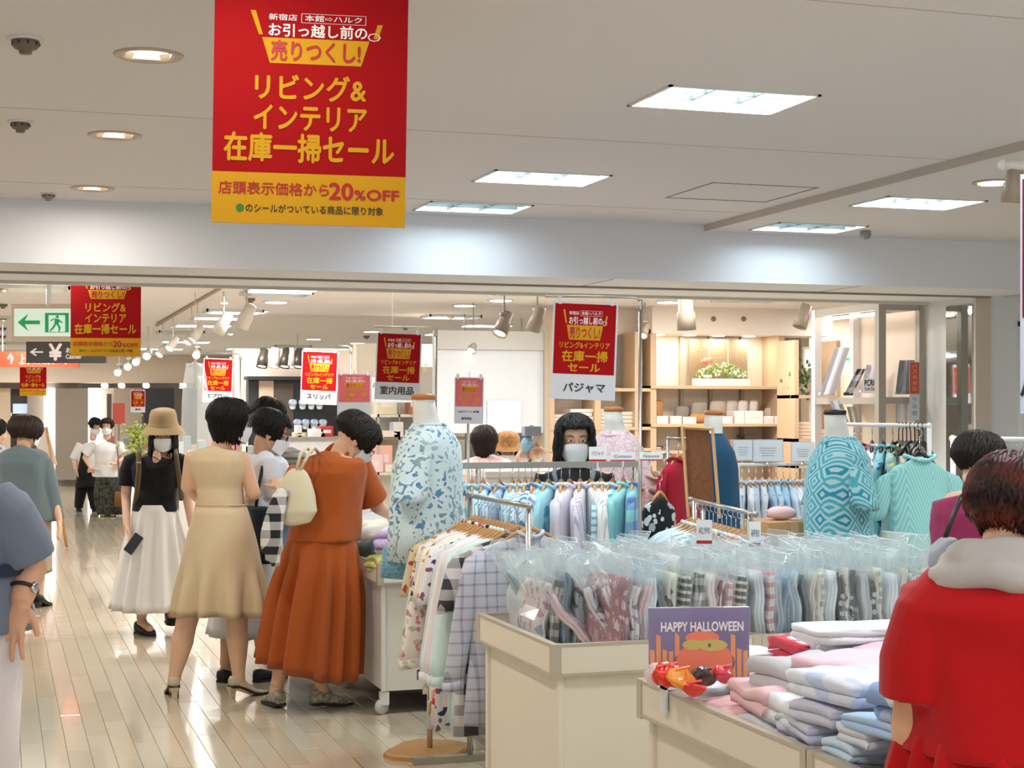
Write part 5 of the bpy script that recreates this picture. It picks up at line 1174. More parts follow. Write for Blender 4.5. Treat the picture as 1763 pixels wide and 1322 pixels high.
    def hair(s, mat, style='bob', L=.16, locks=80, seed=1, face_open=55, vol=1., wave=.0, voxel=.007, part=0, name='hair', thick=.012, crown=1.0, fringe=True, back=1.):
        q, F, z = s.hq, s.hF, s.sz; r = random.Random(seed); mb = MB()
        R3 = (.087 * vol * z, .107 * vol * z, .104 * crown * z)
        base = lambda th, ph: V(R3[0] * math.sin(ph) * math.sin(th), -.014 * z + R3[1] * math.sin(ph) * math.cos(th), .030 * z + R3[2] * math.cos(ph))
        # skull cap: patches with a face opening
        rows = []
        for j in range(13):
            ring = []
            for i in range(36):
                th = 2 * math.pi * i / 36; ff = abs((th + math.pi) % (2 * math.pi) - math.pi)     # 0 = face direction
                opn = sstep((ff - math.radians(face_open) * .75) / .7); mx = (1.12 if fringe else .78) + (2.15 * back - (1.12 if fringe else .78)) * opn
                ph = mx * j / 12; p = base(th, ph); p += V(noise.noise(V(th * 2, ph * 3, seed)) * .006, 0, noise.noise(V(th * 3, ph * 2, seed + 9)) * .005)
                ring.append(s.hc + F @ p)
            rows.append(ring)
        inner = [[s.hc + F @ (F.transposed() @ (p - s.hc) * .86) for p in rg] for rg in rows[::-1]]
        mb.loft([rows[0]] + rows[1:] + inner, cap=True)
        cut = r.uniform(0, 1)
        for k in range(int(locks * 3.2)):
            th = r.uniform(0, 2 * math.pi); ff = abs((th + math.pi) % (2 * math.pi) - math.pi)
            if ff < math.radians(face_open): 
                if not fringe or r.random() < .3: continue
                end = 1.20 + .1 * r.random(); drop = 0
            else: end = 1.75; drop = L * r.uniform(.8, 1.08)
            st = r.uniform(.05, .9); pts = []; n = 9
            for i in range(n):
                ph = st + (end - st) * i / (n - 1); p = base(th + .12 * math.sin(i * .6 + k), ph) * (1.02 + .05 * r.random() * (i > 2)); pts.append(s.hc + F @ p)
            if drop > 0:
                last = pts[-1]; out = (F @ V(math.sin(th), math.cos(th), 0)); 
                for i in range(1, 6):
                    f = i / 5; inw = {'bob': -.012 - .030 * f * f, 'long': .01 * f, 'short': -.040 * f, 'pony': -.02}[style]
                    pts.append(last - UP * drop * f + out * inw * z + V(math.sin(f * 7 + k) * wave, math.cos(f * 6 + k * 2) * wave, 0))
            m = len(pts); tr = thick * .5 * z * r.uniform(.6, 1.3); mb.tube(pts, [tr * (.35 + .65 * min(1, i / 2.)) * (1 if i < m - 3 else (.9, .65, .25)[i - m + 3]) for i in range(m)], 5)
        return s.cloth(name, mb, mat, remesh=False)
    def shoe(s, ankle, dir_, mat, L=.235, W=.042, heel=.0, name='shoe', sole=None, h=.05, wedge=False, z0=0.0, open_=False, pitch=0.):
        d = Vector(dir_); d.z = 0; d.normalize(); sd = d.cross(UP); a = Vector(ankle); o = V(a.x, a.y, z0); 
        Mx = lambda x, y, z: o + d * (y * math.cos(pitch) - z * math.sin(pitch) * 0) + sd * x + UP * (z + (y + .05) * math.tan(pitch) * (-1) + (.0 if pitch == 0 else max(0, .0)))
        mb = MB(); rings = []
        prof = [(-.055, .55, .0, 1.05), (-.045, .80, 0, 1.35), (-.01, .88, 0, 1.35), (.04, .85, 0, 1.1), (.085, 1.0, 0, .85), (.125, 1.0, 0, .68), (.16, .75, 0, .5), (L - .055, .35, 0, .35)]
        if open_: prof = [(y, w_, b, h_ * (.62 if y > .0 else .85)) for y, w_, b, h_ in prof]
        for y, w_, b, hh in prof:
            hz = heel * (1 - sstep((y + .03) / .15)); n = 14; ring = []
            for i in range(n):
                t = 2 * math.pi * i / n; st = math.sin(t); ring.append(Mx(W * w_ * math.cos(t), y, hz + .006 + h * hh * .5 + (h * hh * .5) * (abs(st) ** .6) * (1 if st > 0 else -1)))
            rings.append(ring)
        mb.loft(rings); sh = s.cloth(name, mb, mat, remesh=False)
        sm = sole or M('sole_dark', '#26211d', rough=.6); mb = MB(); rings = []
        for y, w_, b, hh in prof:
            hz = heel * (1 - sstep((y + .03) / .15)); lo = 0. if (wedge or heel == 0) else hz; rings.append([Mx(W * w_ * 1.05 * c, y, z_) for c, z_ in ((-1, lo), (1, lo), (1, hz + .014), (-1, hz + .014))])
        mb.loft(rings); obj('sole', mb, sm, sh)
        if heel > .02 and not wedge:
            obj('heel', MB().loft([[Mx(x * .017 * k, -.04 + y * .017 * k, z_) for x, y in ((-1, -1), (1, -1), (1, 1), (-1, 1))] for z_, k in ((0, .75), (heel * .5, .85), (heel + .004, 1.5))]), mat, sh)
        return sh
def sleeve(a, b, r0, r1, ext=.0):
    a, b = Vector(a), Vector(b); return ([a, a.lerp(b, .35), a.lerp(b, .75), b], [r0, r0 * .97 + r1 * .03, (r0 + r1) / 2, r1])

# ---------- P6 woman in the beige sleeveless dress, back to the camera, head turned right
f = Fig('person seen from behind in a beige sleeveless dress and cream heels', 365, 8.65, '#cf9f7c')
p = f.P; look = -12
f.torso(p(372, 783), p(378, 905), look, .155, .150, .085).head(397, 728, -62, 8, dy=.0, neck=p(380, 772))
f.arm(p(332, 789), p(323, 838, .02), p(345, 862, .28), p(358, 852, .4), palm=UP)
f.arm(p(417, 790), p(437, 850, .0), p(428, 858, .26), p(440, 850, .40), palm=UP)
f.leg(p(356, 925), p(322, 1068, .02), p(299, 1172), foot=p(296, 1188, .11), r=(.085, .060, .035)); f.leg(p(398, 925), p(408, 1062), p(411, 1172), foot=p(432, 1188, .06), r=(.085, .060, .035))
f.done()
BE = cloth('#d6c09c')
f.top('bodice', p(372, 772), p(382, 880), look, BE, W=.160, Wh=.120, D=.102, waist=.88, folds=.004, shoulder_drop=.02, wr=.018)
f.cloth('waist_seam', MB().tube([p(382, 868) + rot_frame(camdir(look)) @ V(.139 * math.cos(a), .113 * math.sin(a), 0) for a in [2 * math.pi * i / 30 for i in range(31)]], .004, 6), BE, remesh=False)
f.skirt('skirt', p(381, 872), p(380, 1057), look, BE, W0=.140, D0=.116, W1=.250, D1=.20, n=11, amp=.048, start=.45, bulge=.022, power=.95)
f.hair(HAIRB, 'bob', L=.125, locks=150, seed=2, face_open=52, vol=1.06, back=.95, thick=.014)
f.face(True, True)
SH = M('shoe_cream', '#cdbfa0', rough=.45)
f.shoe(p(299, 1172), camdir(18), SH, heel=.055, W=.036, open_=True); f.shoe(p(411, 1172), camdir(-52), SH, heel=.055, W=.036, open_=True)
# ---------- P9 woman in the rust dress
f = Fig('person bending over the wheeled table in a rust-orange pleated dress', 525, 8.36, '#cb9872')
p = f.P; look = -48
f.torso(p(575, 790, -.02), p(556, 925), -30, .165, .150, .095).head(612, 758, -68, 42, dy=.02, neck=p(583, 790), sz=1.05)
f.arm(p(622, 808, .10), p(650, 872, .20), p(676, 889, .34), p(692, 893, .44), palm=UP, r=(.047, .04, .027))
f.arm(p(512, 822, -.02), p(500, 870, .06), p(482, 842, .24), p(478, 826, .33), palm=UP)
f.leg(p(520, 950), p(498, 1085), p(477, 1180), foot=p(470, 1196, .10), r=(.085, .058, .036)); f.leg(p(578, 950), p(560, 1085), p(553, 1180), foot=p(566, 1196, .06), r=(.085, .058, .036))
f.done()
RU = cloth('#a8521e')
f.top('bodice', p(573, 783, -.02), p(557, 930), -30, RU, W=.185, Wh=.185, D=.150, waist=.98, folds=.014, sleeves=[sleeve(p(612, 798, .06), p(640, 862, .16), .082, .092), sleeve(p(520, 812, -.02), p(502, 848, .02), .075, .080)], shoulder_drop=.03)
f.cloth('collar', MB().tube([p(580, 785) + rot_frame((camdir(-30) - UP * .7).normalized()) @ V(.068 * math.cos(a), -.012, .068 * math.sin(a)) for a in [2 * math.pi * i / 20 for i in range(21)]], .017, 8), RU, .008, 2)
f.skirt('skirt', p(556, 915), p(530, 1148), -30, RU, W0=.185, D0=.155, W1=.275, D1=.22, n=13, amp=.040, start=.0, slant=-.055, bulge=.012, seed=8)
f.hair(HAIRD, 'short', L=.055, locks=150, seed=5, face_open=50, vol=1.12, wave=.004, back=.92, thick=.014)
f.face(True, True)
SH = M('shoe_snake', '#7d7868', rough=.4, pat='noise', col2='#bcb6a2', scale=50)
f.shoe(p(477, 1180), camdir(28), SH, heel=.012, W=.042, h=.058); f.shoe(p(553, 1180), camdir(-62), SH, heel=.012, W=.042, h=.058)
bag = thing('shoulder_bag', 'cream canvas shoulder bag on the back of the woman in the rust dress', 'bag', tuple(C(508, 890, 8.15)))
BG = cloth('#dcd0b2'); rings = []
for z_, w_, d in ((905, .02, .02), (900, .095, .035), (880, .125, .05), (850, .105, .045), (825, .075, .035), (812, .05, .025), (806, .03, .015)):
    c = C(502 + (905 - z_) * .10, z_, 8.13); rings.append([c + RT * (w_ * math.cos(t)) + FW * (d * math.sin(t)) for t in [2 * math.pi * i / 24 for i in range(24)]])
bake(MB().loft(rings), .008, 3, BG, bag, 'pouch')
for x in (0, 14): obj('strap', MB().tube([C(510 + x * .4, 812, 8.12), C(518 + x, 780, 8.10), C(528 + x * .9, 770, 8.20), C(536 + x * .8, 778, 8.34)], .009, 8), BG, bag, True)
# black-white cloth tied at her hip
rag = thing('scarf', 'black and white chequered scarf hanging at the hip of the rust dress', 'scarf', tuple(C(468, 925, 8.1)))
m = MB()
for dx, y0, y1 in ((0, 840, 965), (10, 842, 975), (-8, 850, 950)): m.tube([C(484 + dx, y0, 8.08), C(472 + dx, y0 + 40, 8.06), C(466 + dx, (y0 + y1) / 2 + 20, 8.06), C(464 + dx, y1, 8.08)], [.018, .026, .030, .024], 10)
bake(m, .008, 2, cloth('#e2dfda', pat='gingham', col2='#2a2a2e', scale=12), rag, 'cloth')
# ---------- P5 woman with the bucket hat
f = Fig('person facing the camera in a beige bucket hat, black top and long white skirt', 265, 11.1, '#cf9d80')
p = f.P; look = 172
f.torso(p(270, 790), p(272, 890), look, .150, .135, .085).head(281, 748, 188, 10, neck=p(275, 778))
f.arm(p(221, 800), p(217, 852), p(218, 903, -.13), p(226, 930, -.17), palm=RT, r=(.043, .035, .025)); f.arm(p(312, 800), p(322, 850), p(330, 905, -.02), p(330, 930, -.03), palm=RT)
f.leg(p(256, 920), p(250, 1020), p(243, 1066), foot=p(258, 1082, -.12)); f.leg(p(290, 920), p(297, 1010, .1), p(293, 1040, .22), foot=p(296, 1062, .10))
f.done()
BK = cloth('#15161a')
f.top('black_top', p(268, 786), p(268, 880), look, BK, W=.165, Wh=.155, D=.115, waist=.9, sleeves=[([p(238, 788), p(226, 794), p(220, 812), p(218, 836)], [.05, .060, .062, .066]), ([p(298, 788), p(310, 794), p(318, 812), p(322, 836)], [.05, .060, .062, .066])])
f.cloth('neckline_skin', MB().ell(p(270, 788, -.092), (.030, .02, .055), None, 12, 8), f.skin, remesh=False)
f.cloth('lacing', MB().tube([p(263, 786, -.125), p(278, 794, -.13), p(264, 802, -.13)], .004, 5), BK, remesh=False)
f.skirt('skirt', p(268, 868), p(262, 1048), look, cloth('#e9e6e2'), W0=.15, D0=.13, W1=.285, D1=.25, n=12, amp=.030, start=.0, seed=4)
f.hair(HAIRB, 'long', L=.20, locks=90, seed=9, face_open=50, vol=1.0, wave=.004, thick=.013)
f.face(True, False)
HT = cloth('#a48d68'); rings = []; q = f.hq
for z_, r_ in ((.026, .165), (.045, .150), (.062, .118), (.075, .108), (.10, .106), (.14, .100), (.168, .088), (.178, .06), (.18, .02)):
    rings.append([q(r_ * .92 * math.cos(t) , -.012 + r_ * 1.08 * math.sin(t), z_ - (.022 * (1 - abs(math.sin(t))) if z_ < .05 else 0)) for t in [2 * math.pi * i / 32 for i in range(32)]])
hat = thing('bucket_hat', 'beige bucket hat worn by the woman in the black top', 'hat', tuple(q(0, 0, .03))); obj('crown_and_brim', MB().loft(rings, cap=True, cap0=False), HT, hat, True)
obj('hat_band', MB().tube([q(.109 * .92 * math.cos(t), -.012 + .109 * 1.08 * math.sin(t), .074) for t in [2 * math.pi * i / 32 for i in range(33)]], .004, 6), HT, hat, True)
BS = M('shoe_black', '#17161a', rough=.55)
f.shoe(p(243, 1066), camdir(-140), BS, h=.062, W=.044); f.shoe(p(293, 1046, .2), camdir(-160), BS, h=.062, W=.042, z0=.05)
ph = thing('phone', 'black phone held by the woman in the bucket hat', 'phone', tuple(C(229, 938, 10.86))); obj('slab', MB().cbox((-.034, -.072, -.005), (.034, .072, .005), .004, fr=Matrix.Translation(C(230, 936, 10.86)) @ rot_frame(RT * .5 + UP * .7, FW).to_4x4()), M('phone_black', '#111216', rough=.2), ph)
bp = thing('backpack', 'olive-brown backpack straps on the woman in the bucket hat', 'bag', tuple(C(240, 800, 11.1))); OL = cloth('#5e4e36')
obj('strap', MB().tube([C(240, 775, 11.08), C(239, 785, 10.96), C(239, 815, 10.955), C(236, 845, 10.97), C(232, 872, 11.06)], .018, 8), OL, bp, True); obj('strap', MB().tube([C(302, 775, 11.08), C(304, 790, 10.97), C(308, 820, 10.97), C(312, 860, 11.08)], .016, 8), OL, bp, True)
rings = [[C(270, y, 11.36) + RT * (w_ * math.cos(t)) + FW * (.07 * math.sin(t)) for t in [2 * math.pi * i / 16 for i in range(16)]] for y, w_ in ((900, .14), (880, .16), (820, .16), (785, .12), (776, .05))]; bake(MB().loft(rings), .012, 3, OL, bp, 'pack')
obj('buckle', MB().box((-.014, -.004, -.005), (.014, .004, .005), fr=Matrix.Translation(C(239, 796, 10.935))), MET, bp)
# ---------- P4 woman in white top, far
f = Fig('person far down the aisle in a white top, dark patterned skirt and white mask', 187, 23.5, '#cb9a7c')
p = f.P
f.torso(p(184, 768), p(187, 828), 178, .165, .16, .10).head(184, 735, 185, 6, neck=p(184, 752))
f.arm(p(160, 768), p(146, 788, .0), p(158, 808, -.15), p(166, 806, -.24), palm=UP); f.arm(p(206, 768), p(212, 790), p(198, 799, -.2), p(192, 798, -.24), palm=UP)
f.leg(p(180, 835), p(180, 865), p(184, 886), foot=p(182, 890, -.12)); f.leg(p(194, 835), p(194, 865), p(194, 886), foot=p(196, 890, -.12)); f.done(.009)
f.top('white_top', p(184, 764), p(187, 821), 178, cloth('#e6e6e6'), W=.185, Wh=.2, D=.13, sleeves=[sleeve(p(163, 764), p(147, 782), .07, .08), sleeve(p(204, 764), p(213, 780), .07, .07)], voxel=.012)
f.skirt('skirt', p(187, 818), p(190, 886), 178, cloth('#22241f', pat='noise', col2='#4c4c42', scale=22), W0=.18, D0=.14, W1=.17, D1=.16, n=8, amp=.02, bulge=.04)
f.hair(HAIRD, 'short', L=.04, locks=70, seed=4, face_open=52, vol=1.08, voxel=.010); f.face(True)
f.shoe(p(184, 886), camdir(170), M('shoe_tan', '#a98a5c', rough=.5)); f.shoe(p(195, 886), camdir(190), M('shoe_tan'))
hb = thing('handbag', 'brown handbag carried by the woman in the white top', 'bag', tuple(C(207, 850, 23.3))); obj('pouch', MB().cbox((-.09, -.05, -.12), (.09, .05, .1), .02, fr=Matrix.Translation(C(208, 858, 23.35))), cloth('#7b5633'), hb, True); obj('strap', MB().tube([C(205, 846, 23.35), C(204, 800, 23.3), C(202, 765, 23.42)], .012, 6), cloth('#7b5633'), hb, True)
# ---------- P3 clerk
f = Fig('person in a white shirt and long black apron standing by the taupe column', 145, 24.6, '#c9987c')
p = f.P
f.torso(p(154, 768), p(150, 822), 150, .165, .15, .10).head(164, 734, 220, 25, neck=p(160, 754))
f.arm(p(136, 766), p(127, 790), p(130, 808, -.1), p(134, 815, -.16), palm=RT); f.arm(p(172, 768), p(176, 790), p(166, 806, -.15), p(160, 808, -.2), palm=RT)
f.leg(p(142, 830), p(138, 856), p(135, 874)); f.leg(p(158, 830), p(160, 856), p(164, 876)); f.done(.009)
f.top('white_shirt', p(154, 765), p(151, 820), 150, cloth('#e9e9ea'), W=.18, Wh=.17, D=.125, sleeves=[sleeve(p(139, 764), p(126, 790), .065, .06), sleeve(p(170, 766), p(176, 788), .06, .055)], voxel=.012)
for a, b in ((p(142, 830), p(135, 874)), (p(158, 830), p(163, 876))): f.cloth('trouser_leg', MB().tube([a, a.lerp(b, .5), b], [.10, .085, .065], 14), BK, remesh=False)
f.skirt('apron', p(154, 775), p(150, 838), 150, BK, W0=.12, D0=.135, W1=.195, D1=.17, n=6, amp=.008)
f.hair(HAIRB, 'short', L=.03, locks=60, seed=14, face_open=50, vol=1.05, voxel=.010); f.face(True)
f.shoe(p(135, 874), camdir(200), BS); f.shoe(p(164, 876), camdir(240), BS)
# ---------- P1 woman in the grey jacket
f = Fig('person walking away at the left in a grey jacket and beige skirt, brown short hair', 50, 12.6, '#c4936f')
p = f.P
f.torso(p(38, 790), p(45, 880), -8, .17, .165, .10).head(46, 745, -38, 8, neck=p(42, 772))
f.arm(p(76, 795), p(92, 850), p(102, 895, -.05), p(104, 915, -.08), palm=RT); f.arm(p(0, 795), p(-10, 850), p(-12, 895), p(-12, 915), palm=RT)
f.leg(p(30, 900), p(22, 975, -.1), p(14, 1040, -.2)); f.leg(p(62, 900), p(64, 972), p(68, 1026), foot=p(66, 1040, .1)); f.done()
JK = cloth('#5f6e72')
f.top('jacket', p(40, 772), p(45, 895), -8, JK, W=.195, Wh=.215, D=.15, waist=.98, sleeves=[sleeve(p(74, 792), p(100, 896), .070, .055), sleeve(p(4, 792), p(-14, 896), .070, .055)], voxel=.011, folds=.016)
f.skirt('skirt', p(48, 885), p(52, 985), -8, cloth('#a39078'), W0=.185, D0=.15, W1=.17, D1=.15, n=5, amp=.006)
f.hair(M('hair_brown', '#24140c', rough=.55, spec=.3, bump=.9), 'short', L=.060, locks=170, seed=21, face_open=45, vol=1.30, crown=1.05, wave=.004, back=.95)
f.face(True)
f.shoe(p(68, 1030), camdir(-10), BS, heel=.045, open_=True); f.shoe(p(14, 1042, -.2), camdir(10), BS, heel=.045, open_=True)
# ---------- leftmost man, only the side of his head in frame
f = Fig('person cut off by the left edge, only ear and pale blue collar showing', -6, 14.2, '#c79474')
p = f.P
f.torso(p(-10, 790), p(-10, 875), -20, .18, .16, .11).head(-7, 746, -50, 5, neck=p(-8, 775)); f.leg(p(-20, 900), p(-20, 960), p(-20, 998)); f.leg(p(2, 900), p(2, 960), p(2, 998)); f.done(.010)
f.top('shirt', p(-8, 778), p(-10, 890), -20, cloth('#c3cfdc'), W=.19, Wh=.18, D=.14, voxel=.013, sleeves=[sleeve(p(14, 795), p(18, 850), .07, .06)], collar=.016)
for a, b in ((p(-20, 880), p(-20, 995)), (p(2, 880), p(2, 995))): f.cloth('trouser_leg', MB().tube([a, a.lerp(b, .5), b], [.10, .085, .07], 14), cloth('#3c4048'), remesh=False)
f.hair(HAIRB, 'short', L=.02, locks=60, seed=23, face_open=50, vol=1.02, voxel=.010)
f.shoe(p(-20, 1000), camdir(-10), BS); f.shoe(p(2, 1000), camdir(-10), BS)
# ---------- P2 passer-by in the foreground, blue-grey shirt, cut by the left edge
f = Fig('person at the left edge in a blue-grey tee with a wristwatch, nearest on that side', -60, 4.6, '#c98d68')
p = f.P
f.torso(p(-75, 850), p(-70, 1110), 20, .18, .17, .11).head(-95, 765, 20, 5, neck=p(-90, 830))
f.arm(p(0, 880), p(54, 978, .02), p(38, 1030, -.04), p(24, 1075, -.06), r=(.052, .046, .033), palm=RT * -.3 + FW * -1, hs=1.08, spread=.5, curl=.22)
f.arm(p(-160, 890), p(-190, 1000), p(-190, 1110), p(-190, 1150), palm=RT)
f.leg(p(-110, 1150), p(-110, 1400), p(-110, 1600)); f.leg(p(-25, 1150), p(-30, 1400), p(-30, 1600)); f.done(.0058)
BT = cloth('#6f7888')
f.top('tee', p(-75, 830), p(-68, 1085), 20, BT, W=.205, Wh=.20, D=.14, sleeves=[([p(-25, 868), p(10, 900), p(36, 940, .01), p(48, 968, .02)], [.095, .098, .090, .084])], voxel=.009, folds=.02)
f.cloth('belt_pattern', MB().tube([p(-80 + 0, 960) + rot_frame(camdir(20)) @ V(.212 * math.cos(a), .152 * math.sin(a), -.03) for a in [2 * math.pi * i / 30 for i in range(31)]], .022, 8), cloth('#29314a', pat='paisley', col2='#5c6c92', scale=14), remesh=False)
for a, b in ((p(-110, 1080), p(-110, 1590)), (p(-28, 1080), p(-34, 1590))): f.cloth('trouser_leg', MB().tube([a, a.lerp(b, .5), b], [.115, .10, .09], 18), cloth('#d9cdc9'), remesh=False)
f.hair(HAIRD, 'short', L=.04, locks=70, seed=31)
f.shoe(p(-110, 1610), camdir(0), BS); f.shoe(p(-34, 1610), camdir(0), BS)
wt = thing('wristwatch', 'silver and black wristwatch on the foreground arm', 'watch', tuple(p(44, 1005)))
fr = rot_frame(p(38, 1030, -.04) - p(54, 978, .02), FW); c = p(41, 1014, -.025)
obj('band', MB().tube([c + fr @ V(.038 * math.cos(a), 0, .036 * math.sin(a)) for a in [2 * math.pi * i / 20 for i in range(21)]], .006, 8), M('band_black', '#1c1b20', rough=.4), wt, True)
cf = c + fr @ V(.035, 0, -.018); obj('case', MB().lathe(cf, [(.008, -.006), (.016, -.004), (.016, .005), (.012, .007)], 18, fr=rot_frame(UP, fr @ V(.9, 0, -.4)).to_3x3()), CHR, wt, True)
# ---------- P7 woman in white blouse with glasses and mask, between beige and rust
f = Fig('person in profile in a white blouse and glasses between beige and rust dresses', 440, 9.15, '#bd8a68')
p = f.P
f.torso(p(455, 795), p(445, 890), -60, .16, .15, .10).head(466, 745, -78, 22, neck=p(452, 785))
f.arm(p(460, 805, -.16), p(468, 855, -.10), p(490, 830, .02), p(500, 822, .08), palm=UP); f.arm(p(450, 800, .16), p(465, 850, .2), p(490, 835, .22), p(500, 828, .26), palm=UP)
f.leg(p(430, 930), p(400, 1050), p(388, 1145), foot=p(392, 1168, .05)); f.leg(p(455, 930), p(450, 1050), p(452, 1140)); f.done()
f.top('white_blouse', p(454, 785), p(445, 885), -60, cloth('#dfe3ea'), W=.175, Wh=.17, D=.14, sleeves=[([p(456, 792, -.08), p(459, 800, -.15), p(464, 820, -.14), p(470, 852, -.11)], [.06, .072, .070, .064])])
f.skirt('culottes', p(445, 870), p(418, 1092), -60, cloth('#d9dcdc'), W0=.16, D0=.14, W1=.24, D1=.20, n=8, amp=.02)
f.hair(HAIRB, 'short', L=.055, locks=120, seed=41, face_open=56, vol=1.08, back=.95); f.face(True, True)
f.shoe(p(388, 1150), camdir(-20), BS); f.shoe(p(452, 1145), camdir(-40), BS)
nb = thing('tote_bag', 'navy tote bag hanging between the beige and rust dresses', 'bag', tuple(C(447, 915, 8.95))); obj('pouch', MB().cbox((-.05, -.14, -.17), (.05, .14, .14), .02, fr=Matrix.Translation(C(447, 915, 8.93)) @ Matrix.Rotation(.3, 4, 'Z')), cloth('#1d2836'), nb, True); obj('strap', MB().tube([C(440, 880, 8.9), C(445, 840, 8.93), C(452, 802, 8.95)], .01, 6), cloth('#1d2836'), nb, True)
# ---------- P8 person behind P7 in a striped top
f = Fig('person mostly hidden behind, dark hair and grey striped top, light blue jeans', 480, 9.85, '#c08c6c')
p = f.P
f.torso(p(485, 785), p(482, 880), -40, .17, .16, .10).head(463, 722, -60, 20, neck=p(474, 765)); f.arm(p(510, 795), p(520, 850), p(535, 870, .1), p(545, 870, .2), palm=UP)
f.leg(p(470, 900), p(468, 1020), p(468, 1120)); f.leg(p(505, 900), p(512, 1020), p(520, 1122)); f.done(.008)
f.top('striped_top', p(486, 775), p(482, 890), -40, cloth('#8f8a80', pat='hstripes', col2='#5e5a52', scale=28), W=.2, Wh=.19, D=.14, sleeves=[sleeve(p(508, 785), p(522, 848), .075, .06)], voxel=.011)
for a, b in ((p(470, 885), p(468, 1120)), (p(505, 885), p(520, 1122))): f.cloth('jeans_leg', MB().tube([a, a.lerp(b, .5), b], [.105, .085, .072], 16), cloth('#7c9cb8'), remesh=False)
f.hair(HAIRB, 'short', L=.03, locks=80, seed=47, voxel=.009); f.face(True)
f.shoe(p(468, 1128), camdir(-20), M('shoe_grey', '#c9c9c6', rough=.5), sole=BS); f.shoe(p(520, 1130), camdir(-60), BS)
# ---------- P10 bob seen from behind with pink floral blouse
f = Fig('person seen from behind with a brown bob and pale pink blouse', 840, 11.8, '#c9987c')
p = f.P
f.torso(p(838, 792), p(838, 900), 0, .165, .15, .10).head(834, 763, -5, 0, neck=p(836, 787)); f.arm(p(868, 800), p(880, 845), p(872, 868, .2), p(880, 868, .3), palm=UP); f.arm(p(806, 800), p(798, 850), p(806, 890, .1), p(810, 900, .1), palm=UP)
f.leg(p(824, 920), p(824, 1040), p(824, 1145)); f.leg(p(852, 920), p(852, 1040), p(852, 1145)); f.done(.008)
f.top('floral_blouse', p(838, 786), p(838, 920), 0, cloth('#ecdfda', pat='noise', col2='#dcb3b0', scale=16), W=.19, Wh=.19, D=.13, sleeves=[sleeve(p(864, 796), p(882, 846), .07, .07), sleeve(p(810, 796), p(797, 846), .07, .07)], voxel=.011)
f.skirt('skirt', p(838, 900), p(838, 1100), 0, cloth('#6f6a70'), W0=.17, D0=.14, W1=.24, D1=.22)
f.hair(HAIRD, 'bob', L=.115, locks=140, seed=51, face_open=48, vol=1.06, voxel=.009)
f.shoe(p(824, 1150), camdir(0), BS); f.shoe(p(852, 1150), camdir(0), BS)
# ---------- P11 with brown cloche hat
f = Fig('person in a brown sun hat and white mask behind the pajama rack', 874, 12.6, '#c08d6e')
p = f.P
f.torso(p(874, 812), p(874, 900), 180, .16, .15, .10).head(874, 778, 182, 8, neck=p(874, 800)); f.arm(p(900, 815), p(912, 845), p(900, 840, -.2), p(895, 836, -.28), palm=UP)
f.leg(p(862, 915), p(862, 1030), p(862, 1128)); f.leg(p(886, 915), p(886, 1030), p(886, 1128)); f.done(.008)
f.top('brown_blouse', p(874, 806), p(874, 930), 180, cloth('#3a2f2c'), W=.18, Wh=.18, D=.13, sleeves=[sleeve(p(898, 812), p(912, 846), .065, .06)], voxel=.011); f.skirt('skirt', p(874, 910), p(874, 1090), 180, cloth('#8a7f74'))
f.hair(HAIRD, 'short', L=.05, locks=60, seed=55, voxel=.009); f.face(True)
hat = thing('sun_hat', 'brown cloche sun hat behind the pajama rack', 'hat', tuple(f.hq(0, 0, .03))); rings = [[f.hq(r_ * .92 * math.cos(t), -.008 + r_ * 1.05 * math.sin(t), z_) for t in [2 * math.pi * i / 28 for i in range(28)]] for z_, r_ in ((.028, .165), (.050, .125), (.062, .108), (.11, .106), (.145, .09), (.16, .05), (.163, .01))]
obj('crown_and_brim', MB().loft(rings, cap0=False), cloth('#a57a48', pat='noise', col2='#86603a', scale=40), hat, True)
# ---------- P12 clerk with mask behind the pajama rack
f = Fig('person with long black hair and white mask facing the camera behind the pajama rack', 988, 8.15, '#c9987c')
p = f.P
f.torso(p(990, 812), p(990, 940), 180, .165, .15, .10).head(990, 757, 184, 6, neck=p(988, 800)); f.arm(p(1042, 825), p(1050, 890), p(1020, 915, -.2), p(1010, 915, -.25), palm=UP); f.arm(p(936, 825), p(928, 890), p(950, 915, -.2), p(960, 915, -.25), palm=UP)
f.leg(p(972, 960), p(972, 1100), p(972, 1222)); f.leg(p(1008, 960), p(1008, 1100), p(1008, 1222)); f.done()
f.top('black_top', p(990, 806), p(990, 930), 180, BK, W=.175, Wh=.165, D=.12, sleeves=[sleeve(p(1036, 818), p(1052, 880), .062, .060), sleeve(p(942, 818), p(928, 880), .062, .060)])
for a, b in ((p(972, 930), p(972, 1215)), (p(1008, 930), p(1008, 1215))): f.cloth('trouser_leg', MB().tube([a, a.lerp(b, .5), b], [.10, .085, .065], 14), BK, remesh=False)
f.cloth('apron', MB().loft([[p(988 + x, y, -.145 + abs(x) * .0016) for x in range(-34, 35, 4)] for y in (845, 870, 900, 930)] , cap=False, closed=False), cloth('#6d7378'), remesh=False)
for sx in (-1, 1): f.cloth('apron_strap', MB().tube([p(988 + sx * 26, 848, -.14), p(988 + sx * 34, 815, -.125), p(988 + sx * 32, 803, -.03)], .012, 6), cloth('#6d7378'), remesh=False)
f.hair(HAIRB, 'long', L=.145, locks=110, seed=61, face_open=50, vol=1.10, wave=.004, back=.95); f.face(True)
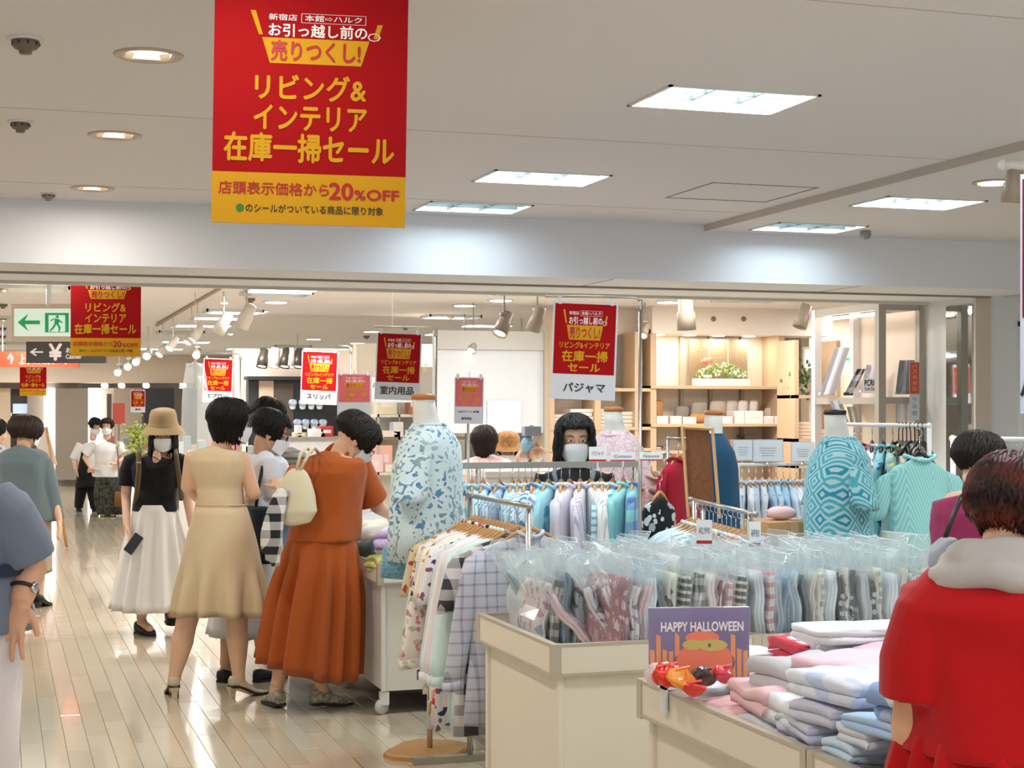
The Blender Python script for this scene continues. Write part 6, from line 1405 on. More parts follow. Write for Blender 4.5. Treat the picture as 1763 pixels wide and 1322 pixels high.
# ---------- P13 woman in magenta at the right
f = Fig('person in a magenta top with short dark hair and a grey bag', 1690, 6.6, '#cf9f80')
p = f.P
f.torso(p(1690, 850), p(1680, 990), -30, .165, .155, .10).head(1688, 798, -58, 12, neck=p(1690, 840)); f.arm(p(1640, 880), p(1640, 960), p(1680, 985, .2), p(1690, 985, .25), palm=UP)
f.leg(p(1670, 1020), p(1670, 1180), p(1670, 1330)); f.leg(p(1715, 1020), p(1715, 1180), p(1715, 1330)); f.done()
MG = cloth('#8e2a52'); f.top('magenta_top', p(1690, 852), p(1680, 1010), -30, MG, W=.20, Wh=.19, D=.14, sleeves=[sleeve(p(1652, 870), p(1640, 950), .08, .075)], folds=.02)
f.skirt('skirt', p(1680, 1000), p(1685, 1200), -30, cloth('#4a4650'), W0=.17, D0=.14, W1=.22, D1=.2)
f.hair(HAIRD, 'short', L=.05, locks=150, seed=65, face_open=52, vol=1.08, back=.92); f.face(True)
f.cloth('necklace', MB().tube([f.neck + RT * (.062 * math.cos(a)) + FW * (.06 * math.sin(a)) + UP * (.02 + .02 * math.sin(a)) for a in [2 * math.pi * i / 20 for i in range(21)]], .003, 5), M('necklace_dark', '#3a2a22', rough=.4), remesh=False)
gb = thing('shoulder_bag', 'grey leather shoulder bag with a black strap on the woman in magenta', 'bag', tuple(C(1630, 960, 6.2))); GB = M('bag_grey', '#8e8e94', rough=.45)
rings = [[C(x, y, 6.2) + RT * (w_ * math.cos(t)) + FW * (.05 * math.sin(t)) for t in [2 * math.pi * i / 20 for i in range(20)]] for x, y, w_ in ((1598, 1030, .05), (1602, 1020, .10), (1608, 985, .10), (1620, 950, .07), (1634, 925, .03))]
bake(MB().loft(rings), .008, 2, GB, gb, 'pouch'); obj('strap', MB().tube([C(1624, 935, 6.2), C(1640, 890, 6.2), C(1655, 855, 6.25), C(1672, 842, 6.4)], .010, 8), M('strap_black', '#1b181c', rough=.4), gb, True)
obj('pocket', MB().cbox((-.04, -.008, -.05), (.04, .008, .05), .004, fr=Matrix.Translation(C(1604, 1000, 6.12)) @ Matrix.Rotation(-.25, 4, 'Y')), GB, gb)
# ---------- P14 woman in red, right foreground
f = Fig('person in the right foreground in a red dress with auburn hair', 1745, 3.2, '#c88f68')
p = f.P; look = -25
f.torso(p(1745, 1010), p(1740, 1340), look, .19, .18, .12).head(1752, 893, -50, 22, neck=p(1742, 975), sz=.94)
f.arm(p(1600, 1080), p(1572, 1260, .03), p(1610, 1370, .2), p(1620, 1390, .26), palm=UP, r=(.054, .046, .032)); f.arm(p(1895, 1070), p(1930, 1250), p(1880, 1370, .2), p(1860, 1400, .25), palm=UP, r=(.054, .046, .032))
f.leg(p(1690, 1400), p(1690, 1700), p(1690, 1980), r=(.095, .065, .04)); f.leg(p(1800, 1400), p(1800, 1700), p(1800, 1980), r=(.095, .065, .04)); f.done()
RD = cloth('#b3090d')
f.top('red_bodice', p(1748, 985), p(1745, 1290), look, RD, W=.225, Wh=.21, D=.17, waist=.98, sleeves=[([p(1655, 1025), p(1612, 1072), p(1590, 1140), p(1588, 1202)], [.085, .090, .088, .086]), ([p(1850, 1025), p(1905, 1075), p(1925, 1140), p(1930, 1205)], [.085, .095, .095, .092])], folds=.014, voxel=.008, shoulder_drop=.035)
f.skirt('red_skirt', p(1745, 1262), p(1745, 1700), look, RD, W0=.222, D0=.178, W1=.34, D1=.28, n=15, amp=.020, start=-.3, seed=12)
m = MB()
for k, (dz, rr, th) in enumerate(((0, .088, .034), (.022, .082, .030), (-.018, .112, .034))): m.tube([p(1730, 976) + UP * dz + rot_frame(camdir(look)) @ V(rr * 1.12 * math.cos(a), rr * math.sin(a) - .01, -.02 * math.sin(a) - .012 * abs(math.cos(a)) * k) for a in [2 * math.pi * i / 24 for i in range(25)]], [th * (1 + .15 * math.sin(i * 1.3 + k)) for i in range(25)], 10)
f.cloth('hood_collar', m, cloth('#b9b1ab'), .008, 2)
f.hair(HAIRR, 'short', L=.058, locks=230, seed=71, face_open=46, vol=1.10, wave=.008, back=.98, thick=.011, voxel=.0055); f.face(True)
# ================================================================== SHOPS BEHIND
SHW = M('shelf_oak', '#c7ab8b', rough=.5); NICHE = M('niche_cream', '#e3d6c4', rough=.7); BULK = M('bulkhead_white', '#e6dfd6', rough=.7); TAUP = M('taupe_panel', '#8f877c', rough=.7); GRYW = M('grey_panel', '#b9bcc0', rough=.6)
def vat(px, v):
    """ground point under picture column px on the wall plane v"""
    X = (px - CX) / FPX; Y = v / (FW.y - X * math.sin(YAW)); return G(px, Y), Y
def UZ(px, py, v):
    p, Y = vat(px, v); return p.x, EYE + (HY - py) / FPX * Y
def wbox(px0, py0, px1, py1, v, depth, name, mat, parent=None, front=True):
    u0, z1 = UZ(px0, py0, v); u1, _ = UZ(px1, py0, v); _, z0 = UZ((px0 + px1) / 2, py1, v); _, z1 = UZ((px0 + px1) / 2, py0, v)
    return obj(name, MB().box((u0, v, max(0, z0)), (u1, v + depth, z1)), mat, parent)
def wthing(name, lab, cat, px0, py0, px1, py1, v, depth, mat, grp=None, part='box'):
    u0, z1 = UZ(px0, py0, v); u1, _ = UZ(px1, py0, v); _, z0 = UZ((px0 + px1) / 2, py1, v); t = thing(name, lab, cat, ((u0 + u1) / 2, v, max(0, z0)), grp)
    return t
# wooden shelving wall (right of centre)
vs = 16.3
t = thing('shelf_unit', 'oak shelving with cream lit niches along the back wall', 'shelf', (*vat(1230, vs)[0].xy, 0))
u0, zt = UZ(1120, 568, vs); u1, _ = UZ(1348, 568, vs)
obj('back_panel', MB().box((u0, vs + .42, 0), (u1, vs + .46, 2.45)), NICHE, t)
for x in (u0, u1 - .05): obj('upright', MB().box((x, vs, 0), (x + .07, vs + .44, 2.45)), SHW, t)
for py in (664, 729, 775, 830):
    _, z = UZ(1230, py, vs); obj('shelf', MB().cbox((u0, vs - .02, z - .035), (u1, vs + .42, z), .004), SHW, t)
for px in (1172, 1222, 1276, 1328):
    uu, _ = UZ(px, 600, vs + .4); obj('divider', MB().box((uu - .02, vs + .36, 1.2), (uu + .02, vs + .42, 2.45)), M('divider_sage', '#a8a48c', rough=.6), t)
bk_ = struct('wall_shop_right', MB().box((u0 - .0, vs - .05, 2.40), (u1 + .6, vs + .46, LZ)), BULK)
for px in (1228, 1280):
    uu, zz = UZ(px, 549, vs - .05); obj('speaker_hole', MB().lathe(V(uu, vs - .055, zz), [(.03, -.002), (.03, .006), (.01, .008)], 14, fr=Matrix.Rotation(math.pi / 2, 3, 'X')), M('hole_brown', '#8a705c', rough=.6), bk_)
for k, px in enumerate((1145, 1200, 1250, 1303)):
    uu, _ = UZ(px, 600, vs); l = area('niche_lamp', (uu, vs + .2, 2.385), .2, .08, 2.2, WARM); o = thing('niche_light', ['leftmost', 'second', 'third', 'rightmost'][k] + ' small lamp at the top of the cream shelving niche', 'lamp', (uu, vs + .2, 2.40)); obj('lens', MB().lathe((uu, vs + .2, 2.399), [(.07, 0), (.07, -.006), (.05, -.008)], 16), GLOW, o, True)
# framed linen panel with flowers
u0f, z1f = UZ(1193, 583, vs + .2); u1f, z0f = UZ(1292, 655, vs + .2)
pic = thing('linen_panel', 'brown woven tapestry hanging behind the flower box', 'panel', (u0f, vs + .3, z0f)); obj('textile', MB().box((u0f, vs + .28, z0f), (u1f, vs + .31, z1f)), cloth('#9a8468', pat='noise', col2='#8a745a', scale=60), pic)
for q in (.33, .66): obj('seam', MB().box((u0f + (u1f - u0f) * q - .01, vs + .275, z0f), (u0f + (u1f - u0f) * q + .01, vs + .28, z1f)), M('seam_tan', '#bba888', rough=.8), pic)
_, zs_ = UZ(1230, 664, vs)
uf0, _ = UZ(1198, 660, vs + .05); uf1, _ = UZ(1290, 660, vs + .05)
fb = thing('flower_box', 'white flower box with green and coral blooms on the top oak shelf', 'plant', ((uf0 + uf1) / 2, vs + .08, zs_)); obj('trough', MB().cbox((uf0, vs + .02, zs_), (uf1, vs + .16, zs_ + .08), .006), WMET, fb)
rg = random.Random(3)
for nm, mat, cnt, rr in (('foliage', M('leaf_green', '#7c9a4a', rough=.6), 90, .022), ('white_flower', M('petal_white', '#eceade', rough=.6), 46, .024), ('coral_flower', M('petal_coral', '#e8896a', rough=.6), 12, .03), ('lime_flower', M('petal_lime', '#c3cf7e', rough=.6), 24, .026)):
    m = MB()
    for k in range(cnt):
        x = rg.uniform(uf0 + .03, uf1 - .03); h = .10 + .16 * math.exp(-((x - (uf0 + uf1) / 2) / .28) ** 2) * rg.random(); 
        if nm == 'coral_flower': x = uf0 + .17 + rg.uniform(-.06, .06); h = .27 + rg.uniform(-.03, .03)
        c = V(x, vs + .09 + rg.uniform(-.07, .07), zs_ + h); m.ell(c, (rr * rg.uniform(.6, 1.2), rr * .6, rr * rg.uniform(.5, 1)), Matrix.Rotation(rg.uniform(0, 3), 3, 'Y'), 6, 4)
    o = obj(nm, m, mat, fb, True); o['kind'] = 'stuff'
# goods on the oak shelves
_, zA = UZ(1230, 729, vs)
def good(px0, px1, h, z, v, kind, col, lab, grp=None, depth=.22):
    ua, _ = UZ(px0, 700, v); ub, _ = UZ(px1, 700, v); t = thing(kind, lab, {'gift_box': 'box', 'cushion': 'cushion', 'folded_linen': 'linen', 'tote': 'bag', 'tag_stand': 'price card'}.get(kind, 'item'), ((ua + ub) / 2, v, z), grp); m = cloth(col) if kind in ('cushion', 'folded_linen') else M('card_' + col[1:], col, rough=.6)
    if kind == 'cushion':
        mb = MB(); F = Matrix.Rotation(math.radians(12), 3, 'X'); n = 16; rings = []
        for j in range(7):
            f = j / 6 * 2 - 1; k_ = math.sqrt(max(0, 1 - f * f)) * .85 + .15; rings.append([V((ua + ub) / 2, v + .08 + f * .05, z + h / 2) + F @ V((ub - ua) / 2 * k_ * max(-1, min(1, 1.25 * math.cos(a))), 0, h / 2 * k_ * max(-1, min(1, 1.25 * math.sin(a)))) for a in [2 * math.pi * i / n for i in range(n)]])
        mb.loft(rings); obj('cover', mb, m, t, True)
    elif kind == 'folded_linen':
        lay = max(2, int(h / .035))
        for k in range(lay):
            dx = R.uniform(-.02, .02); mb = MB().loft([[V(x, v + depth * .5 + y * depth * .5, z + k * h / lay + zz) for x, y in ((ua + dx, -1), (ub + dx, -1), (ub + dx, 1), (ua + dx, 1))] for zz in (0.001, h / lay * .9)]); obj('fold', mb, m, t)
    else:
        mb = MB().cbox((ua, v, z), (ub, v + depth, z + h), .006); obj('body', mb, m, t)
        mb = MB().box((ua + (ub - ua) * .2, v - .002, z + h * .35), (ub - (ub - ua) * .2, v + .001, z + h * .65)); obj('label_panel', mb, M('label_pale', '#e8dcd6', rough=.6), t)
    return t
for i, (a, b, h, c, kd, lab) in enumerate(((1131, 1151, .085, '#f0d9d2', 'gift_box', 'pink gift box leftmost on the middle oak shelf'), (1154, 1174, .085, '#f0d9d2', 'gift_box', 'pink gift box second on the middle oak shelf'), (1176, 1199, .075, '#eed8d2', 'gift_box', 'pink gift box third on the middle oak shelf'), (1231, 1241, .07, '#efdcd6', 'gift_box', 'narrow pink box behind the mannequin'), (1244, 1262, .08, '#efdcd6', 'gift_box', 'pink box left of the paper bags'),
    (1265, 1282, .14, '#efe2da', 'tote', 'cream paper bag on the middle oak shelf'), (1283, 1314, .14, '#f1e5de', 'tote', 'wider cream paper bag on the middle oak shelf'), (1316, 1332, .08, '#f0dcd6', 'gift_box', 'pink box right of the paper bags'), (1334, 1351 - 5, .08, '#f0dcd6', 'gift_box', 'rightmost pink box on the middle oak shelf'))):
    good(a, b, h, zA, vs + .0, kd, c, lab)
for a, b, h, c, lab in ((1122, 1146, .27, '#b98d5c', 'caramel plush cushion at the left of the oak shelf'), (1166, 1190, .20, '#8f8880', 'grey cushion on the oak shelf'), (1192, 1226, .12, '#cf9a5c', 'orange-tan roll cushion on the oak shelf'), (1194, 1222, .25, '#9c958a', 'taupe cushion behind the orange roll'), (1226, 1254, .27, '#b3ab9c', 'patterned taupe cushion in the middle of the shelf'), (1254, 1274, .27, '#c4b9ac', 'ribbed beige cushion on the oak shelf'), (1274, 1292, .27, '#d8cfc8', 'ivory cushion with a motif on the oak shelf'), (1294, 1309, .27, '#dcd3cc', 'ivory cushion right of the motif one'), (1320, 1348 - 2, .18, '#c9bfa8', 'small basket cushion at the right of the oak shelf')):
    good(a, b, h, zA, vs + .18, 'cushion', c, lab)
_, zB_ = UZ(1230, 775, vs)
for a, b, h, c, lab in ((1140, 1162, .05, '#8e867c', 'dark linen stack low on the oak shelving'), (1282, 1304, .17, '#57493e', 'dark photo frame item low on the oak shelving'), (1256, 1268, .12, '#b3a795', 'small beige frame low on the oak shelving'), (1318, 1346, .08, '#3f4a58', 'navy folded cloth low on the oak shelving'), (1125, 1138, .04, '#cfc8bc', 'pale folded cloth low on the oak shelving')): good(a, b, h, zB_, vs + .1, 'folded_linen', c, lab)
# white leaflet frames standing on the rack behind
for px, py, w_, h_, lab in ((1263, 758, 32, 34, 'small white notice board left of the framed notice'), (1297, 758, 50, 36, 'framed pale blue notice in front of the oak shelves'), (1363, 762, 38, 32, 'pale notice right of the oak shelves')):
    Yn = 9.93; P = signP(C(px, py, Yn), RT, V(0, 0, -1), w_ / FPX * Yn, h_ / FPX * Yn); t = thing('notice_card', lab, 'notice', tuple(P(.5, 1))); obj('frame', MB().slab(P(-.03, -.04), P(-.03, 1.04), P(1.03, 1.04), P(1.03, -.04), FW, .012), GRYW, t); obj('sheet', MB().slab(P(0, 0, .003), P(0, 1, .003), P(1, 1, .003), P(1, 0, .003), FW, .003), M('sheet_pale', '#d9e1e8', rough=.4), t)
    m = MB()
    for k in range(4): m = MB().quad(P(.2 + .03 * k, .35 + .12 * k, .005), P(.2 + .03 * k, .38 + .12 * k, .005), P(.8 - .03 * k, .38 + .12 * k, .005), P(.8 - .03 * k, .35 + .12 * k, .005)); obj('text_line', m, M('text_grey', '#9aa2aa', rough=.6), t)
    obj('stand', MB().tube([P(.5, 1, -.02), V(P(.5, 1).x, P(.5, 1).y, 1.215)], .006, 6), MET, t)
# left bay of the back wall: taupe panels, towel shelves (x 945-1100)
ua, _ = UZ(938, 600, vs); ub, _ = UZ(1120, 600, vs)
t = thing('shelf_unit', 'pale oak towel shelving behind the shop assistant', 'shelf', ((ua + ub) / 2, vs, 0)); obj('back_panel', MB().box((ua, vs + .40, 0), (ub, vs + .44, LZ - .02)), NICHE, t)
for px in (944, 1024, 1093):
    uu, _ = UZ(px, 600, vs); obj('upright', MB().box((uu, vs, 0), (uu + .07, vs + .42, 2.42 if px > 1000 else 2.5)), SHW, t)
for py in (668, 735, 772): _, z = UZ(1030, py, vs); obj('shelf', MB().cbox((ua, vs - .01, z - .035), (ub, vs + .40, z), .004), SHW, t)
uu0, z1 = UZ(1063, 576, vs + .3); uu1, z0 = UZ(1092, 664, vs + .3); obj('dark_panel', MB().box((uu0, vs + .35, z0), (uu1 + .05, vs + .39, z1)), TAUP, t)
uu0, z1 = UZ(945, 560, vs + .3); uu1, z0 = UZ(1012, 664, vs + .3); obj('lit_panel', MB().box((uu0, vs + .36, z0), (uu1, vs + .39, z1)), M('panel_peach', '#ecd9cb', rough=.7), t)
_, zC = UZ(1030, 735, vs)
for k, (a, b, h, c, lab) in enumerate(((952, 985, .14, '#cfc6c6', 'grey and white towel stack behind the assistant, left'), (982, 1022, .20, '#dcd5cf', 'white towel stack behind the assistant'), (1030, 1060, .20, '#d9cfc3', 'cream towel stack left of the small dress form'), (1062, 1092, .17, '#cfc5ba', 'beige towel stack right of the small dress form'))): good(a, b, h, zC, vs + .05, 'folded_linen', c, lab, depth=.3)
uu, zz = UZ(1066, 700, vs - .0); 
# white wall panel in the middle
uw0, zw1 = UZ(782, 575, vs); uw1, zw0 = UZ(935, 745, vs)
wm = struct('wall_shop_middle', MB().box((uw0 - .2, vs, zw0), (uw1, vs + .15, 2.40)), M('panel_cool', '#c3c9cf', rough=.5)); obj('fascia', MB().box((uw0 - .2, vs - .03, 2.20), (uw1, vs, 2.40)), M('panel_grey', '#b4b4b2', rough=.6), wm)
uq0, zq1 = UZ(838, 690, vs); uq1, zq0 = UZ(895, 745, vs); obj('curtain_panel', MB().box((uq0, vs - .03, zq0), (uq1, vs - .005, zq1)), M('panel_frost', '#c9cdd8', rough=.3), wm)
obj('corner_post', MB().box((uw1, vs - .05, .0), (uw1 + .05, vs + .2, 2.45)), M('post_taupe', '#a79c8c', rough=.5), wm)
# heap of colourful bags below the white panel
for i, (px, py, w_, h_, c, lab) in enumerate(((915, 742, 30, 16, '#8e96a4', 'grey-blue box on the stall behind the rack'), (906, 765, 26, 26, '#8fb6c8', 'light blue bundle on the stall behind the rack'), (925, 780, 30, 28, '#c98a5c', 'orange and white patterned bundle on the stall'), (900, 785, 22, 24, '#c9a088', 'tan bundle on the stall behind the rack'), (890, 820, 40, 14, '#c08a80', 'rose bundle held behind the rack'))):
    Yg = 11.2; c0 = C(px, py, Yg); t = thing('cloth_bundle', lab, 'cloth', tuple(c0 - UP * (h_ / 2 / FPX * Yg))); r_ = w_ / 2 / FPX * Yg; rz = h_ / 2 / FPX * Yg; m = MB().ell(c0, (r_, r_ * .8, rz), n=14, m=10) if i else MB().cbox(tuple(c0 - V(r_, r_ * .6, rz)), tuple(c0 + V(r_, r_ * .6, rz)), .004)
    if i: m.v = [tuple(Vector(q) + noise.noise_vector(Vector(q) * 12) * r_ * .35) for q in m.v]
    obj('fabric', m, cloth(c, pat='noise', col2='#dcd6d0', scale=10) if i > 1 else cloth(c), t); obj('knot', MB().ell(c0 + UP * rz, (r_ * .3, r_ * .3, rz * .3), n=8, m=6), cloth(c), t, True)
st = thing('stall_table', 'white counter carrying bundles behind the pajama rack', 'display table', tuple(G(905, 11.2)))
c = G(905, 11.2); obj('top', MB().box((c.x - .4, c.y - .35, 1.10), (c.x + .4, c.y + .35, 1.14)), BULK, st); obj('front_panel', MB().box((c.x - .38, c.y - .33, 0), (c.x + .38, c.y - .30, 1.10)), BULK, st)
# display case at the right (u 6.13..6.52)
t = thing('display_case', 'tall grey open display case with towels and posters at the right, under the beam', 'display case', (6.32, 10.7, 0)); GC = M('case_grey', '#a39d92', rough=.5); WC = M('case_white', '#d9d4d0', rough=.4)
for x, y, m_ in ((6.13, 10.31, GC), (6.13, 11.27, WC), (6.47, 10.31, GC), (6.47, 11.27, WC)): obj('post', MB().box((x, y, 0), (x + .06, y + .06, 2.345)), m_, t)
for z, n_ in ((2.29, 'top_rail'), (1.60, 'shelf_edge'), (1.02, 'shelf_edge'), (.45, 'shelf_edge')):
    obj(n_, MB().box((6.135, 10.372, z), (6.17, 11.268, z + (.055 if z > 2 else .05))), GC, t); obj(n_, MB().box((6.192, 10.315, z), (6.468, 10.35, z + (.055 if z > 2 else .05))), GC, t)
    if z < 2: obj('shelf', MB().box((6.175, 10.36, z + .01), (6.512, 11.30, z + .035)), WC, t)
obj('side_panel', MB().box((6.532, 10.33, 0), (6.545, 11.32, 2.30)), M('case_beige', '#d8c9b8', rough=.7), t)
obj('light_tube', MB().tube([V(6.2, 10.4, 2.27), V(6.2, 11.2, 2.27)], .012, 8), GLOW, t, True)
def hangtowel(px, pyt, pyb, w_, v, c, lab, pat=None, lean=.10):
    p, Y = vat(px, v); zt = EYE + (HY - pyt) / FPX * Y; zb = EYE + (HY - pyb) / FPX * Y; w2 = w_ / 2 / FPX * Y; t = thing('draped_towel', lab, 'towel', (p.x, v, zb)); m = MB(); rows = []
    for j in range(8):
        f = j / 7; rows.append([V(p.x, v, zb + (zt - zb) * f) + RT * (w2 * (i / 6 * 2 - 1) + lean * f) + FW * (.02 * math.sin(i * 1.4)) for i in range(7)])
    m.loft(rows, cap=False, closed=False); m.loft([[q + FW * .025 for q in r_] for r_ in rows], cap=False, closed=False)
    obj('cloth', m, cloth(c, **(pat or {})), t, True); obj('hem', MB().tube([rows[0][i] + FW * .012 for i in range(7)], .014, 6), cloth(c), t, True)
hangtowel(1425, 598, 678, 26, 11.0, '#dfe0ea', 'long white towel slanting in the upper left of the display case', lean=.12); hangtowel(1462, 635, 678, 14, 11.0, '#3d424c', 'black and white chequered towel in the display case', dict(pat='gingham', col2='#d9dce2', scale=10), lean=.10)
hangtowel(1497, 628, 674, 30, 10.8, '#e3e3ea', 'white folded towel with lace top in the display case', dict(pat='noise', col2='#cfcfd6', scale=20), lean=.05); hangtowel(1556, 620, 676, 26, 10.40, '#8e9499', 'grey waffle robe in the display case front', dict(pat='stripes', col2='#a3a8ad', scale=40), lean=.03)
hangtowel(1594, 590, 672, 24, 10.45, '#eae2e4', 'white poster sheet with a hand motif in the display case front', lean=.06); hangtowel(1606, 630, 676, 16, 10.42, '#8b8478', 'taupe and gold striped cloth at the right of the display case', dict(pat='stripes', col2='#c2a86a', scale=8)); hangtowel(1451, 690, 725, 20, 10.9, '#d9dae2', 'white towel on the lower case shelf', lean=-.05); hangtowel(1473, 700, 730, 14, 10.8, '#c9c4b6', 'beige card on the lower case shelf', lean=-.03); hangtowel(1554, 690, 735, 20, 10.40, '#e6dfe4', 'rolled white towel in the front lower case', lean=0)
Ys = 11.7; P = signP(C(1486, 651, 12.05), RT, V(0, 0, -1), 30 / FPX * 12., 26 / FPX * 12.); tt = thing('brand_card', 'white card with bold black capitals standing in the display case', 'notice', tuple(P(.5, 1))); obj('panel', MB().slab(P(0, 0), P(0, 1), P(1, 1), P(1, 0), FW, .004), TAGW, tt)
m = MB(); put_text(m, 'PCRIEP', P, .08, .92, .12, .50, .03); put_text(m, 'Soft Daily', P, .1, .85, .62, .86, .02); obj('lettering', m, BLK, tt)
P = signP(C(1566, 623, 11.72), RT, V(0, 0, -1), 17 / FPX * 11.72, 100 / FPX * 11.72); tt = thing('vertical_sign', 'narrow vertical card, brick red above and pale below, on the display case', 'sign', tuple(P(.5, 1))); obj('panel', MB().slab(P(0, 0), P(0, 1), P(1, 1), P(1, 0), FW, .006), M('card_blue_grey', '#b9c3c9', rough=.5), tt); obj('red_field', MB().quad(P(.02, .01, .001), P(.02, .55, .001), P(.98, .55, .001), P(.98, .01, .001)), M('brick_red', '#b4492e', rough=.5), tt)
m = MB()
for k, ch in enumerate('バスタオル'): put_text(m, ch, P, .25, .75, .03 + .1 * k, .10 + .1 * k, .02)
obj('lettering', m, M('print_salmon', '#e0917c', rough=.5), tt)
m = MB()
for k, ch in enumerate('今治産'): put_text(m, ch, P, .25, .75, .60 + .12 * k, .68 + .12 * k, .02)
obj('grey_lettering', m, M('print_slate', '#8b97a0', rough=.5), tt)
# second exit sign behind the case
Yx = 18.5; wx = 90 / FPX * Yx; P = signP(C(1384, 600, Yx), RT, V(0, 0, -1), wx, 36 / FPX * Yx); t = thing('exit_sign', 'green and white lit exit sign with a right arrow behind the display case', 'sign', tuple(P(0, 0))); obj('casing', MB().slab(P(-.02, -.08), P(-.02, 1.08), P(1.02, 1.08), P(1.02, -.08), FW, .1), M('exit_case'), t); obj('face', MB().slab(P(.01, .05, .004), P(.01, .95, .004), P(.99, .95, .004), P(.99, .05, .004), FW, .004), EXW, t)
shape(P, [[(.98, .5), (.84, .2), (.89, .44), (.70, .44), (.70, .58), (.89, .58), (.84, .82)]], 'arrow', GRNS, t); shape(P, [[(.42, .18), (.66, .18), (.66, .82), (.42, .82)]], 'door_symbol', GRNS, t); shape(P, [[(.46, .26), (.62, .26), (.62, .80), (.46, .80)]], 'door_opening', EXW, t, .007)
shape(P, [[(.52, .28), (.56, .28), (.56, .37), (.52, .37)], [(.50, .38), (.57, .40), (.56, .58), (.50, .56)], [(.50, .56), (.53, .58), (.50, .78), (.47, .76)], [(.53, .57), (.57, .58), (.59, .76), (.56, .78)]], 'running_figure', GRNS, t, .008)
obj('bracket', MB().tube([P(.5, 0), V(P(.5, 0).x, P(.5, 0).y, LZ)], .01, 6), FRM, t)
# shelving between case and oak shelves (x 1345-1404), right back wall
ur, _ = UZ(1348, 600, vs); struct('wall_shop_far_right', MB().box((ur + .6, vs + .5, 0), (14, vs + .7, LZ)), M('panel_sand', '#d8c7b2', rough=.7))
t = thing('shelf_unit', 'narrow shelf bay with folded pink linen between oak shelving and display case', 'shelf', (ur + .2, vs - 1.5, 0)); va = 15.2
ua, _ = UZ(1368, 700, va); ub, _ = UZ(1440, 700, va)
for py in (680, 755, 800): _, z = UZ(1390, py, va); obj('shelf', MB().box((ua, va, z - .035), (ub, va + .4, z)), SHW, t)
for x in (ua, ub): obj('upright', MB().box((x, va, 0), (x + .05, va + .4, 2.3)), SHW, t)
_, zD_ = UZ(1390, 755, va); good(1372, 1404, .18, zD_, va + .05, 'folded_linen', '#e3cbb9', 'peach linen stack on the narrow shelf bay'); good(1404, 1436, .10, zD_, va + .05, 'folded_linen', '#ddb593', 'apricot linen stack on the narrow shelf bay')
_, zE = UZ(1390, 680, va); iv = thing('ivy_plant', 'small trailing plant on the narrow shelf bay', 'plant', (ua + .15, va + .15, zE)); obj('pot', MB().lathe((ua + .15, va + .15, zE), [(.05, 0), (.06, .08), (.055, .08)], 14), WMET, iv, True); m = MB()
for k in range(60): m.ell(V(ua + .15 + rg.gauss(0, .07), va + .12 + rg.gauss(0, .05), zE + .12 + rg.gauss(.03, .09)), (.025, .008, .018), Matrix.Rotation(rg.uniform(0, 3), 3, 'Y'), 6, 4)
o = obj('foliage', m, M('leaf_dark', '#5d7a4a', rough=.6), iv, True); o['kind'] = 'stuff'
# ---------------- middle-left shops
vm = 19.0
# slipper wall
def blk(px0, py0, px1, py1, v, d, mat, name, t): return wbox(px0, py0, px1, py1, v, d, name, mat, t)
DKW = M('slipper_black', '#17191f', rough=.5); DKB = M('shop_brown', '#4a3f35', rough=.6)
t = thing('slipper_wall', 'black display wall with rows of blue and white slippers', 'display wall', (*vat(540, vm)[0].xy, 0))
blk(428, 650, 582, 900, vm, .2, DKW, 'panel', t); blk(426, 648, 584, 654, vm - .1, .3, DKW, 'canopy', t); blk(470, 660, 505, 760, vm - .02, .02, DKB, 'brown_bay', t); blk(446, 655, 471, 700, vm - .03, .03, M('shop_sand', '#b59f86', rough=.6), 'sand_bay', t)
BLS = M('slipper_blue', '#6e8fb8', rough=.6, pat='noise', col2='#e6edf2', scale=14)
names = ['first', 'second', 'third', 'fourth']
for r_, py in enumerate((697, 731)):
    for k, px in enumerate((504, 521, 536, 550) if r_ == 0 else (512, 526, 541, 556)):
        uu, zz = UZ(px, py, vm - .04); q = thing('slipper', 'blue and white patterned slipper, %s in the %s row of the black wall' % (names[k], ('upper', 'lower')[r_]), 'slipper', (uu, vm - .04, zz)); rings = []
        for f, w_ in ((0, .02), (.12, .035), (.4, .04), (.65, .05), (.9, .042), (1., .02)): rings.append([V(uu + w_ * math.cos(a), vm - .05 + .02 * math.sin(a) * (1.4 if f > .45 else .6), zz - .055 + .12 * f) for a in [2 * math.pi * i / 12 for i in range(12)]])
        obj('sole', MB().loft([[V(c.x * 1.0, c.y + .012, c.z) for c in rg_] for rg_ in rings]), M('slipper_rim', '#d9e6ee', rough=.6), q, True); obj('upper', MB().loft(rings[2:]), BLS, q, True)
# heads of spotlights, white shop fascia over the slipper wall
ws = struct('wall_shop_slipper', MB().box((UZ(410, 600, vm)[0], vm + .3, 0), (UZ(620, 600, vm)[0], vm + .5, 2.30)), M('fascia_peach', '#e8d4c2', rough=.7))
for k, px in enumerate((453, 473, 492, 500, 515)):
    uu, zz = UZ(px, 632, vm - .1); spot((uu, vm - .1, 2.30), cdir(-.1, -.3, -1), 1.2, SPD if k % 2 == 0 else SPW, 'small spotlight in the row above the slipper wall', 'spotlights above the slipper wall', drop=.12, up=False)
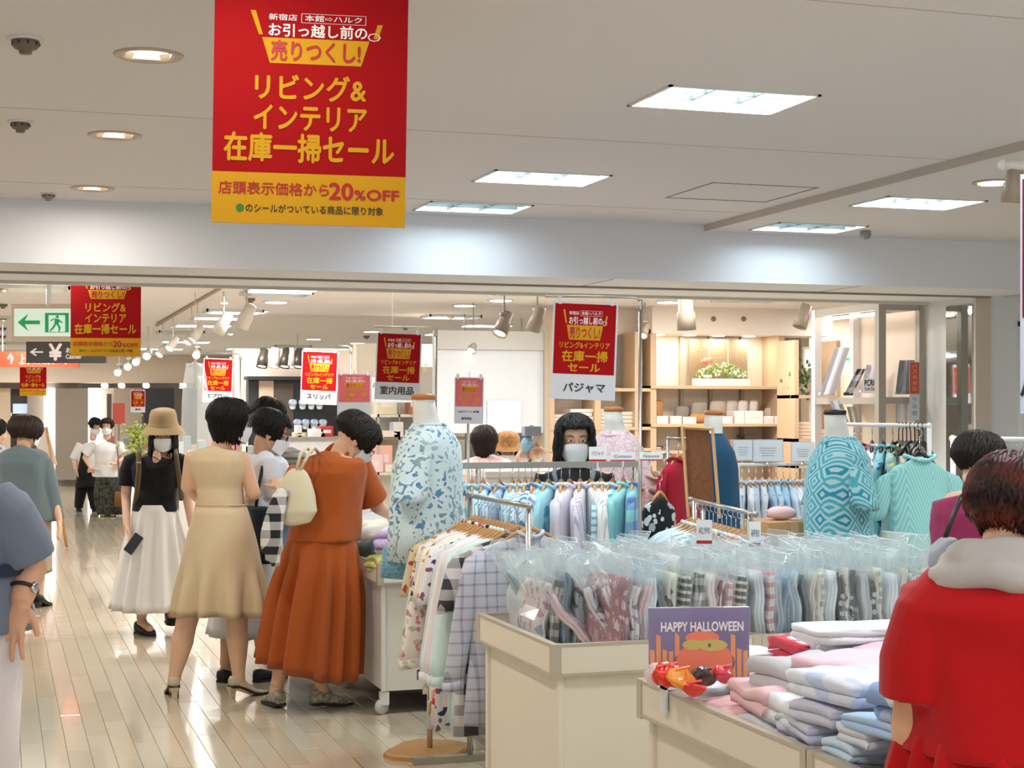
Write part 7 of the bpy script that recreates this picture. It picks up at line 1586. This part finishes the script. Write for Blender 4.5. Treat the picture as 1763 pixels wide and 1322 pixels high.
# low counter below with white goods
t = thing('display_counter', 'pale counter with mixed small goods in front of the slipper wall', 'counter', (*vat(560, vm - 1.2)[0].xy, 0)); blk(490, 752, 640, 757, vm - 1.2, .5, M('counter_grey', '#8f887e', rough=.5), 'top', t); blk(492, 757, 638, 900, vm - 1.15, .4, M('counter_pale', '#cfd2d4', rough=.5), 'front_panel', t)
_, zk = UZ(560, 752, vm - 1.2)
for a, b, h, c, lab in ((508, 528, .05, '#cdbf9e', 'straw-coloured cloth on the pale counter'), (535, 560, .09, '#e6eaee', 'white box on the pale counter'), (552, 574, .12, '#b52d36', 'red packet on the pale counter'), (512, 520, .13, '#d9cfe6', 'small lilac packet on the pale counter')): good(a, b, h, zk, vm - 1.15, 'gift_box', c, lab)
# cream roll columns and shelves (x 620-780)
vc = 17.6
t = thing('shelf_unit', 'white metal shelving with glass boxes left of the floral dress form', 'shelf', (*vat(680, vc)[0].xy, 0)); WS = M('shelf_white', '#dcd8d2', rough=.5)
blk(646, 640, 800, 900, vc + .4, .04, M('panel_ivory', '#e0dcd2', rough=.6), 'back_panel', t)
for py in (713, 752, 812): blk(646, py, 800, py + 5, vc, .4, WS if py != 752 else M('shelf_taupe', '#8c7c6c', rough=.5), 'shelf', t)
for px in (650, 686, 719, 779): blk(px, 690, px + 3, 900, vc, .03, MET, 'upright', t)
uu, zz = UZ(700, 713, vc)
for a, b, h, c, pyb, lab in ((650, 684, .22, '#d9d2b8', 713, 'cream box on the upper white shelf'), (704, 720, .24, '#a8744f', 713, 'brown woven basket on the upper white shelf'), (678, 695, .17, '#dfe3ee', 752, 'white card with a tower motif on the middle shelf'), (655, 690, .07, '#e2ded6', 752, 'low white box on the middle shelf'), (698, 718, .08, '#e3dcd8', 752, 'low cream box on the middle shelf'), (640, 676, .30, '#ecb8a8', 812, 'large pink box on the lower shelf'), (664, 682, .08, '#f0e6e2', 812, 'white packet with an orange edge on the lower shelf'), (622, 660, .20, '#e6c4c8', 812, 'pink clear-fronted box on the lower shelf')):
    _, zq = UZ(680, pyb, vc); good(a, b, h, zq, vc - .02 if c != '#ecb8a8' else vc + .02, 'gift_box' if a != 704 else 'tote', c, lab)
wr = struct('wall_shop_rolls', MB().box((UZ(620, 600, 18.4)[0], 18.6, 0), (UZ(800, 600, 18.4)[0], 18.8, 2.35)), M('wall_cream', '#e9dfcd', rough=.7))
for k, (px, r_) in enumerate(((735, .12), (752, .12), (769, .10), (722, .09))):
    uu, z1 = UZ(px, 630, 18.2); q = thing('fabric_roll', ['tall cream fabric roll, left of the pair', 'tall cream fabric roll, middle', 'tall cream fabric roll at the right', 'slimmer cream fabric roll at the left'][k] + ' behind the 室内用品 pole', 'fabric roll', (uu, 18.2, 0)); obj('roll', MB().lathe((uu, 18.2, 0), [(r_, .3), (r_, z1 - .02), (r_ * .8, z1)], 18), cloth('#e6dcc2'), q, True); obj('core', MB().lathe((uu, 18.2, 0), [(.03, 0), (.03, z1 + .02)], 10), SHW, q, True)
# far left back: columns lit, mirrors, dark shop
vf = 34.15
t = thing('lit_column', 'taupe column flanked by two bright white light strips at the far left', 'column', (*vat(122, vf)[0].xy, 0)); blk(95, 668, 152, 826, vf - .2, .3, M('column_taupe', '#8d8375', rough=.35, coat=.3), 'column', t)
for a, b in ((76, 95), (152, 171)): blk(a, 668, b, 826, vf - .15, .3, EMW, 'light_strip', t)
t = thing('shop_front', 'dark brown shop front at the far left with glowing round lamps', 'shop front', (*vat(40, vf)[0].xy, 0)); blk(-60, 668, 18, 826, vf, .3, M('shop_cream', '#c9b69c', rough=.6), 'pillar', t); blk(20, 670, 76, 826, vf + .2, .3, M('shop_dark', '#3d2f2c', rough=.5), 'opening', t); blk(22, 695, 70, 712, vf + .1, .05, M('shop_blue', '#aebfda', rough=.4, emit=.5), 'blue_panel', t); blk(30, 715, 52, 826, vf + .1, .05, M('shop_mauve', '#7a5a52', rough=.6), 'mauve_panel', t)
t = thing('shop_front', 'white and black stall front right of the lit column', 'shop front', (*vat(200, vf)[0].xy, 0)); blk(172, 668, 196, 826, vf, .3, M('stall_cream', '#d9d2c6', rough=.6), 'white_panel', t); blk(184, 678, 192, 760, vf - .02, .02, DKB, 'dark_slot', t); blk(248, 668, 300, 760, vf - .8, .5, M('stall_black', '#101014', rough=.4), 'black_opening', t); blk(196, 668, 248, 826, vf - .1, .3, M('stall_taupe', '#b8a796', rough=.6), 'taupe_panel', t); blk(300, 668, 340, 826, vf - .8, .5, M('stall_brown', '#5a4d42', rough=.6), 'brown_panel', t); blk(340, 640, 430, 826, vf - .9, .5, M('stall_pale', '#c9c1b8', rough=.6), 'pale_panel', t)
Yp = 30.; P = signP(C(194, 694, Yp), RT, V(0, 0, -1), 21 / FPX * Yp, 36 / FPX * Yp); t = thing('poster', 'plain coral red poster hanging far down the aisle', 'poster', tuple(P(.5, 1))); obj('sheet', MB().slab(P(0, 0), P(0, 1), P(1, 1), P(1, 0), FW, .02), M('poster_coral', '#c8544a', rough=.5), t); obj('pole', MB().tube([P(.5, 1), V(P(.5, 1).x, P(.5, 1).y, 0)], .015, 6), MET, t)
# low goods tables between the far people and the hat woman
for i, (px, Y, w_, h, c, lab) in enumerate(((215, 27, .8, .9, '#c9a9a4', 'pink goods stall left of the bucket hat'), (320, 22, .7, .95, '#d8d3cc', 'white goods stall behind the beige dress woman'), (345, 17.5, .7, 1.0, '#cfcac8', 'white goods stall nearer, behind the beige dress woman'), (425, 18, .5, 1.0, '#c9c2b8', 'small white stall behind the glasses woman'))):
    c_ = G(px, Y); t = thing('goods_stall', lab, 'stall', tuple(c_)); obj('counter', MB().cbox((c_.x - w_ / 2, c_.y - .25, 0), (c_.x + w_ / 2, c_.y + .25, h), .01), WS, t)
    for k in range(7):
        x = c_.x - w_ / 2 + .06 + k * (w_ - .12) / 6; hh = rg.uniform(.08, .3); obj('goods', MB().cbox((x - .05, c_.y - .2, h), (x + .05, c_.y - .05, h + hh), .01), M('goods_%d' % (k % 5), ['#e6d3d6', '#c77c74', '#e9e6e0', '#93a5a0', '#d8b98c'][k % 5], rough=.6), t)
t = thing('potted_plant', 'yellow-green leafy plant beside the bucket hat', 'plant', tuple(G(240, 16.5))); c_ = G(240, 16.5); obj('pot', MB().lathe(c_, [(.12, 0), (.16, .5), (.17, 1.0), (.15, 1.0)], 16), WMET, t, True); m = MB()
for k in range(150): m.ell(c_ + V(rg.gauss(0, .07), rg.gauss(0, .06), 1.16 + rg.gauss(.08, .09)), (.030, .007, .017), Matrix.Rotation(rg.uniform(0, 3), 3, 'Y') @ Matrix.Rotation(rg.uniform(0, 3), 3, 'Z'), 6, 4)
o = obj('foliage', m, M('leaf_lime', '#8f9a4a', rough=.6), t, True); o['kind'] = 'stuff'
# clear garment bags hanging right of the hat
t = thing('garment_bag', 'tall clear plastic garment bag between hat and black bob', 'bag', tuple(C(330, 745, 15.5))); m = MB(); Yb_ = 15.5; rows = []
for j in range(9):
    y = 625 + j * 22; wv = 14 + j * 2.6; rows.append([C(336 + wv * math.cos(a) + 3 * math.sin(j + a * 3), y, Yb_ + .10 * math.sin(a)) for a in [2 * math.pi * i / 16 for i in range(16)]])
m.loft(rows); obj('film', m, FILM, t); obj('hanger', MB().tube([C(325, 632, Yb_), C(336, 622, Yb_), C(347, 632, Yb_)], .012, 6), MET, t, True); obj('hook', MB().tube([C(336, 622, Yb_), V(*C(336, 622, Yb_).xy, LZ)], .004, 5), MET, t)
# easel board left, behind the grey jacket
Ye_ = 18.; t = thing('easel_sign', 'slanted pale poster on a wooden easel right of the grey jacket', 'sign board', tuple(G(95, Ye_))); P0 = lambda x, y, o=0.: C(x, y, Ye_) + FW * o
obj('board', MB().slab(P0(58, 735), P0(70, 800), P0(98, 800), P0(80, 735), FW, .02), M('easel_poster', '#cfc3b8', rough=.5), t)
for a, b in ((80, 735), (58, 735)): obj('leg', MB().tube([P0(a, b), V(*(P0(a + (35 if a == 80 else 5), 900)).xy, 0.01)], .018, 6), WOOD, t, True)
# light and floor rack at right edge behind magenta woman
rail('clothes_rack', 'white tubular rack at the right edge before the wall mirror', G(1640, 8.6, 1.40), G(1790, 8.3, 1.40), [tuple(G(1641, 8.59).xy), tuple(G(1785, 8.31).xy)], r=.014, mat=WMET)
for k in range(5):
    px = 1722 + k * 9; p = G(px, 8.6 - (px - 1640) / 150 * .3, 1.40); t = thing('hanger', 'empty chrome hook hanger on the right-edge rack', 'hanger', tuple(p), 'chrome hangers on the right-edge rack'); obj('hook', MB().tube([p + V(0, .0, .012), p + V(.01, 0, .005), p + V(.008, 0, -.03), p + V(0, 0, -.06)], .003, 5), CHR, t, True); obj('bar', MB().tube([p + V(-.0, -.12, -.10), p + V(0, 0, -.06), p + V(0, .12, -.10)], .006, 6), CHR, t, True)
bx_ = G(1345, 7.9); t = thing('cardboard_box', 'tan cardboard box with a pink lid bundle behind the heap', 'box', (bx_.x, bx_.y, .0)); zb1 = EYE - (895 - 707) / FPX * 7.9
obj('body', MB().cbox((bx_.x - .14, bx_.y - .14, zb1 - .14), (bx_.x + .14, bx_.y + .14, zb1), .004), M('cardboard', '#b98d5c', rough=.8), t); obj('tape', MB().box((bx_.x - .02, bx_.y - .142, zb1 - .14), (bx_.x + .02, bx_.y + .142, zb1 + .001)), M('tape_tan', '#c9a97c', rough=.4), t); obj('stand', MB().box((bx_.x - .12, bx_.y - .12, 0), (bx_.x + .12, bx_.y + .12, zb1 - .14)), BULK, t)
pk_ = thing('pink_pouch', 'pale pink quilted pouch on the cardboard box', 'pouch', (bx_.x, bx_.y, zb1)); obj('pouch', MB().ell(V(bx_.x, bx_.y, zb1 + .035), (.08, .06, .035), n=16, m=8), cloth('#e8c6cc'), pk_, True); obj('ribbon', MB().tube([V(bx_.x - .08, bx_.y, zb1 + .04), V(bx_.x, bx_.y - .01, zb1 + .072), V(bx_.x + .08, bx_.y, zb1 + .04)], .006, 5), cloth('#d9a0ac'), pk_, True)
SCT = bpy.data.scenes.get('tmp')
if SCT: bpy.data.scenes.remove(SCT)
